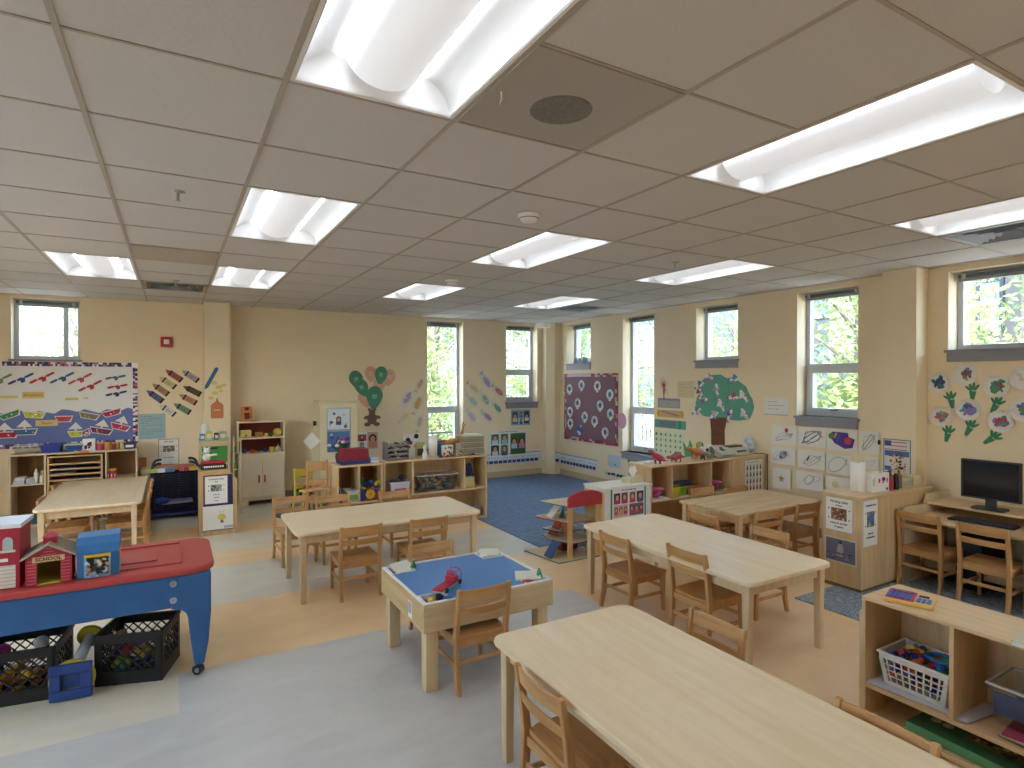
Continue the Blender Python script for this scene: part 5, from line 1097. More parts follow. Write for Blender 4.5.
# white lattice basket
def lattice_basket(lab, x, y, z, w, d, h, rz, m):
    e = thing('plastic_basket', lab, 'basket', (x, y, z), rz); tp = .86
    def side(M, L, Lb):
        q = MB(M); n = 9
        q.prism([(-L/2, h-.025), (L/2, h-.025), (L/2, h), (-L/2, h)], 0, .004, m); q.prism([(-Lb/2, 0), (Lb/2, 0), (Lb/2+.003, .02), (-Lb/2-.003, .02)], 0, .004, m)
        for i in range(n+1):
            t = i/n*2-1; b = t*Lb/2; tt = t*L/2; w_ = .0035 if 0 < i < n else .010; sg = 0 if 0 < i < n else (-1 if i == n else 1)*.006
            q.prism([(b-w_+sg, .018), (b+w_+sg, .018), (tt+w_+sg, h-.024), (tt-w_+sg, h-.024)], 0, .004, m)
        for f in (.25, .5, .75): Lz = Lb+(L-Lb)*f; q.rect(-Lz/2, .02+f*(h-.045)-.003, Lz/2, .02+f*(h-.045)+.003, m, 0, .004)
        q.obj('lattice_side', e)
    sl = math.atan((w-w*tp)/2/h)
    side(Matrix.Translation((0, -d*tp/2, 0)) @ Matrix.Rotation(math.atan(d*(1-tp)/2/h), 4, 'X') @ Matrix.Rotation(PI/2, 4, 'X'), w, w*tp)
    side(Matrix.Rotation(PI, 4, 'Z') @ Matrix.Translation((0, -d*tp/2, 0)) @ Matrix.Rotation(math.atan(d*(1-tp)/2/h), 4, 'X') @ Matrix.Rotation(PI/2, 4, 'X'), w, w*tp)
    for s in (1, -1): side(Matrix.Rotation(s*PI/2, 4, 'Z') @ Matrix.Translation((0, -w*tp/2, 0)) @ Matrix.Rotation(sl, 4, 'X') @ Matrix.Rotation(PI/2, 4, 'X'), d, d*tp)
    MB().box(-w*tp/2, -d*tp/2, 0, w*tp/2, d*tp/2, .004, m).obj('basket_floor', e)
    q = MB(); r = .010; a, b = w/2, d/2; q.box(-a-r, -b-r, h-.004, a+r, -b+.004, h+.006, m); q.box(-a-r, b-.004, h-.004, a+r, b+r, h+.006, m); q.box(-a-r, -b+.004, h-.004, -a+.004, b-.004, h+.006, m); q.box(a-.004, -b+.004, h-.004, a+r, b-.004, h+.006, m); q.obj('rim', e, bevel=.003)
    return e
lattice_basket('white plastic lattice basket full of coloured shapes on the basket shelf', 3.075, 1.42, .199, .29, .24, .15, R(-90), mat('#e4e2da', .4))
filler(130, 2.975, 1.31, 3.175, 1.53, .212, .35, [('#b5292f', 'red'), ('#e0b52f', 'yellow'), ('#2a3f9a', 'dark blue'), ('#d96a2a', 'orange'), ('#2f8a4a', 'green'), ('#2f7ab5', 'light blue')], .020, 'plastic_shape', 'small # plastic shape in the white lattice basket', 'plastic shape', 'coloured shapes in the white basket', 4, (0, 3, 0, 3, 2))
e = thing('plastic_ring', 'large blue plastic ring lying on the shapes in the white basket', 'toy ring', (3.05, 1.34, .378)); q = MB(); q.tube([(.045*math.cos(t*PI/10), .06*math.sin(t*PI/10), 0) for t in range(21)], .009, mat('#2b68a5', .4), 8); q.obj('ring_body', e)
# clear bin with blue sheets
bin_('clear_bin', 'clear plastic bin holding flat blue pieces on the basket shelf, right of the divider', 'bin', 2.96, .80, .222, .24, .33, .17, CLEAR, CRIM)
for k, (yy, a, c, n) in enumerate([(1.07, 18, '#22408f', 'dark blue'), (1.0, 8, '#2b4ea0', 'blue'), (.95, -10, '#c9b42f', 'yellow'), (.90, 6, '#22408f', 'navy blue'), (.88, -14, '#c9b42f', 'bright yellow')]):
    q = MB(TR(3.0+.03*k, yy, .30, R(80+a), R(78))); q.box(-.055, -.05, 0, .055, .05, .004, mat(c, .4)); q.thing('flat_plastic_piece', '%s flat plastic piece leaning in the clear bin' % n, 'plastic piece', 'flat pieces in the clear bin')
for k, (c, n) in enumerate([('#3a4a86', 'navy'), ('#cfc23a', 'yellow'), ('#d6d2cc', 'white'), ('#a8405a', 'red-edged')]):
    book('thin_book', '%s thin booklet in the pile under the clear bin' % n, 'booklet', 3.05, .93, .192+k*.0075, .24, .30, .007, c, R(3*(k-1)), grp='booklets under the clear bin')
# green game box
e = thing('game_box', 'large green picture game box on the bottom of the basket shelf', 'game box', (3.08, 1.12, .036), R(-2)); e.scale = (1, 1, .7); q = MB(); q.box(-.145, -.32, 0, .145, .32, .055, mat('#5c9c6c', .45)); q.obj('box_body', e, bevel=.002)
q = MB(); q.box(-.14, -.315, .055, .14, .315, .0562, mat('#3f7a54', .4)); r = random.Random(8); q.box(-.06, -.30, .0562, .11, .12, .0568, mat('#8a7a52', .5))
for k in range(90): q.M = TR(r.uniform(-.05, .10), r.uniform(-.29, .11), .0568); q.disc(0, 0, r.uniform(.006, .018), mat(r.choice(['#c9a94a', '#7a2f2a', '#d9d0b8', '#2f4f8a', '#a8703a', '#4a3a2a', '#3f8a4f', '#c0503a']), .5), 0, .0005+k*.00001, n=7)
for k in range(2): q.M = TR(-.02, .20+k*.05, .0562); q.disc(0, 0, .022, PAPER, 0, .0006, n=12)
q.M = Matrix(); q.obj('box_picture', e)
# --- K cabinet top and ends
KT = .7485
MK = FR(4.60) @ Matrix.Translation((-2.575-.275, 0, 0))  # end panel, u from far (0) to near
e = signpage('posted_sign', 'Writing table sign on the end of the tall cabinet, above a photo', 'sign', FR(4.596) @ Matrix.Translation((-2.86, .45, 0)), .225, .27, [('Writing table', .235, .027), ('4 four', .205, .022), ('mesa de escribir', .065, .021), ('4 cuatro', .036, .021)], '#8a5a42', picture=(.05, .09, .175, .185), edge='#b9b5ac')
e = thing('posted_photo', 'blue-grey photo of a seated figure taped low on the cabinet end', 'photo', (0, 0, 0)); M = FR(4.596) @ Matrix.Translation((-2.865, .20, 0)); q = MB(M); q.rect(0, 0, .26, .2, mat('#cfcdc8', .7), 0, .002).rect(.012, .012, .248, .188, mat('#6a6f82', .6), .002, .003); q.obj('photo_print', e)
q = MB(M); r = random.Random(3); q.prism([(.1, .05), (.15, .05), (.155, .12), (.14, .16), (.12, .16), (.105, .12)], .003, .004, mat('#a8a6ac', .7)); q.disc(.13, .165, .014, mat('#4a4240', .7), .004, .005)
for k in range(16): q.disc(r.uniform(.02, .24), r.uniform(.02, .08), r.uniform(.008, .02), mat(r.choice(['#2f323c', '#565a6c', '#8a8ea0']), .7), .003, .0036+k*.00005, n=8, ry=.006)
q.obj('figure_shape', e)
e = signpage('posted_sign', 'Computer area sign with a globe picture, on the long side of the tall cabinet', 'sign', FB(2.571) @ Matrix.Translation((4.615, .36, 0)), .20, .36, [('Computer area', .32, .024), ('area de', .10, .022), ('computadora', .07, .022)], '#5f7a6a', picture=(.05, .15, .15, .27), edge='#c9cdd6')
q = MB(FB(2.566) @ Matrix.Translation((4.715, .58, 0))); q.disc(0, 0, .035, mat('#3f6fb0', .5), .001, .003, n=18); q.thing('globe_sticker', 'small blue globe picture on the Computer area sign', 'sticker')
def roll(x, y, z, h, r, lab, nm='paper_towel_roll'):
    e = thing(nm, lab, 'paper towel roll', (x, y, z)); MB().lathe([(r*.35, 0), (r, 0), (r, h), (r*.35, h), (r*.35, h*.99)], mat('#e9e7e2', .85), n=28).obj('paper_roll', e); q = MB(); q.lathe([(r*.3, h*.985), (r*.3, h+.001)], mat('#b9a27e', .8), n=16); q.obj('cardboard_core', e); return e
e = roll(4.84, 2.74, KT, .235, .055, 'white paper towel roll standing on the tall cabinet by the drawings')
q = MB(); q.prism([(.0, 0), (.09, -.01), (.085, .002), (0, .012)], .12, .215, mat('#e9e7e2', .85)); q.obj('loose_sheet', e)
e = thing('craft_box', 'white cardboard box with coloured pictures standing on the tall cabinet', 'box', (4.985, 2.68, KT), R(-6)); e.scale = (.76, .9, 1); q = MB(); t = .004
q.box(-.14, -.05, 0, .14, -.046, .15, PAPER).box(-.14, .046, 0, .14, .05, .15, PAPER).box(-.14, -.046, 0, -.136, .046, .15, PAPER).box(.136, -.046, 0, .14, .046, .15, PAPER).box(-.136, -.046, 0, .136, .046, .004, PAPER); q.obj('box_body', e)
q = MB(FB(-.05)); q.disc(-.02, .09, .014, mat('#a8485a', .6), 0, .001, ry=.02); q.disc(.05, .10, .03, mat('#5a2f86', .6), 0, .001, n=12, ry=.018); q.disc(.04, .08, .014, mat('#c9409a', .6), .001, .002); q.disc(.105, .09, .01, mat('#8a5a6a', .6), 0, .001, ry=.022); q.rect(.09, .01, .12, .03, mat('#3f4f8a', .6), 0, .001); q.rect(-.12, .05, -.115, .11, DARK, 0, .001); q.rect(-.1, .05, -.095, .12, GREY, 0, .001); q.obj('printed_pictures', e)
def bottle(x, y, z, h, r, c, capc, lab, nm='paint_bottle', grp=None):
    e = thing(nm, lab, 'bottle', (x, y, z), 0, grp); MB().lathe([(r*.9, 0), (r, .01), (r, h*.68), (r*.45, h*.82), (r*.42, h*.86)], mat(c, .4)).obj('bottle_body', e); MB().lathe([(r*.45, h*.86), (r*.45, h*.93), (r*.2, h)], mat(capc, .4)).obj('bottle_cap', e); return e
for k, (x, y, c, n, cc) in enumerate([(5.125, 2.635, '#a8202c', 'red', '#2a2a2c'), (5.165, 2.66, '#6a2a20', 'dark red', '#2a2a2c'), (5.20, 2.63, '#1a2230', 'black', '#b5c43a'), (5.185, 2.72, '#1c1c22', 'dark', '#3a8a4a'), (5.245, 2.70, '#1f2a24', 'very dark green', '#2a2a2c'), (5.285, 2.65, '#8a5230', 'brown', '#7a2a24'), (5.30, 2.74, '#6e4028', 'dark brown', '#7a2a24')]):
    bottle(x, y, KT, .135+.01*(k % 3), .024, c, cc, '%s paint bottle in the cluster on the tall cabinet' % n, grp='paint bottles on the tall cabinet')
e = thing('storage_box', 'pale greenish box lying behind the paint bottles on the tall cabinet', 'box', (5.42, 2.72, KT)); MB().box(-.08, -.07, 0, .08, .07, .05, mat('#b9c0a6', .6)).obj('box_body', e, bevel=.002); MB().box(-.083, -.073, .05, .083, .073, .058, mat('#c6ccb4', .6)).obj('box_lid', e)
e = thing('storage_box', 'long flat cream box at the right end of the tall cabinet', 'box', (5.56, 2.76, KT)); MB().box(-.06, -.12, 0, .10, .12, .065, mat('#cdbf98', .6)).obj('box_body', e, bevel=.002); MB().box(-.063, -.123, .065, .103, .123, .075, mat('#d6caa4', .6)).obj('box_lid', e)
# --- shelf I: dinosaurs
def dino(lab, x, y, z, s, c, c2, rz, spikes=0, legs=4, tall=0):
    e = thing('toy_dinosaur', lab, 'toy dinosaur', (x, y, z), rz, 'dinosaur toys on the low shelf'); m_, m2 = mat(c, .5, noise=.1, nscale=20), mat(c2, .5)
    q = MB(); P = [(-.19, 0, .06), (-.12, 0, .075), (-.05, 0, .10), (.03, 0, .105+tall*.05), (.09, 0, .12+tall*.08), (.12, 0, .14+tall*.1), (.17, 0, .13+tall*.1)]; q.tube([(a*s, b*s, c_*s) for a, b, c_ in P], [.008*s, .026*s, .056*s, .058*s, .034*s, .028*s, .016*s], m_, 10); q.ball((.16*s, 0, (.14+tall*.1)*s), .026*s, m_, (1.5, 1, .9)); q.obj('body', e)
    for i, (a, b) in enumerate([(.04, 1), (.04, -1), (-.06, 1), (-.06, -1)]):
        l = MB(); l.tube([(a*s, b*.03*s, .085*s), ((a+.01)*s, b*.045*s, .045*s), (a*s, b*.045*s, .006*s), ((a+.025)*s, b*.045*s, .005*s)], [.018*s, .014*s, .010*s, .007*s], m_, 7); l.obj('leg', e)
    if spikes:
        l = MB()
        for k in range(8):
            a = -.14+k*.028; zz = .10+.035*math.sin(PI*(k+.5)/8); hh = (.05 if spikes > 1 else .03)*math.sin(PI*(k+.5)/8)+.012
            l.M = Matrix(((s,0,0,0),(0,0,s,0),(0,s,0,0),(0,0,0,1))); l.prism([(a-.014, zz), (a+.014, zz), (a, zz+hh)], -.004, .004, m2)
        l.obj('back_plates', e)
    l = MB(); l.ball((.175*s, .018*s, (.148+tall*.1)*s), .004*s, BLACK, n=6, k=4); l.ball((.175*s, -.018*s, (.148+tall*.1)*s), .004*s, BLACK, n=6, k=4); l.obj('eyes', e)
Z1 = .802
def XI(px, Y): return PB(px, 460, Y)[0]
def di(lab, px, Y, s, c, c2, rz, sp=0, tall=0): dino(lab, XI(px, Y), Y, Z1, s, c, c2, rz, sp, 4, tall)
di('crimson spiny toy dinosaur at the left end of the low shelf', 657.5, 4.44, .50, '#b02a48', '#8a1f3a', R(150), 2, 1.2)
di('long pinkish-red toy dinosaur lying low, right of the crimson one', 676, 4.46, .66, '#a85560', '#8a3f48', R(178), 0, -.6)
di('orange toy dinosaur with back plates in the middle of the group', 696, 4.52, .66, '#c0763a', '#d08a48', R(165), 2, .4)
di('small dark maroon toy dinosaur in front of the orange one', 703, 4.42, .36, '#5a2430', '#4a1c28', R(30), 1)
di('grey-blue toy dinosaur with a high back right of the orange one', 713, 4.50, .46, '#6f858f', '#7f959c', R(200), 1, 1.2)
di('olive brown toy dinosaur beside the grey-blue one', 708, 4.43, .3, '#8f8a5a', '#7a7548', R(100), 0, 1)
di('green toy dinosaur leaning down next to the cassette player', 723, 4.46, .50, '#4f7f5f', '#3f6a4f', R(200), 0, .8)
e = thing('cloth_toy', 'white and blue bunched cloth toy behind the dinosaurs', 'cloth toy', (XI(706, 4.60), 4.60, Z1)); q = MB()
for k in range(7): q.ball((rnd.uniform(-.08, .08), rnd.uniform(-.02, .02), .05+rnd.uniform(-.01, .05)), .045, mat(['#d5dae2', '#c3cddd', '#e2e2e6'][k % 3], .9), (1, .6, .9), n=9, k=6)
q.obj('cloth_body', e); q = MB(); q.ball((-.03, -.04, .08), .018, mat('#3a4a86', .8), n=8, k=5); q.ball((.02, -.045, .05), .014, mat('#3a4a86', .8), n=8, k=5); q.obj('blue_patches', e)
q = MB(); q.ball((XI(648, 4.5), 4.5, Z1+.012), .06, mat('#e3e3e6', .9), (1, .6, .25), n=10, k=6); q.thing('white_cloth', 'small crumpled white cloth at the left end of the low shelf', 'cloth')
e = thing('cassette_player', 'beige cassette player lying on the low shelf by the paper tree trunk', 'cassette player', (5.40, 4.50, .812), R(2)); e.scale = (1.5, .9, .95); BG = mat('#c4bca8', .5)
MB().box(-.17, -.11, 0, .17, .11, .035, BG).obj('player_base', e, bevel=.008); q = MB(Matrix(((0,0,1,0),(1,0,0,0),(0,1,0,0),(0,0,0,1)))); q.prism([(-.11, .035), (-.10, .06), (.0, .095), (.11, .10), (.11, .035)], -.165, .165, BG); q.obj('player_body', e, bevel=.006)
MB().box(.0, -.02, .09, .15, .08, .108, mat('#4a4742', .5)).box(.02, -.112, .045, .12, -.098, .06, DARK).obj('controls', e); q = MB(); q.box(-.14, -.114, .012, .0, -.108, .026, mat('#8f8775', .6)); q.obj('speaker_slots', e)
e = thing('crumpled_bag', 'pale blue plastic bag standing behind the cassette player', 'bag', (5.78, 4.52, .812)); q = MB()
for k in range(6): q.ball((rnd.uniform(-.02, .02), rnd.uniform(-.03, .03), .05+k*.022), .05, mat(['#b5c4d4', '#c9d3dd'][k % 2], .5), (.9, 1, .7), n=9, k=6)
q.obj('bag_body', e)
q = MB(); q.tube([(5.74, 4.42, .817), (5.83, 4.38, .817), (5.872, 4.345, .808), (5.874, 4.345, .6), (5.874, 4.345, .4)], .005, DARK, 6); q.thing('power_cord', 'dark cord hanging over the edge of the small corner cabinet', 'cord')
e = thing('picture_chart', 'white chart of small figures on the front of the small corner cabinet', 'chart', (0, 0, 0)); M = FB(4.348) @ Matrix.Translation((5.49, .40, 0)) @ Matrix.Scale(1.5, 4); MB(M).rect(0, 0, .20, .24, PAPER, 0, .001).obj('chart_sheet', e); q = MB(M)
for j in range(4):
    q = MB(M)
    for i in range(5): q.disc(.025+i*.037, .03+j*.05, .008, mat('#5a4a44', .8), .001, .002, n=7, ry=.017); q.disc(.025+i*.037, .05+j*.05, .006, mat('#8a6a5a', .8), .0012, .0022, n=7)
    q.obj('figure_row', e)
q = MB(M); lines(q, .03, .215, .17, .235, 1, '#8a8a86', .001); q.obj('title_line', e)
# inside shelf I
ZI = .447
for (xa, lab, c) in ((4.145, 'pink', '#b53f78'), (5.00, 'red-pink', '#b54860')):
    q = MB(TR(xa+.115, 4.48, ZI)); q.box(-.11, -.10, 0, .11, .10, .012, mat('#dedbd6' if xa < 4.5 else '#9a968c', .5)); q.thing('white_tray' if xa < 4.5 else 'grey_tray', 'flat %s tray under the %s cloths in the low shelf' % ('white' if xa < 4.5 else 'grey', lab), 'tray')
    r = random.Random(3)
    for k in range(5):
        q = MB(TR(xa+.115+r.uniform(-.02, .02), 4.46+r.uniform(-.02, .02), ZI+.014+k*.016, r.uniform(0, 3))); q.ball((0, 0, .02), .085, mat([c, '#c46a94', '#9a3464'][k % 3], .85), (1.1, .6, .22), n=10, k=6); q.thing('folded_cloth', '%s folded doll cloth in the pile in the low shelf beside the window wall' % lab, 'cloth', 'pile of %s cloths' % lab)
bin_('yellow_box', 'small yellow box in the middle opening of the low dinosaur shelf', 'box', 4.44, 4.40, ZI, .11, .12, .10, mat('#cfc23a', .5)); bin_('green_box', 'lime green box beside the yellow box in the low dinosaur shelf', 'box', 4.565, 4.42, ZI, .11, .12, .09, mat('#8fb540', .5))
q = MB(TR(4.66, 4.54, ZI+.104, R(-8))); q.box(-.15, -.06, .0, .15, .06, .02, mat('#33386a', .6)); q.thing('dark_blue_case', 'flat dark blue case lying on the yellow and green boxes', 'case')
q = MB(TR(4.81, 4.52, ZI)); q.box(-.11, -.08, 0, .11, .08, .085, mat('#9a6a3a', .6)); q.thing('brown_box', 'brown box at the right of the middle opening of the dinosaur shelf', 'box')
# H cabinet poster, tissue box
M = FB(4.328) @ Matrix.Translation((3.59, .335, 0)); photoposter(M, .40, .285, [(.04,.5,.24,.86,'#6a3040',['#b03a5a']),(.27,.5,.47,.86,'#8a5a50',['#a84050']),(.52,.5,.72,.86,'#b58a80',['#c03a5a']),(.75,.5,.97,.86,'#4a4a66',['#5a5a7a']),(.04,.06,.47,.46,'#c9a090',['#c05a5a','#d08a80','#a83a4a']),(.52,.06,.97,.46,'#7a5a58',['#a84a6a','#b0607a','#a83a5a'])], 'green-edged photo poster on the front of the low white cabinet', 'How are you feeling today', '#3f7f6a')
e = thing('tissue_box', 'beige tissue box with a white tissue, on the low white cabinet', 'tissue box', (3.96, 4.46, .64), R(4)); e.scale = (1, 1, 1.1); MB().box(-.10, -.055, 0, .10, .055, .05, mat('#cfc6a4', .7)).obj('box_body', e, bevel=.002)
q = MB()
for k in range(5): a = k*1.25; q.add([(0, 0, .045), (.045*math.cos(a), .03*math.sin(a), .12+.01*(k % 2)), (.05*math.cos(a+1.1), .03*math.sin(a+1.1), .10), (.02*math.cos(a+.5), .015*math.sin(a+.5), .15)], [(0, 1, 3), (0, 3, 2)], mat('#efeeec', .9))
o = q.obj('tissue', e); sm = o.modifiers.new('s', 'SOLIDIFY'); sm.thickness = .002
# --- toy garage (ramp tower)
e = thing('toy_garage', 'wooden toy parking garage with a red arched front, several ramps and decks', 'toy garage', (3.20, 4.60, 0)); GW = mat('#cdb893', .5, kind='woodx', h2='#bda47a'); GG, GR_, GBL = mat('#3f6f56', .5), mat('#a53038', .45), mat('#33507f', .5)
def deck(x0, y0, x1, y1, z, edge, nm='deck', pts=None):
    p = pts or [(x0, y0), (x1, y0), (x1, y1), (x0, y1)]; q = MB(); q.prism(p, z, z+.010, GW, side=edge); return q.obj(nm, e)
deck(0, 0, 0, 0, .0, GG, 'base_board', [(-.26, .26), (-.23, -.03), (-.20, -.24), (.27, -.24), (.27, .26)])
deck(0, 0, 0, 0, .14, GBL, 'deck', [(-.12, .02), (-.02, -.2), (.28, -.2), (.28, .22), (-.08, .22)]); deck(0, 0, 0, 0, .20, GBL, 'deck', [(-.08, .2), (.0, -.02), (.28, -.02), (.28, .24), (-.06, .24)])
deck(0, 0, 0, 0, .33, GR_, 'deck', [(-.17, .18), (-.06, -.18), (.28, -.18), (.28, .24), (-.14, .24)]); deck(0, 0, 0, 0, .47, GG, 'deck', [(-.12, .20), (-.02, -.16), (.28, -.16), (.28, .22), (-.1, .22)])
for x in (-.075, .245): MB().box(x, -.215, .010, x+.05, -.195, .50, mat('#d6b27c', .5, kind='woodz', h2='#c49c66')).obj('post', e, bevel=.002)
for x in (.24,): MB().box(x, .20, .010, x+.03, .23, .48, GW).obj('post', e)
q = MB(FB(-.215)); q.prism([(-.09, .49), (.31, .49), (.31, .565)]+[(.11+.2*math.cos(R(a)), .565+.07*math.sin(R(a))) for a in range(15, 180, 15)]+[(-.09, .565)], 0, .02, GR_); q.obj('red_arch', e, bevel=.003)
def ramp(xa, za, xb, zb, y0, y1, c): q = MB(Matrix(((1,0,0,0),(0,0,1,0),(0,1,0,0),(0,0,0,1)))); q.prism([(xa, za), (xb, zb), (xb, zb+.014), (xa, za+.014)], y0, y1, c); q.obj('ramp', e)
ramp(-.20, .012, -.10, .14, -.12, .0, GBL); ramp(-.10, .34, .03, .47, .02, .12, mat('#cfc9b8', .5)); ramp(-.02, .15, .12, .33, .08, .2, mat('#b0503a', .5)); MB().box(-.0, -.1, .21, .05, .0, .33, mat('#a5642f', .5)).obj('ramp_support', e); MB().box(.02, .02, .02, .2, .18, .13, mat('#7a2a30', .5)).obj('red_box', e)
q = MB(Matrix(((1,0,0,0),(0,0,1,0),(0,1,0,0),(0,0,0,1)))); q.prism([(-.02, .345), (.03, .345), (.03, .46)], .0, .02, GG); q.obj('green_bracket', e)
# --- on shelf G
e = thing('letter_rack', 'small dark grey rack with several tiers on the long low shelf', 'rack', (2.16, 6.36, .766)); RK = mat('#6f6d72', .5)
for x in (-.125, .115): MB().box(x, -.08, 0, x+.01, .08, .20, RK).obj('side_panel', e)
for k in range(4):
    MB().box(-.115, -.08, .004+k*.05, .115, .08, .012+k*.05, RK).box(-.115, -.084, .012+k*.05, .115, -.078, .026+k*.05, mat('#8f8c8c', .5)).obj('tier', e); q = MB(); r = random.Random(k)
    for i in range(8): q.box(-.11+i*.027, -.07, .013+k*.05, -.09+i*.027, .05, .03+k*.05+r.uniform(0, .012), mat(r.choice(['#3a2f30', '#c9c0b8', '#8a5a4a', '#5a5a60', '#b9a58a']), .7))
    q.obj('cards', e)
e = thing('picture_card_box', 'white box with black and red pictures leaning behind the grey rack', 'box', (2.38, 6.45, .766)); MB().box(-.09, -.02, 0, .09, .02, .26, mat('#dcdad2', .7)).obj('box_body', e)
q = MB(FB(-.02))
for a, b, r, c in ((-.05, .2, .03, '#2a2426'), (-.02, .17, .025, '#a0303a'), (.05, .24, .03, '#1f1c1e'), (.04, .2, .02, '#e8e4dc'), (-.04, .12, .02, '#8a2a34'), (.04, .13, .02, '#b9b04a')): q.disc(a, b, r, mat(c, .7), .0005, .002, n=9)
q.obj('pictures', e)
q = MB(TR(2.32, 6.42, .766)); q.box(.10, -.03, 0, .2, .04, .17, mat('#b0ad72', .6)); q.box(.11, -.034, .02, .19, -.03, .1, mat('#4a3a34', .7)); q.thing('small_box', 'small olive and brown box between the rack and the paper roll', 'box')
roll(2.60, 6.34, .766, .23, .05, 'white paper roll standing on the long low shelf in front of the tall window')
q = MB(); q.lathe([(.028, 0), (.03, .05), (.018, .07), (.012, .10), (.02, .13), (.005, .15)], mat('#dcdad4', .6), c=(2.47, 6.27, .766)); q.thing('white_squeeze_bottle', 'small white bottle in front of the paper roll on the long low shelf', 'bottle')
e = thing('picture_box', 'white box with little red animal pictures, in front of the window on the low shelf', 'box', (2.77, 6.32, .766)); MB().box(-.07, -.02, 0, .07, .02, .13, mat('#dcd6cc', .6)).obj('box_body', e); q = MB(FB(-.02))
for k in range(10): q.disc(rnd.uniform(-.05, .05), rnd.uniform(.02, .11), rnd.uniform(.007, .016), mat(rnd.choice(['#8a3a34', '#5a3a30', '#b5503f', '#6a6a6a']), .7), .0005, .002+k*.0001, n=8)
q.obj('animal_pictures', e)
e = thing('picture_box', 'box with dark pictures right of the red animal box on the low shelf', 'box', (2.97, 6.36, .766)); MB().box(-.08, -.02, 0, .08, .02, .14, mat('#c9c2b4', .6)).obj('box_body', e); q = MB(FB(-.02))
for k in range(12): q.disc(rnd.uniform(-.06, .06), rnd.uniform(.02, .12), rnd.uniform(.01, .02), mat(rnd.choice(['#3a2a26', '#c9b08a', '#5a6a4a', '#a8a29a', '#8a4a34']), .7), .0005, .002+k*.0001, n=8)
q.obj('dark_pictures', e)
q = MB(TR(2.82, 6.45, .766)); q.box(-.13, -.05, 0, .1, .05, .135, mat('#3f6a86', .6)).box(-.14, -.055, .135, .1, .055, .155, mat('#4a86a8', .6)).box(-.12, -.05, .155, .08, .05, .175, mat('#a84a3a', .6)); q.thing('game_stack', 'stack of blue and red game boxes behind the picture boxes', 'box stack')
e = thing('toy_giraffe', 'orange-tan toy giraffe standing in front of the window on the low shelf', 'toy giraffe', (2.93, 6.40, .766), R(8)); e.scale = (1.15, 1, 1.05); GF = mat('#c98f56', .6, h2='#b0713c', nscale=30)
q = MB(); q.tube([(-.14, 0, .14), (-.06, 0, .155), (.02, 0, .165), (.055, 0, .21), (.075, 0, .29), (.082, 0, .33)], [.02, .035, .035, .022, .014, .012], GF, 9); q.ball((.09, 0, .335), .018, GF, (1.6, .8, .8)); q.obj('body', e)
for a in (-.12, -.10, .0, .02): l = MB(); l.tube([(a, (.015 if a in (-.12, .0) else -.015), .14), (a, (.015 if a in (-.12, .0) else -.015), 0)], [.012, .008], GF, 7); l.obj('leg', e)
l = MB(); l.tube([(.08, .006, .345), (.08, .006, .37)], .003, DARK, 5).tube([(.08, -.006, .345), (.08, -.006, .37)], .003, DARK, 5); l.obj('horns', e)
for k, (x, y, c, n) in enumerate([(2.66, 6.25, '#2a3f7a', 'navy'), (2.70, 6.26, '#d9a83a', 'yellow'), (2.74, 6.24, '#b02f34', 'red'), (2.80, 6.25, '#3f7a4f', 'green'), (2.86, 6.25, '#d9c76a', 'pale yellow'), (2.90, 6.27, '#c9742f', 'orange'), (2.94, 6.25, '#7ab06a', 'light green'), (2.98, 6.26, '#d06a3a', 'dark orange'), (3.03, 6.25, '#3a8f7a', 'teal'), (3.07, 6.26, '#2a2a30', 'black')]):
    e = thing('toy_car', '%s little toy car in the row on the long low shelf' % n, 'toy car', (x, y, .766), rnd.uniform(-.4, .4), 'row of little toy cars'); MB().box(-.025, -.012, .004, .025, .012, .018, mat(c, .35)).box(-.012, -.011, .018, .012, .011, .028, mat(c, .35)).obj('car_body', e, bevel=.003)
    q = MB()
    for a in (-.015, .015): q.cyl((a, -.014, .006), (a, .014, .006), .006, BLACK, n=8)
    q.obj('wheels', e)
for k in range(10):
    q = MB(TR(3.09 + rnd.uniform(-.004, .004), 6.40, .766+k*.0225, R(rnd.uniform(-1.5, 1.5)))); q.box(-.135, -.13, 0, .145, .11, .008, mat('#8f8672', .7)).box(-.13, -.125, .008, .14, .105, .018, mat(['#c9bda2', '#a89c86', '#b8ab92'][k % 3], .7)); q.thing('puzzle_tray', 'wooden puzzle tray in the stack at the right end of the long low shelf' if k < 9 else 'wooden puzzle tray topmost of the stack on the long low shelf', 'puzzle', 'stacked puzzle trays')
q = MB(TR(3.09, 6.40, .766+10*.0225)); q.box(-.12, -.12, 0, .13, .11, .012, mat('#dcd9d4', .6)); q.thing('white_folder', 'white folder lying on top of the puzzle stack', 'folder')
# bins in G
bin_('clear_bin', 'clear bin with pink and white label in the left opening of the long low shelf', 'bin', 2.06, 6.24, .386, .23, .25, .14, mat('#c6c4c8', .4))
q = MB(FB(6.246) @ Matrix.Translation((2.11, .40, 0)) @ Matrix.Rotation(0, 4, 'Z')); q.rect(0, .02, .13, .055, mat('#c04a7a', .6), 0, .012); q.rect(0, 0, .13, .02, PAPER, 0, .012); q.thing('bin_label', 'pink and white paper label on the front of the left clear bin', 'label')
filler(14, 2.10, 6.28, 2.26, 6.45, .46, .53, [('#3a4a86', 'blue'), ('#2a2a30', 'black'), ('#7a4a86', 'purple')], .03, 'toy_block', '# toy in the pink-labelled bin', 'toy', 'toys in the pink-labelled bin', 2)
bin_('clear_bin', 'wide clear bin of yellow and blue pieces, middle opening of the long low shelf', 'bin', 2.37, 6.225, .386, .50, .27, .19, CLEAR, CRIM)
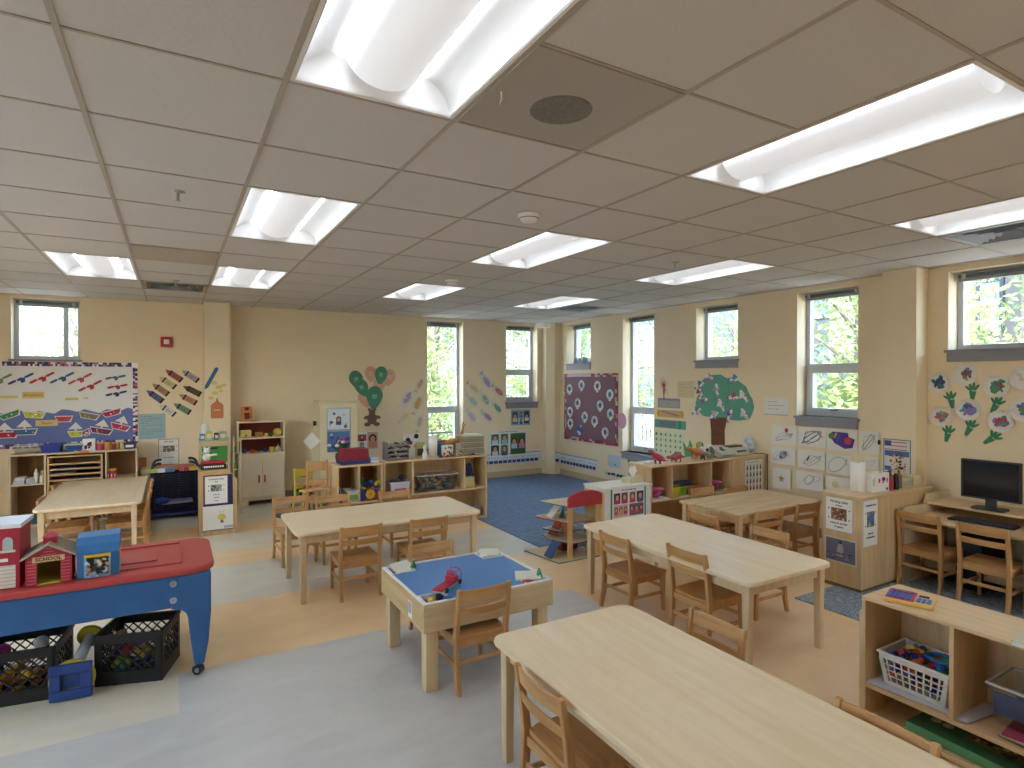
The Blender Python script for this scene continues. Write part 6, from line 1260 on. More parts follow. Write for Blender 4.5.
filler(90, 2.43, 6.27, 2.81, 6.46, .392, .53, [('#c9b04a', 'yellow'), ('#4a5a86', 'blue'), ('#8a8672', 'grey'), ('#b5983a', 'mustard'), ('#5f6f8f', 'slate blue')], .024, 'toy_block', '# block in the wide clear bin on the long low shelf', 'toy block', 'blocks in the wide clear bin', 5, (0, 2, 3))
q = MB(TR(3.04, 6.36, .386)); q.box(-.06, -.09, 0, .06, .02, .12, mat('#c9c2a0', .6)); q.box(-.045, -.092, .01, .035, -.09, .1, mat('#d9c36a', .6)); q.thing('label_box', 'cream box with a yellow label in the right opening of the long low shelf', 'box')
q = MB(TR(3.09, 6.42, .386, 0, 0, R(-12))); q.box(-.08, -.06, .02, .07, .04, .25, mat('#262c5a', .6)); q.thing('blue_folder', 'dark blue folder leaning behind the cream box', 'folder'); q = MB(TR(2.99, 6.33, .388)); q.box(-.035, -.05, 0, -.0, .07, .10, mat('#2f3a7a', .6)); q.thing('blue_box', 'narrow blue box left of the cream labelled box', 'box')
e = bin_('basket', 'pale basket on the bottom board of the long low shelf at the right', 'basket', 2.98, 6.25, .034, .2, .2, .1, mat('#a9a496', .6))
# on cubby F
e = thing('toy_carry_box', 'red box with a dark blue base on top of the two-hole cubby', 'box', (1.68, 6.36, .756), R(1)); MB().box(-.155, -.10, 0, .155, .10, .04, mat('#2b2f6a', .45)).obj('blue_base', e, bevel=.006); q = MB(Matrix(((1,0,0,0),(0,0,1,0),(0,1,0,0),(0,0,0,1)))); q.prism([(-.15, .04), (.15, .04), (.145, .16), (-.125, .16)], -.095, .095, mat('#8a1c30', .45)); q.obj('red_lid', e, bevel=.006)
book('blue_book', 'light blue box lying at the right end of the cubby, lower one', 'box', 1.90, 6.36, .756, .10, .16, .035, '#6f9fc9'); book('blue_book', 'light blue box on top of the other light blue one', 'box', 1.895, 6.37, .792, .09, .14, .025, '#8ab4d6')
e = thing('toy_bouquet', 'bunch of purple and white flowers behind the red box', 'flowers', (1.58, 6.52, .756)); q = MB(); q.lathe([(.04, 0), (.05, .06), (.045, .1)], mat('#2f4a3a', .6)); q.obj('pot', e); q = MB(); g = mat('#2f5a40', .7)
for k in range(16): a = rnd.uniform(0, 6.28); r = rnd.uniform(.02, .13); q.tube([(0, 0, .09), (r*.5*math.cos(a), r*.5*math.sin(a)*.6, .15), (r*math.cos(a), r*math.sin(a)*.6, .2+rnd.uniform(-.05, .04))], [.004, .01, .014], g, 5)
q.obj('leaves', e)
for k in range(10):
    a = rnd.uniform(0, 6.28); r = rnd.uniform(.03, .14); q = MB(); q.ball((r*math.cos(a), r*math.sin(a)*.5-.02, .21+rnd.uniform(-.04, .05)), .024, mat(['#8a3f8f', '#e2dce4', '#5a3a94', '#b078b8'][k % 4], .7), (1, 1, .7), n=8, k=5); q.obj('blossom', e)
bin_('white_bin', 'white bin with a green label in the left opening of the cubby', 'bin', 1.583, 6.22, .361, .118, .2, .12, mat('#c9c6bc', .5)); q = MB(FB(6.226)); q.rect(1.605, .39, 1.69, .44, mat('#6f9a5a', .6), 0, .012); q.thing('bin_label', 'green paper label on the white bin in the cubby', 'label')
q = MB(TR(1.55, 6.34, .361, 0, 0, R(-14))); q.box(-.03, -.08, .005, .0, .08, .17, mat('#2a3272', .6)); q.box(.0, -.08, .005, .006, .08, .17, mat('#c9ccd6', .6)); q.thing('dark_blue_binder', 'dark blue binder leaning at the left side of the cubby opening', 'binder')
bin_('red_bin', 'small orange-red bin in the right opening of the cubby', 'bin', 1.80, 6.25, .361, .15, .2, .13, mat('#a8503a', .5)); 
e = thing('toy_flower', 'yellow plastic gear flower standing at the front of the cubby opening', 'toy gear', (1.83, 6.228, .43)); q = MB(FB(0))
for k in range(8): q.disc(.038*math.cos(k*PI/4), .038*math.sin(k*PI/4), .016, YEL, 0, .012, n=10)
q.disc(0, 0, .03, YEL, 0, .012); q.disc(0, 0, .012, ORG, .012, .015); q.obj('gear_body', e)
filler(16, 1.74, 6.26, 1.95, 6.42, .44, .54, [('#2f8a44', 'green'), ('#2a46a0', 'blue'), ('#d8b52f', 'yellow')], .03, 'toy_gear', '# plastic piece heaped in the right opening of the cubby', 'toy', 'plastic pieces in the cubby', 9, (2, 1, 0)); q = MB(TR(1.75, 6.26, .363)); q.box(-.02, -.03, 0, .03, .05, .12, mat('#2a3f86', .6)); q.thing('blue_box', 'blue box in the right opening of the cubby beside the yellow gear', 'box')
# doll high chairs, play stroller left of the cubby
def highchair(lab, x, y, rz, c1, c2, h=.62):
    e = thing('doll_high_chair', lab, 'doll chair', (x, y, 0), rz)
    for sx in (-1, 1):
        for sy in (-1, 1): q = MB(); q.tube([(sx*.14, sy*.12, 0), (sx*.10, sy*.09, h*.55), (sx*.10, sy*.09, h if sy > 0 else h*.62)], .014, c1, 8); q.obj('leg', e)
    MB().box(-.11, -.10, h*.48, .11, .10, h*.52, c1).obj('seat', e, bevel=.003); MB().box(-.10, .08, h*.66, .10, .10, h*.74, c2).obj('back_slat', e, bevel=.003); MB().box(-.10, .08, h*.86, .10, .10, h*.98, c2).obj('back_slat', e, bevel=.003); MB().box(-.12, -.15, h*.64, .12, -.03, h*.67, c2).obj('tray', e, bevel=.003); MB().box(-.10, -.10, h*.2, .10, -.085, h*.24, c1).obj('rung', e); return e
WC = mat('#c79a6a', .5, kind='woodz', h2='#b58555')
e = highchair('yellow and wooden doll high chair left of the cubby', 1.30, 6.86, R(20), mat('#cfae48', .5), mat('#d2b840', .5), .66)
e = highchair('wooden doll chair with a tall back right beside the cubby', 1.315, 6.38, R(-8), WC, WC, .80)
q = MB(TR(1.30, 6.87, .36)); q.ball((0, 0, .05), .06, mat('#7a2a2c', .8), (1, .8, 1.2)); q.thing('doll', 'small dark red doll bundle sitting in the yellow high chair', 'doll')
e = thing('doll_stroller', 'black doll stroller with a green toy against the wall left of the high chairs', 'doll stroller', (1.40, 7.9, 0), R(-20)); e.scale = (.8, .8, .72); 
q = MB()
for s in (-1, 1): q.tube([(s*.1, -.15, .04), (s*.1, .0, .3), (s*.1, .12, .5), (s*.09, .16, .55)], .009, BLACK, 7); q.tube([(s*.1, .15, .04), (s*.1, .0, .3)], .009, BLACK, 7)
q.tube([(-.09, .16, .55), (.09, .16, .55)], .01, BLACK, 7); q.obj('stroller_frame', e)
for s in (-1, 1):
    for y in (-.15, .15): MB().cyl((s*.115, y, .04), (s*.135, y, .04), .04, DARK, n=14).obj('wheel', e)
q = MB(); q.ball((0, -.02, .30), .11, mat('#232326', .8), (.8, 1, .9)); q.obj('fabric_seat', e); q = MB(); q.ball((0, -.09, .30), .045, mat('#4f8a3a', .7)); q.obj('green_toy', e); q = MB(); q.ball((0, -.1, .14), .05, mat('#c9ccc8', .7)); q.obj('white_toy', e)
# --- tall cabinet with photo sheets
e = thing('tall_cabinet', 'tall pale cabinet with photo sheets on its door, by the back wall', 'cabinet', (1.66, 7.95, 0)); TW, TH_ = .50, 1.36; WA = mat('#d6c8a6', .55)
MB().box(0, 0, .02, .018, .36, TH_, WA).box(TW-.018, 0, .02, TW, .36, TH_, WA).box(.018, .35, .02, TW-.018, .36, TH_, WA).box(0, -.006, TH_, TW, .365, TH_+.02, WA).box(.018, .005, .02, TW-.018, .35, .04, WA).obj('cabinet_body', e)
MB().box(.0, -.02, .03, TW, 0, TH_-.005, WA).obj('door', e, bevel=.003)
q = MB(TR(-.02, -.0, 0)); q.box(-.07, .0, .6, .02, .012, TH_, mat('#c9bb98', .6)); q.obj('side_door', e)
q = MB(FB(-.02)); q.rect(.09, .70, .41, 1.29, mat('#b7bcc0', .2, metal=.3), 0, .002); q.obj('mirror_panel', e)
for k, (u, v, w, h, c, ppl) in enumerate([(.10, 1.0, .29, .27, '#c9d2dc', ['#3a4a8a']), (.10, .70, .29, .27, '#4a6a9a', ['#c9d4e2', '#30406a'])]):
    q = MB(FB(-.022)); q.rect(u, v, u+w, v+h, mat(c, .6), 0, .002)
    for j in range(10): q.disc(u+rnd.uniform(.03, w-.03), v+rnd.uniform(.03, h-.03), rnd.uniform(.012, .03), mat(rnd.choice(['#2f4a86', '#d9dde2', '#a8b4b0', '#6a5a50', '#33353f']), .7), .002, .0026+j*.0001, n=8)
    for i, s in enumerate(ppl): person(q, u+w*(.5+.25*i), v+h*.5, .07, s, .004)
    q.obj('photo_sheet', e)
q = MB(TR(1.64, 7.93, 0)); q.box(-.06, -.0, 1.06, -.02, .05, 1.12, BLACK); q.thing('cabinet_latch', 'small dark round clip on the side of the tall cabinet', 'clip')
q = MB(FB(7.93) @ Matrix.Translation((1.56, .86, 0)) @ Matrix.Rotation(R(42), 4, 'Z')); q.rect(-.08, -.08, .08, .08, mat('#e2ded4', .8), 0, .003); q.thing('tilted_paper', 'square white paper turned on its corner beside the tall cabinet', 'paper')
# --- hutch
e = thing('play_hutch', 'pale wooden play hutch with two doors with red handles and open red-backed shelves', 'play hutch', (.72, 8.40, 0)); HW = .585; HP = mat('#eadcbd', .5); RBK = mat('#7a2c20', .6)
q = MB(); q.box(0, 0, .10, HW, .30, .685, HP); q.obj('hutch_body', e, bevel=.003)
q = MB(); q.box(0, .0, 0.0, .13, .28, .10, HP).box(HW-.13, 0, 0, HW, .28, .10, HP).box(.13, .02, .06, HW-.13, .26, .10, HP); q.obj('base', e)
for x in (0, HW-.016): MB().box(x, .02, .685, x+.016, .30, 1.09, HP).obj('side_panel', e)
MB().box(.016, .285, .685, HW-.016, .30, 1.09, RBK).obj('back_panel', e); MB().box(-.004, .015, 1.09, HW+.004, .30, 1.104, HP).obj('top_panel', e); MB().box(.016, .02, .875, HW-.016, .285, .892, HP).obj('shelf_board', e)
for k in (0, 1):
    d = MB().box(.008+k*(HW/2-.002), -.014, .115, HW/2-.004+k*(HW/2-.004), 0, .585, HP).obj('door', e, bevel=.003)
    x = HW/2+(-.035 if k == 0 else .035); MB().box(x-.009, -.034, .30, x+.009, -.014, .40, mat('#b8322c', .4)).obj('handle', d, bevel=.004)
MB().box(.008, -.012, .60, HW-.008, 0, .675, HP).obj('drawer_panel', e, bevel=.002)
def ht(x, c, lab, kind, z, s): 
    q = MB(TR(.72+x, 8.50, z)); c = mat(c, .5)
    if kind == 'cup': q.lathe([(s*.7, 0), (s, s*1.8), (s*.9, s*1.8), (s*.6, .004)], c)
    elif kind == 'box': q.box(-s, -s*.5, 0, s, s*.5, s*1.3, c)
    elif kind == 'ball': q.ball((0, 0, s), s, c)
    elif kind == 'pot': q.lathe([(s*.6, 0), (s, s*.6), (s*.6, s*1.4), (s*.2, s*1.7), (s*.1, s*2.2)], c); 
    q.thing('toy_dish', lab, 'toy dish', 'toy dishes in the play hutch', bevel=.004 if kind == 'box' else 0)
e2 = thing('toy_toaster', 'pale yellow toy toaster on the upper shelf of the play hutch', 'toy toaster', (.72+.105, 8.49, .893)); MB().box(-.07, -.04, 0, .07, .04, .10, mat('#d9bf72', .5)).obj('toaster_body', e2, bevel=.02); MB().cyl((0, -.044, .03), (0, -.04, .03), .012, DARK).obj('toaster_knob', e2)
ht(.27, '#a8743f', 'brown toy box on the upper hutch shelf beside the toaster', 'box', .893, .05); ht(.36, '#d6b53f', 'yellow toy cup on the upper hutch shelf', 'cup', .893, .025); ht(.42, '#2f6a6a', 'teal toy cup on the upper hutch shelf', 'cup', .893, .025); ht(.50, '#d8bc48', 'large round yellow toy plate on the upper hutch shelf', 'ball', .893, .055)
ht(.09, '#26357a', 'dark blue toy bowl on the lower hutch shelf at the left', 'cup', .686, .03); ht(.19, '#c95a34', 'orange-red toy cup on the lower hutch shelf', 'box', .686, .032); ht(.27, '#2f6a5a', 'green toy cup on the lower hutch shelf', 'cup', .686, .018); ht(.35, '#26398a', 'blue toy bowl in the middle of the lower hutch shelf', 'ball', .686, .03); ht(.43, '#d8c04a', 'yellow toy beaker on the lower hutch shelf', 'cup', .686, .035); ht(.51, '#d9d09a', 'cream toy teapot at the right of the lower hutch shelf', 'pot', .686, .045); ht(.56, '#7f8a94', 'small grey toy cup at the right end of the lower hutch shelf', 'cup', .686, .015)
e2 = thing('toy_coffee_maker', 'orange toy coffee maker box with dark pictures, on top of the play hutch', 'toy coffee maker', (.84, 8.5, 1.105)); MB().box(-.065, -.04, 0, .065, .04, .20, mat('#c97a36', .6)).obj('box_body', e2); q = MB(FB(-.04)); q.prism([(-.03, .19), (.03, .19), (.018, .15), (-.018, .15)], 0, .002, mat('#3a1f1a', .6)); q.disc(0, .06, .034, mat('#5a2a20', .6), 0, .002, n=14, ry=.03); q.rect(-.035, .085, .035, .115, mat('#4a221c', .6), 0, .002); q.tube([(.034, .08, .002), (.05, .07, .004), (.034, .045, .002)], .004, mat('#3a1f1a', .6), 6); q.obj('pot_picture', e2)
# --- play stove (green doors)
e = thing('play_stove', 'play kitchen unit with a green door, topped with boxes, beside the left pilaster', 'play kitchen', (.27, 7.92, 0)); GN = mat('#3f8a3a', .5); KP = mat('#cdb58a', .5)
q = MB(); q.box(0, 0, 0, .02, .33, .92, KP).box(.30, 0, 0, .32, .33, .92, KP).box(-.005, -.005, .92, .325, .335, .935, mat('#9aa894', .5)).box(.02, .31, .02, .30, .33, .92, KP).box(.02, 0, .86, .30, .02, .92, KP).box(.02, 0, .62, .30, .02, .66, KP).box(.02, .02, .10, .30, .31, .12, KP); q.obj('unit_body', e, bevel=.002)
d = MB().box(.022, .002, .662, .298, .016, .858, GN).obj('door', e); MB().box(.11, -.006, .825, .19, .002, .845, BLACK).obj('handle', d); MB().box(.022, .002, .10, .298, .016, .60, GN).obj('door', e)
q = MB(); 
for x in (.36, .44): q.box(x, .02, 0, x+.014, .05, .96, KP)
for z in (.3, .55, .75, .9): q.box(.374, .025, z, .44, .045, z+.012, KP)
for z in (.32, .56, .76): q.box(.374, .03, z, .40, .035, z+.08, GN)
q.obj('side_rack', e)
q = MB(); q.lathe([(.05, 0), (.045, .16), (.03, .19)], mat('#dcdcd6', .6), c=(.33, 8.0, .936)); q.thing('white_jug', 'white cylinder jug on top of the green-doored play kitchen', 'jug')
for k, (x, w, h, c, n) in enumerate([(.37, .07, .10, '#cfc06a', 'yellow and blue'), (.30, .06, .075, '#4a86b5', 'blue'), (.45, .05, .08, '#3a4a3f', 'dark green'), (.52, .08, .095, '#a8a68a', 'grey-green')]):
    q = MB(TR(x, 7.96, .936)); q.box(-w/2, -.03, 0, w/2, .03, h, mat(c, .6)).box(-w*.35, -.032, h*.2, w*.35, -.03, h*.7, mat('#d9d6c0', .6)); q.thing('food_carton', '%s toy food carton on the green-doored play kitchen' % n, 'carton', 'toy food cartons')
# --- board on stand with two pages
e = thing('display_stand', 'wooden upright display box on the floor holding two posted pages', 'display stand', (.23, 7.0, 0)); KB = mat('#c9a877', .5, kind='woodz', h2='#b8945f'); Wd, Hd = .365, .70
MK2 = FB(0); q = MB(MK2); pr = [(0, 0), (Wd, 0), (Wd, .585), (.28, .695), (0, .695)]
q.prism([(0, 0), (.04, 0), (.04, .695), (0, .695)], -.02, 0, KB); q.prism([(Wd-.04, 0), (Wd, 0), (Wd, .585), (Wd-.04, .63)], -.02, 0, KB); q.prism([(.04, 0), (Wd-.04, 0), (Wd-.04, .05), (.04, .05)], -.02, 0, KB); q.prism([(.04, .645), (.31, .645), (.28, .695), (.04, .695)], -.02, 0, KB); q.prism([(.31, .645), (Wd-.04, .63), (Wd, .585), (.28, .695)], -.02, -.001, KB); q.obj('front_frame', e)
q = MB(MK2); q.prism([(.02, .02), (Wd-.02, .02), (Wd-.02, .60), (.28, .68), (.02, .68)], -.03, -.021, mat('#2c2f6a', .6)); q.obj('blue_panel', e)
q = MB(MK2); q.prism(pr, -.32, -.30, KB); q.obj('back_frame', e); MB().box(0, .02, .0, .02, .30, .69, KB).obj('side_panel', e); MB().box(Wd-.02, .02, 0, Wd, .30, .58, KB).obj('side_panel', e); MB().box(.0, .02, .68, .28, .30, .695, KB).obj('top_panel', e)
for x in (.03, Wd-.03): MB().cyl((x, -.004, .025), (x, 0, .025), .014, SIL, n=10).obj('bolt', e)
signpage('posted_sign', 'Dramatic play area sign with a small photo on the wooden display stand', 'sign', FB(6.999) @ Matrix.Translation((.28, .335, 0)), .225, .30, [('Dramatic play', .265, .026), ('area', .24, .022), ('area de', .10, .02), ('drama', .07, .02), ('Casa', .035, .02)], '#8a8f86', picture=(.06, .135, .165, .205))
bpy.data.objects['display_stand']; q = MB(FB(6.998) @ Matrix.Translation((.265, .06, 0))); q.rect(0, 0, .29, .255, PAPER); q.disc(.18, .13, .04, mat('#d6c552', .7), .003, .005, n=12, ry=.035); q.prism([(.165, .07), (.20, .07), (.19, .1), (.17, .1)], .003, .005, mat('#6a6470', .7)); q.rect(.20, .01, .29, .035, mat('#a8b0b8', .7), .003, .004); q.prism([(.16, .18), (.17, .18), (.155, .2)], .003, .004, GREY); q.prism([(.19, .18), (.2, .18), (.205, .205)], .003, .004, GREY); q.thing('drawing_page', 'white page with a yellow drawing, low on the wooden display stand', 'paper')
e = thing('toy_phone_pile', 'red and black toy piano lying on the wooden display stand', 'toy piano', (.37, 7.16, .696), R(4)); MB().box(-.13, -.10, 0, .12, .06, .05, BLACK).obj('black_base', e, bevel=.008); MB().box(-.12, -.08, .05, .12, .08, .08, mat('#b02434', .45)).obj('red_body', e, bevel=.014); q = MB()
for k in range(9): q.box(-.10+k*.022, -.104, .02, -.083+k*.022, -.10, .04, PAPER)
q.obj('keys', e)
e = thing('white_plush', 'small white plush toy sitting on the red toy piano', 'plush toy', (.31, 7.14, .777)); q = MB(); PLU = mat('#dcdad2', .9); q.ball((0, 0, .045), .042, PLU, (1, .8, 1.1)); q.ball((0, -.005, .115), .032, PLU); q.ball((-.022, 0, .145), .013, PLU); q.ball((.022, 0, .145), .013, PLU); q.tube([(.03, -.01, .06), (.07, -.015, .07), (.10, -.015, .068)], [.014, .012, .01], PLU, 7); q.obj('body', e); q = MB(); q.ball((-.03, -.02, .09), .016, mat('#8fb8b0', .8)); q.obj('green_ribbon', e)
# --- wire drying cart
e = thing('wire_cart', 'black rolling wire cart with a blue base, against the back wall beside the table', 'cart', (-.23, 8.10, 0)); CW, CDp = .49, .40; NV = mat('#1c2238', .45)
for y in (0, CDp):
    for xa, sg in ((0, 1), (CW, -1)): MB().tube([(xa, y, .05), (xa, y, .58), (xa+sg*.008, y, .62), (xa+sg*.03, y, .65), (xa+sg*.06, y, .665), (xa+sg*.10, y, .668)], .014, NV, 8).obj('corner_post', e)
MB().box(-.02, -.02, .04, CW+.02, CDp+.02, .07, mat('#26306a', .5)).obj('base_tray', e, bevel=.006)
for k in range(20):
    z = .13+k*.021; q = MB(); q.box(.01, 0, z, CW-.01, .004, z+.004, mat('#4a5274', .4)); q.box(.01, CDp-.004, z, CW-.01, CDp, z+.004, mat('#2a2d44', .5))
    for i in range(6): q.box(.03+i*.085, 0, z, .034+i*.085, CDp, z+.003, mat('#2a2d44', .5))
    q.obj('wire_shelf', e)
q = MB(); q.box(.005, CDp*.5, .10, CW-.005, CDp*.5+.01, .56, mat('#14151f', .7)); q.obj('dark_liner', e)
for x in (0, CW): MB().cyl((x-.01, 0, .025), (x+.01, 0, .025), .025, BLACK, n=12).obj('caster', e)
q = MB(TR(.0, 8.2, .575)); q.box(-.2, -.06, 0, .22, .08, .05, mat('#b5744f', .6)); q.thing('orange_tray', 'orange-brown tray on top of the wire cart', 'tray')
for k, (x, c, n) in enumerate([(-.19, '#a8b04a', 'green-yellow'), (-.12, '#c9ccd6', 'white'), (-.05, '#5a86b5', 'blue'), (.20, '#c9b85a', 'yellow'), (.12, '#b04a5a', 'red')]):
    q = MB(TR(x, 8.10, .56, R(10*k))); q.box(-.05, -.04, .005, .05, .04, .05, mat(c, .6)); q.thing('paper_bundle', '%s paper bundle at the front of the wire cart top' % n, 'paper bundle', 'bundles on the wire cart')
q = MB(TR(.03, 8.07, .19, R(3), R(12))); q.box(-.15, -.02, 0, .17, .12, .004, mat('#9aa0c4', .6)); q.thing('lavender_sheet', 'lavender sheet low at the front of the wire cart', 'paper'); q = MB(TR(-.12, 8.06, .20)); q.ball((0, 0, .03), .07, mat('#22409a', .7), (1.1, .4, .6)); q.thing('blue_cloth', 'bright blue crumpled cloth low at the front of the wire cart', 'cloth')
e = thing('small_drawer_box', 'small pale drawer box on the floor behind the wire cart', 'drawer box', (-.30, 8.56, 0)); MB().box(-.05, -.05, 0, .05, .15, .56, W_PALE).obj('box_body', e); MB().box(-.04, -.056, .48, .04, -.05, .54, W_PALE).obj('drawer', e); MB().box(-.08, .16, .50, .0, .185, .68, mat('#c07a52', .6)).obj('orange_backboard', e)
# --- on and in the paper shelf A
AZ = .826
bin_('clear_bin', 'clear tub at the left end of the paper shelf under the bulletin board', 'bin', -1.55, 8.42, AZ, .24, .2, .09, CLEAR, CRIM)
bin_('blue_bin', 'dark blue bin, left one of the blue pair on the paper shelf', 'bin', -1.31, 8.42, AZ, .19, .2, .09, mat('#26409a', .45)); bin_('blue_bin', 'blue bin, right one of the pair on the paper shelf', 'bin', -1.08, 8.42, AZ, .16, .2, .07, mat('#2f52a0', .45)); q = MB(TR(-1.0, 8.5, AZ+.075)); q.box(-.09, -.09, 0, .09, .08, .012, mat('#b9c9a8', .6)); q.thing('green_lid', 'pale green lid lying on the right blue bin of the paper shelf', 'tray')  # the pale green slab is the lid of the right blue bin
e = thing('milk_carton', 'white carton with red and black pictures on the paper shelf', 'carton', (-.86, 8.46, AZ)); MB().box(-.06, -.04, 0, .06, .04, .14, PAPER).obj('carton_body', e); q = MB(FB(-.04))
for k in range(9): q.disc(rnd.uniform(-.045, .045), rnd.uniform(.02, .12), .014, mat(rnd.choice(['#9a2a3a', '#2a2226', '#c9c6c4', '#5a2030']), .7), .0005, .002+k*.0001, n=8)
q.obj('carton_pictures', e)
for k, (x, c, n, h, r) in enumerate([(-.755, '#b5406a', 'pink', .09, .04), (-.68, '#c98a3a', 'amber', .09, .033), (-.62, '#6a3a2a', 'dark brown', .08, .022), (-.58, '#a87a34', 'ochre', .085, .022), (-.53, '#c4b48a', 'cream', .09, .028)]):
    e = thing('craft_jar', '%s craft jar in the row on the paper shelf' % n, 'jar', (x, 8.47, AZ), 0, 'craft jars on the paper shelf'); MB().lathe([(r*.9, 0), (r, .01), (r, h*.8), (r*.9, h*.85)], mat(c, .4)).obj('jar_body', e); MB().lathe([(r, h*.85), (r, h), (r*.9, h)], mat('#d9a24a', .5)).obj('jar_lid', e)
e = bin_('blue_basket', 'navy basket with a white label at the right end of the paper shelf', 'basket', -.52, 8.42, AZ, .13, .16, .075, mat('#2a3358', .45)); q = MB(FB(8.43)); q.rect(-.50, AZ+.02, -.42, AZ+.055, PAPER, 0, .006); q.thing('bin_label', 'white label on the navy basket', 'label')
e = thing('orange_paper_fish', 'orange paper fish hanging over the front edge of the paper shelf', 'paper cutout', (-.90, 8.372, AZ-.03)); q = MB(FB(0)); q.disc(0, .03, .05, mat('#d0803a', .7), 0, .004, ry=.02); q.prism([(-.04, .03), (-.09, .055), (-.09, .01)], 0, .004, mat('#c9a84a', .7)); q.obj('fish_body', e)
e = thing('tray_rack', 'wooden rack of shallow trays inside the paper shelf', 'tray rack', (-1.245, 8.39, .036)); RW = mat('#c9a878', .5); RWd = .52
MB().box(0, 0, 0, .02, .28, .75, RW).obj('side_panel', e); MB().box(RWd-.02, 0, 0, RWd, .28, .75, RW).obj('side_panel', e); MB().box(.02, 0, .735, RWd-.02, .28, .75, RW).obj('top_panel', e)
for k in range(11): 
    z = .03+k*.062; MB().box(.02, 0, z, RWd-.02, .27, z+.008, RW).box(.02, -.004, z, RWd-.02, .004, z+.016, RW).obj('tray_board', e)
for k in range(8):
    z = .10+k*.062+.13; c = ['#c9a98a', '#8a3a3a', '#b5b0a8', '#4a6a8a', '#c2c6ce', '#a84a4a', '#d9d4c4', '#5a7a9a'][k]
    for hx, (a, b) in enumerate(((.03, .24), (.26, .48))):
        q = MB(TR(-1.245, 8.39, .036)); q.box(a, .01, .03+k*.062+.0095+.124, b, .24, .03+k*.062+.018+.124, mat(c if hx == 0 else '#3a3438', .7)); 
        if k < 8: q.thing('paper_stack', 'stack of %s paper in the wooden tray rack' % ('coloured' if hx == 0 else 'dark'), 'paper', 'paper stacks in the tray rack')
for k, (x, z, w, h, c, n) in enumerate([(-1.50, .491, .10, .04, '#c9cbd0', 'white'), (-1.49, .533, .09, .03, '#d6d8dc', 'pale'), (-1.40, .491, .07, .055, '#b9bdc6', 'grey')]):
    q = MB(TR(x, 8.46, z)); q.box(-w/2, -.05, 0, w/2, .08, h, mat(c, .7)); q.thing('paper_pack', '%s pack of paper in the left opening of the paper shelf' % n, 'paper', 'paper packs in the left opening')
bottle(-1.35, 8.45, .491, .16, .022, '#d9d6cf', '#dedbd2', 'white glue bottle, taller one in the left opening of the paper shelf', 'glue_bottle'); bottle(-1.31, 8.47, .491, .13, .02, '#8a6a86', '#c9a0a0', 'purple bottle behind the white glue bottle', 'glue_bottle'); bottle(-1.27-.03, 8.42, .491, .10, .019, '#dcd9d2', '#4a6ab0', 'short white glue bottle in the left opening of the paper shelf', 'glue_bottle')
q = MB(); q.lathe([(.022, 0), (.022, .13), (.018, .135)], mat('#b9b82f', .45), c=(-1.255-.03, 8.44, .491)); q.thing('yellow_tube', 'yellow-green tube standing beside the glue bottles', 'tube')
e = thing('red_can', 'red striped can with a yellow lid in the right opening of the paper shelf', 'can', (-.64, 8.46, .491)); MB().lathe([(.045, 0), (.045, .085)], mat('#b52a3a', .5)).obj('can_body', e); MB().lathe([(.047, .085), (.047, .105), (.02, .106)], YEL).obj('can_lid', e); q = MB()
for k in range(8): a = k*PI/4; q.box(.0455*math.cos(a)-.004, .0455*math.sin(a)-.004, .01, .0455*math.cos(a)+.004, .0455*math.sin(a)+.004, .05, PAPER)
q.obj('white_stripes', e)
for k, (x, c, n) in enumerate([(-1.48, '#c9c6c4', 'white'), (-1.42, '#8a3a44', 'red'), (-1.36, '#4a7a8a', 'blue'), (-1.31, '#b5b08a', 'yellowish')]): q = MB(TR(x, 8.42, .036)); q.box(-.028, -.03, 0, .028, .12, .05+.01*(k % 2), mat(c, .6)); q.thing('small_packet', '%s packet on the bottom of the paper shelf at the left' % n, 'packet', 'packets at the bottom of the paper shelf')
# window sill items
for k, (x, c, n) in enumerate([(-8.1, '#8fa0b8', 'blue-grey'), (-7.98, '#a9b6c6', 'pale blue'), (-7.86, '#7f8ea6', 'slate')]): q = MB(FRW); q.prism([(x-.07, 1.93), (x+.07, 1.93), (x+.02, 2.03), (x-.04, 2.02)], -.09, -.04, mat(c, .7)); q.thing('sill_ornament', '%s ornament on the sill of the small window nearest the corner' % n, 'ornament', 'ornaments on the corner window sill')
# ================================================================ OUTSIDE
GZ = -.9
def ext(o): return o
MB().box(-60, -60, GZ-.1, 90, 90, GZ, mat('#c6c6bd', .9, noise=.2, nscale=.6)).obj('ground')['kind'] = 'structure'
MB().box(8.2, -20, GZ, 12.5, 40, GZ+.02, mat('#b9b4ab', .9)).obj('pavement')['kind'] = 'structure'
def building(label, x0, y0, x1, y1, h, m, wins, face, trim=PAPER, bk=None):
    """face: 'x' facade looks to -X at x0, 'y' facade looks to -Y at y0. wins (u0, v0, w, h)"""
    e = thing('building', label, 'building', (x0, y0, GZ))
    MB().box(0, 0, 0, x1-x0, y1-y0, h, m).obj('wall', e); MB().box(-.2, -.2, h, x1-x0+.2, y1-y0+.2, h+.3, GREY).obj('roof', e)
    for (u, v, w, hh) in wins:
        M = Matrix(((0,0,-1,0),(1,0,0,0),(0,1,0,0),(0,0,0,1))) if face == 'x' else Matrix(((1,0,0,0),(0,0,-1,0),(0,1,0,0),(0,0,0,1)))
        q = MB(M); t = .09; q.box(u-t, v-t, 0, u+w+t, v, .06, trim); q.box(u-t, v+hh, 0, u+w+t, v+hh+t, .06, trim); q.box(u-t, v, 0, u, v+hh, .06, trim); q.box(u+w, v, 0, u+w+t, v+hh, .06, trim); q.box(u, v+hh/2-.03, 0, u+w, v+hh/2+.03, .05, trim); o = q.obj('window', e)
        q = MB(M); q.box(u, v, .0, u+w, v+hh, .03, mat('#8fa9bb', .15)); q.obj('window_glass', o)
    return e
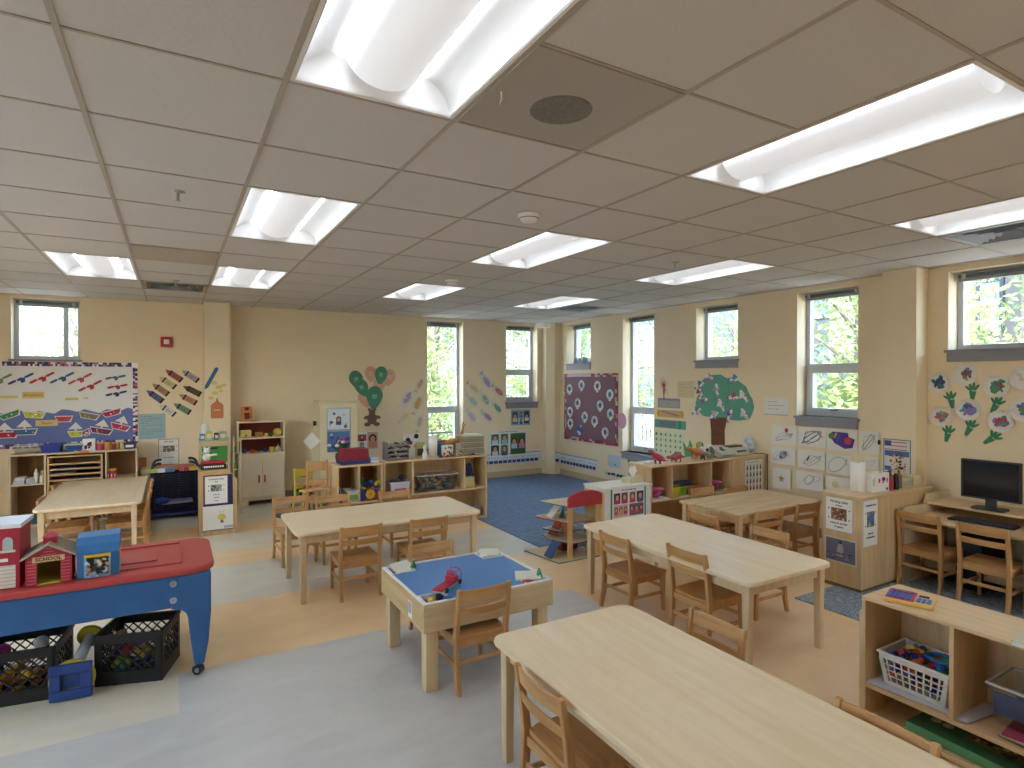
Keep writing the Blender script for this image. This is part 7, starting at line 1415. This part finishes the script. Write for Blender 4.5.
BRW = bpy.data.materials.new('brick'); BRW.use_nodes = True
def brickmat(a, b, mort):
    m = bpy.data.materials.new('brick_wall'); m.use_nodes = True; nt = m.node_tree; t = nt.nodes.new('ShaderNodeTexBrick'); t.inputs['Color1'].default_value = lin(a); t.inputs['Color2'].default_value = lin(b); t.inputs['Mortar'].default_value = lin(mort); t.inputs['Scale'].default_value = 5
    tc = nt.nodes.new('ShaderNodeTexCoord'); mp = nt.nodes.new('ShaderNodeMapping'); mp.inputs['Rotation'].default_value = (R(90), 0, R(90)); nt.links.new(tc.outputs['Object'], mp.inputs[0]); nt.links.new(mp.outputs[0], t.inputs[0]); nt.links.new(t.outputs[0], nt.nodes['Principled BSDF'].inputs['Base Color']); nt.nodes['Principled BSDF'].inputs['Roughness'].default_value = .9; return m
BK1, BK2 = brickmat('#6a534e', '#765e58', '#7d7670'), brickmat('#443c38', '#4d4541', '#5a5551')
DKT = mat('#3a4048', .5)
building('white building with one small window, seen through the left window', -7.5, 24, -1.0, 34, 13, mat('#e9e8e4', .8), [(4.6-.2, 3.3, .9, 2.0), (1.6, 3.3, .9, 2.0)], 'y', mat('#a8c0cc', .5))
building('pinkish brick building with dark-framed windows, seen through the right-hand window', 18.5, 5.9, 26, 11.4, 11, BK1, [(.95, 2.25, .42, .75), (.95, 3.85, .42, 1.25), (3.6, 2.2, .7, 1.2), (3.6, 3.9, .7, 1.3)], 'x', DKT)
building('dark grey-brown brick building with pale windows, beyond the pink brick one', 17.0, -6, 26, 5.9, 9, BK2, [(10.6, 2.1, .6, 1.0), (8.6, 2.1, .6, 1.0), (10.6, 4.6, .6, 1.2)], 'x', mat('#9fb0bb', .5))
building('dark blue-grey building right behind the corner window tree', 17, 16, 24, 26, 9, mat('#5a6672', .8), [(2+2.4*k, 3.2, .9, 1.5) for k in range(3)], 'x', PAPER)
building('grey apartment building behind the trees outside the window wall', 26, 14, 36, 34, 12, mat('#6f757e', .8), [(2+3*k, 2.5+3*j, 1.1, 1.6) for k in range(6) for j in range(3)], 'x', PAPER)
building('grey-blue building behind the trees outside the back wall', 8, 35, 25, 42, 12, mat('#757f8a', .8), [(2+3*k, 2.2+3*j, 1.1, 1.6) for k in range(6) for j in range(3)], 'y', PAPER)
building('pale shed-like wall low outside the nearer tall window', 11.6, 5.6, 13, 9.6, 2.45, mat('#7f939c', .8), [], 'x')
# trees of many small leaves
def leafmat(a, b):
    m = bpy.data.materials.new('leaves'); m.use_nodes = True; nt = m.node_tree; bs = nt.nodes['Principled BSDF']; n = nt.nodes.new('ShaderNodeTexNoise'); n.inputs['Scale'].default_value = 1.3; cr = nt.nodes.new('ShaderNodeValToRGB'); cr.color_ramp.elements[0].position = .35; cr.color_ramp.elements[1].position = .65; cr.color_ramp.elements[0].color = lin(a); cr.color_ramp.elements[1].color = lin(b)
    tc = nt.nodes.new('ShaderNodeTexCoord'); nt.links.new(tc.outputs['Object'], n.inputs[0]); nt.links.new(n.outputs[0], cr.inputs[0]); nt.links.new(cr.outputs[0], bs.inputs['Base Color']); bs.inputs['Roughness'].default_value = .6
    tr = nt.nodes.new('ShaderNodeBsdfTranslucent'); nt.links.new(cr.outputs[0], tr.inputs[0]); mx = nt.nodes.new('ShaderNodeMixShader'); mx.inputs[0].default_value = .45; nt.links.new(bs.outputs[0], mx.inputs[1]); nt.links.new(tr.outputs[0], mx.inputs[2]); nt.links.new(mx.outputs[0], nt.nodes['Material Output'].inputs[0]); return m
LF1, LF2 = leafmat('#74884f', '#a8b474'), leafmat('#64804c', '#8ca468')
BARK = mat('#8a8078', .9, noise=.3, nscale=12)
def tree(label, x, y, h, r, lm, seed, n=15000, low=1.0):
    rr = random.Random(seed); e = thing('tree', label, 'tree', (x, y, GZ)); q = MB(); top = (0, 0, h*.8)
    q.tube([(0, 0, 0), (.05, 0, h*.3), (-.05, .05, h*.55), top], [.16, .13, .09, .03], BARK, 10); q.obj('trunk', e)
    q = MB(); cl = []
    for k in range(52):
        a = rr.uniform(0, 2*PI); t = rr.uniform(0, 1); zz = low+(h-low)*t; rad = r*math.sin(PI*min(.97, .15+t*.8))*rr.uniform(.35, 1)
        p = (rad*math.cos(a), rad*math.sin(a), zz); cl.append(p); q.tube([(0, 0, max(.8, zz-.9)), (p[0]*.5, p[1]*.5, zz-.3), p], [.035, .02, .008], BARK, 5)
    q.obj('branches', e)
    vs = []; fs = []
    for k in range(n):
        c = rr.choice(cl); s = rr.uniform(.04, .08); p = Vector((c[0]+rr.gauss(0, .42), c[1]+rr.gauss(0, .42), c[2]+rr.gauss(0, .32))); d1 = Vector((rr.gauss(0, 1), rr.gauss(0, 1), rr.gauss(0, 1))).normalized(); d2 = d1.orthogonal().normalized(); o = len(vs)
        vs += [p-d1*s, p+d2*s*.5, p+d1*s, p-d2*s*.5]; fs.append((o, o+1, o+2, o+3))
    q = MB(); q.add([tuple(v) for v in vs], fs, lm); q.obj('foliage', e)
tree('light green tree filling the tall window in the back wall', 6.0, 14.5, 6.5, 2.2, LF1, 1)
tree('light green tree seen through the second window of the back wall', 8.8, 13.6, 6.8, 2.1, LF1, 2)
tree('tree outside the left window, thin leaves at the right of the pane', -1.45, 13.5, 5.2, .8, LF1, 3, 1100, 2.2)
tree('green tree outside the corner window of the right wall', 12.2, 16.5, 6.6, 2.2, LF2, 4)
tree('bright green tree outside the tall window of the right wall', 11.8, 12.2, 6.2, 1.9, LF1, 5)
tree('large yellow-green tree outside the nearer tall window, close to the room', 9.9, 5.5, 6.0, 1.7, LF1, 6, 15000, 1.2)
tree('green tree with drooping branches outside the right-hand window', 11.8, 3.0, 6.6, .9, LF2, 7, 3600, 3.5)
tree('distant tree beside the building seen through the small window', 15.5, 12.6, 6.2, 1.6, LF2, 8, 3000)
# pale fence outside the tall right window
e = thing('picket_fence', 'pale blue-white picket fence outside the lower pane of the tall right window', 'fence', (8.8, 8.2, GZ)); FM = mat('#98a4b2', .6)
for k in range(28): MB().box(0, k*.12, 0, .02, k*.12+.05, 1.9, FM).obj('picket', e)
MB().box(.02, 0, .3, .05, 3.4, .38, FM).box(.02, 0, 1.6, .05, 3.4, 1.68, FM).obj('rail', e)
e = thing('railing', 'dark metal railing outside the tall back window', 'railing', (3.0, 12.2, GZ)); q = MB(); q.box(0, 0, 1.35, 4, .03, 1.39, DARK).obj('rail', e)
for k in range(9): MB().cyl((k*.5, .015, 0), (k*.5, .015, 1.35), .015, DARK, n=6).obj('railing_post', e)

# ---- light
w = bpy.data.worlds.new('world'); bpy.context.scene.world = w; w.use_nodes = True; nt = w.node_tree
sky = nt.nodes.new('ShaderNodeTexSky'); sky.sky_type = 'NISHITA'; sky.sun_disc = False; sky.sun_elevation = R(48); sky.sun_rotation = R(215); sky.air_density = 1.2; sky.dust_density = 2.5
mxs = nt.nodes.new('ShaderNodeMix'); mxs.data_type = 'RGBA'; mxs.inputs[0].default_value = .5; mxs.inputs[7].default_value = (.62, .62, .60, 1); nt.links.new(sky.outputs[0], mxs.inputs[6]); nt.links.new(mxs.outputs[2], nt.nodes['Background'].inputs[0]); nt.nodes['Background'].inputs[1].default_value = 2.1
s = bpy.data.lights.new('sun', 'SUN'); so = bpy.data.objects.new('sun', s); C.objects.link(so); s.energy = 6.2; s.angle = R(1); s.color = (1, .96, .9)
so.rotation_euler = Vector((.52, .38, -.92)).to_track_quat('-Z', 'Y').to_euler()
sc = bpy.context.scene; vs_ = sc.view_settings; vs_.view_transform = 'Standard'; vs_.look = 'None'; vs_.exposure = .94; vs_.gamma = 1; vs_.use_curve_mapping = False
sc.cycles.max_bounces = 12; sc.cycles.diffuse_bounces = 9; sc.cycles.transparent_max_bounces = 12; sc.cycles.sample_clamp_indirect = 6; sc.cycles.use_denoising = True; sc.cycles.caustics_reflective = False; sc.cycles.caustics_refractive = False
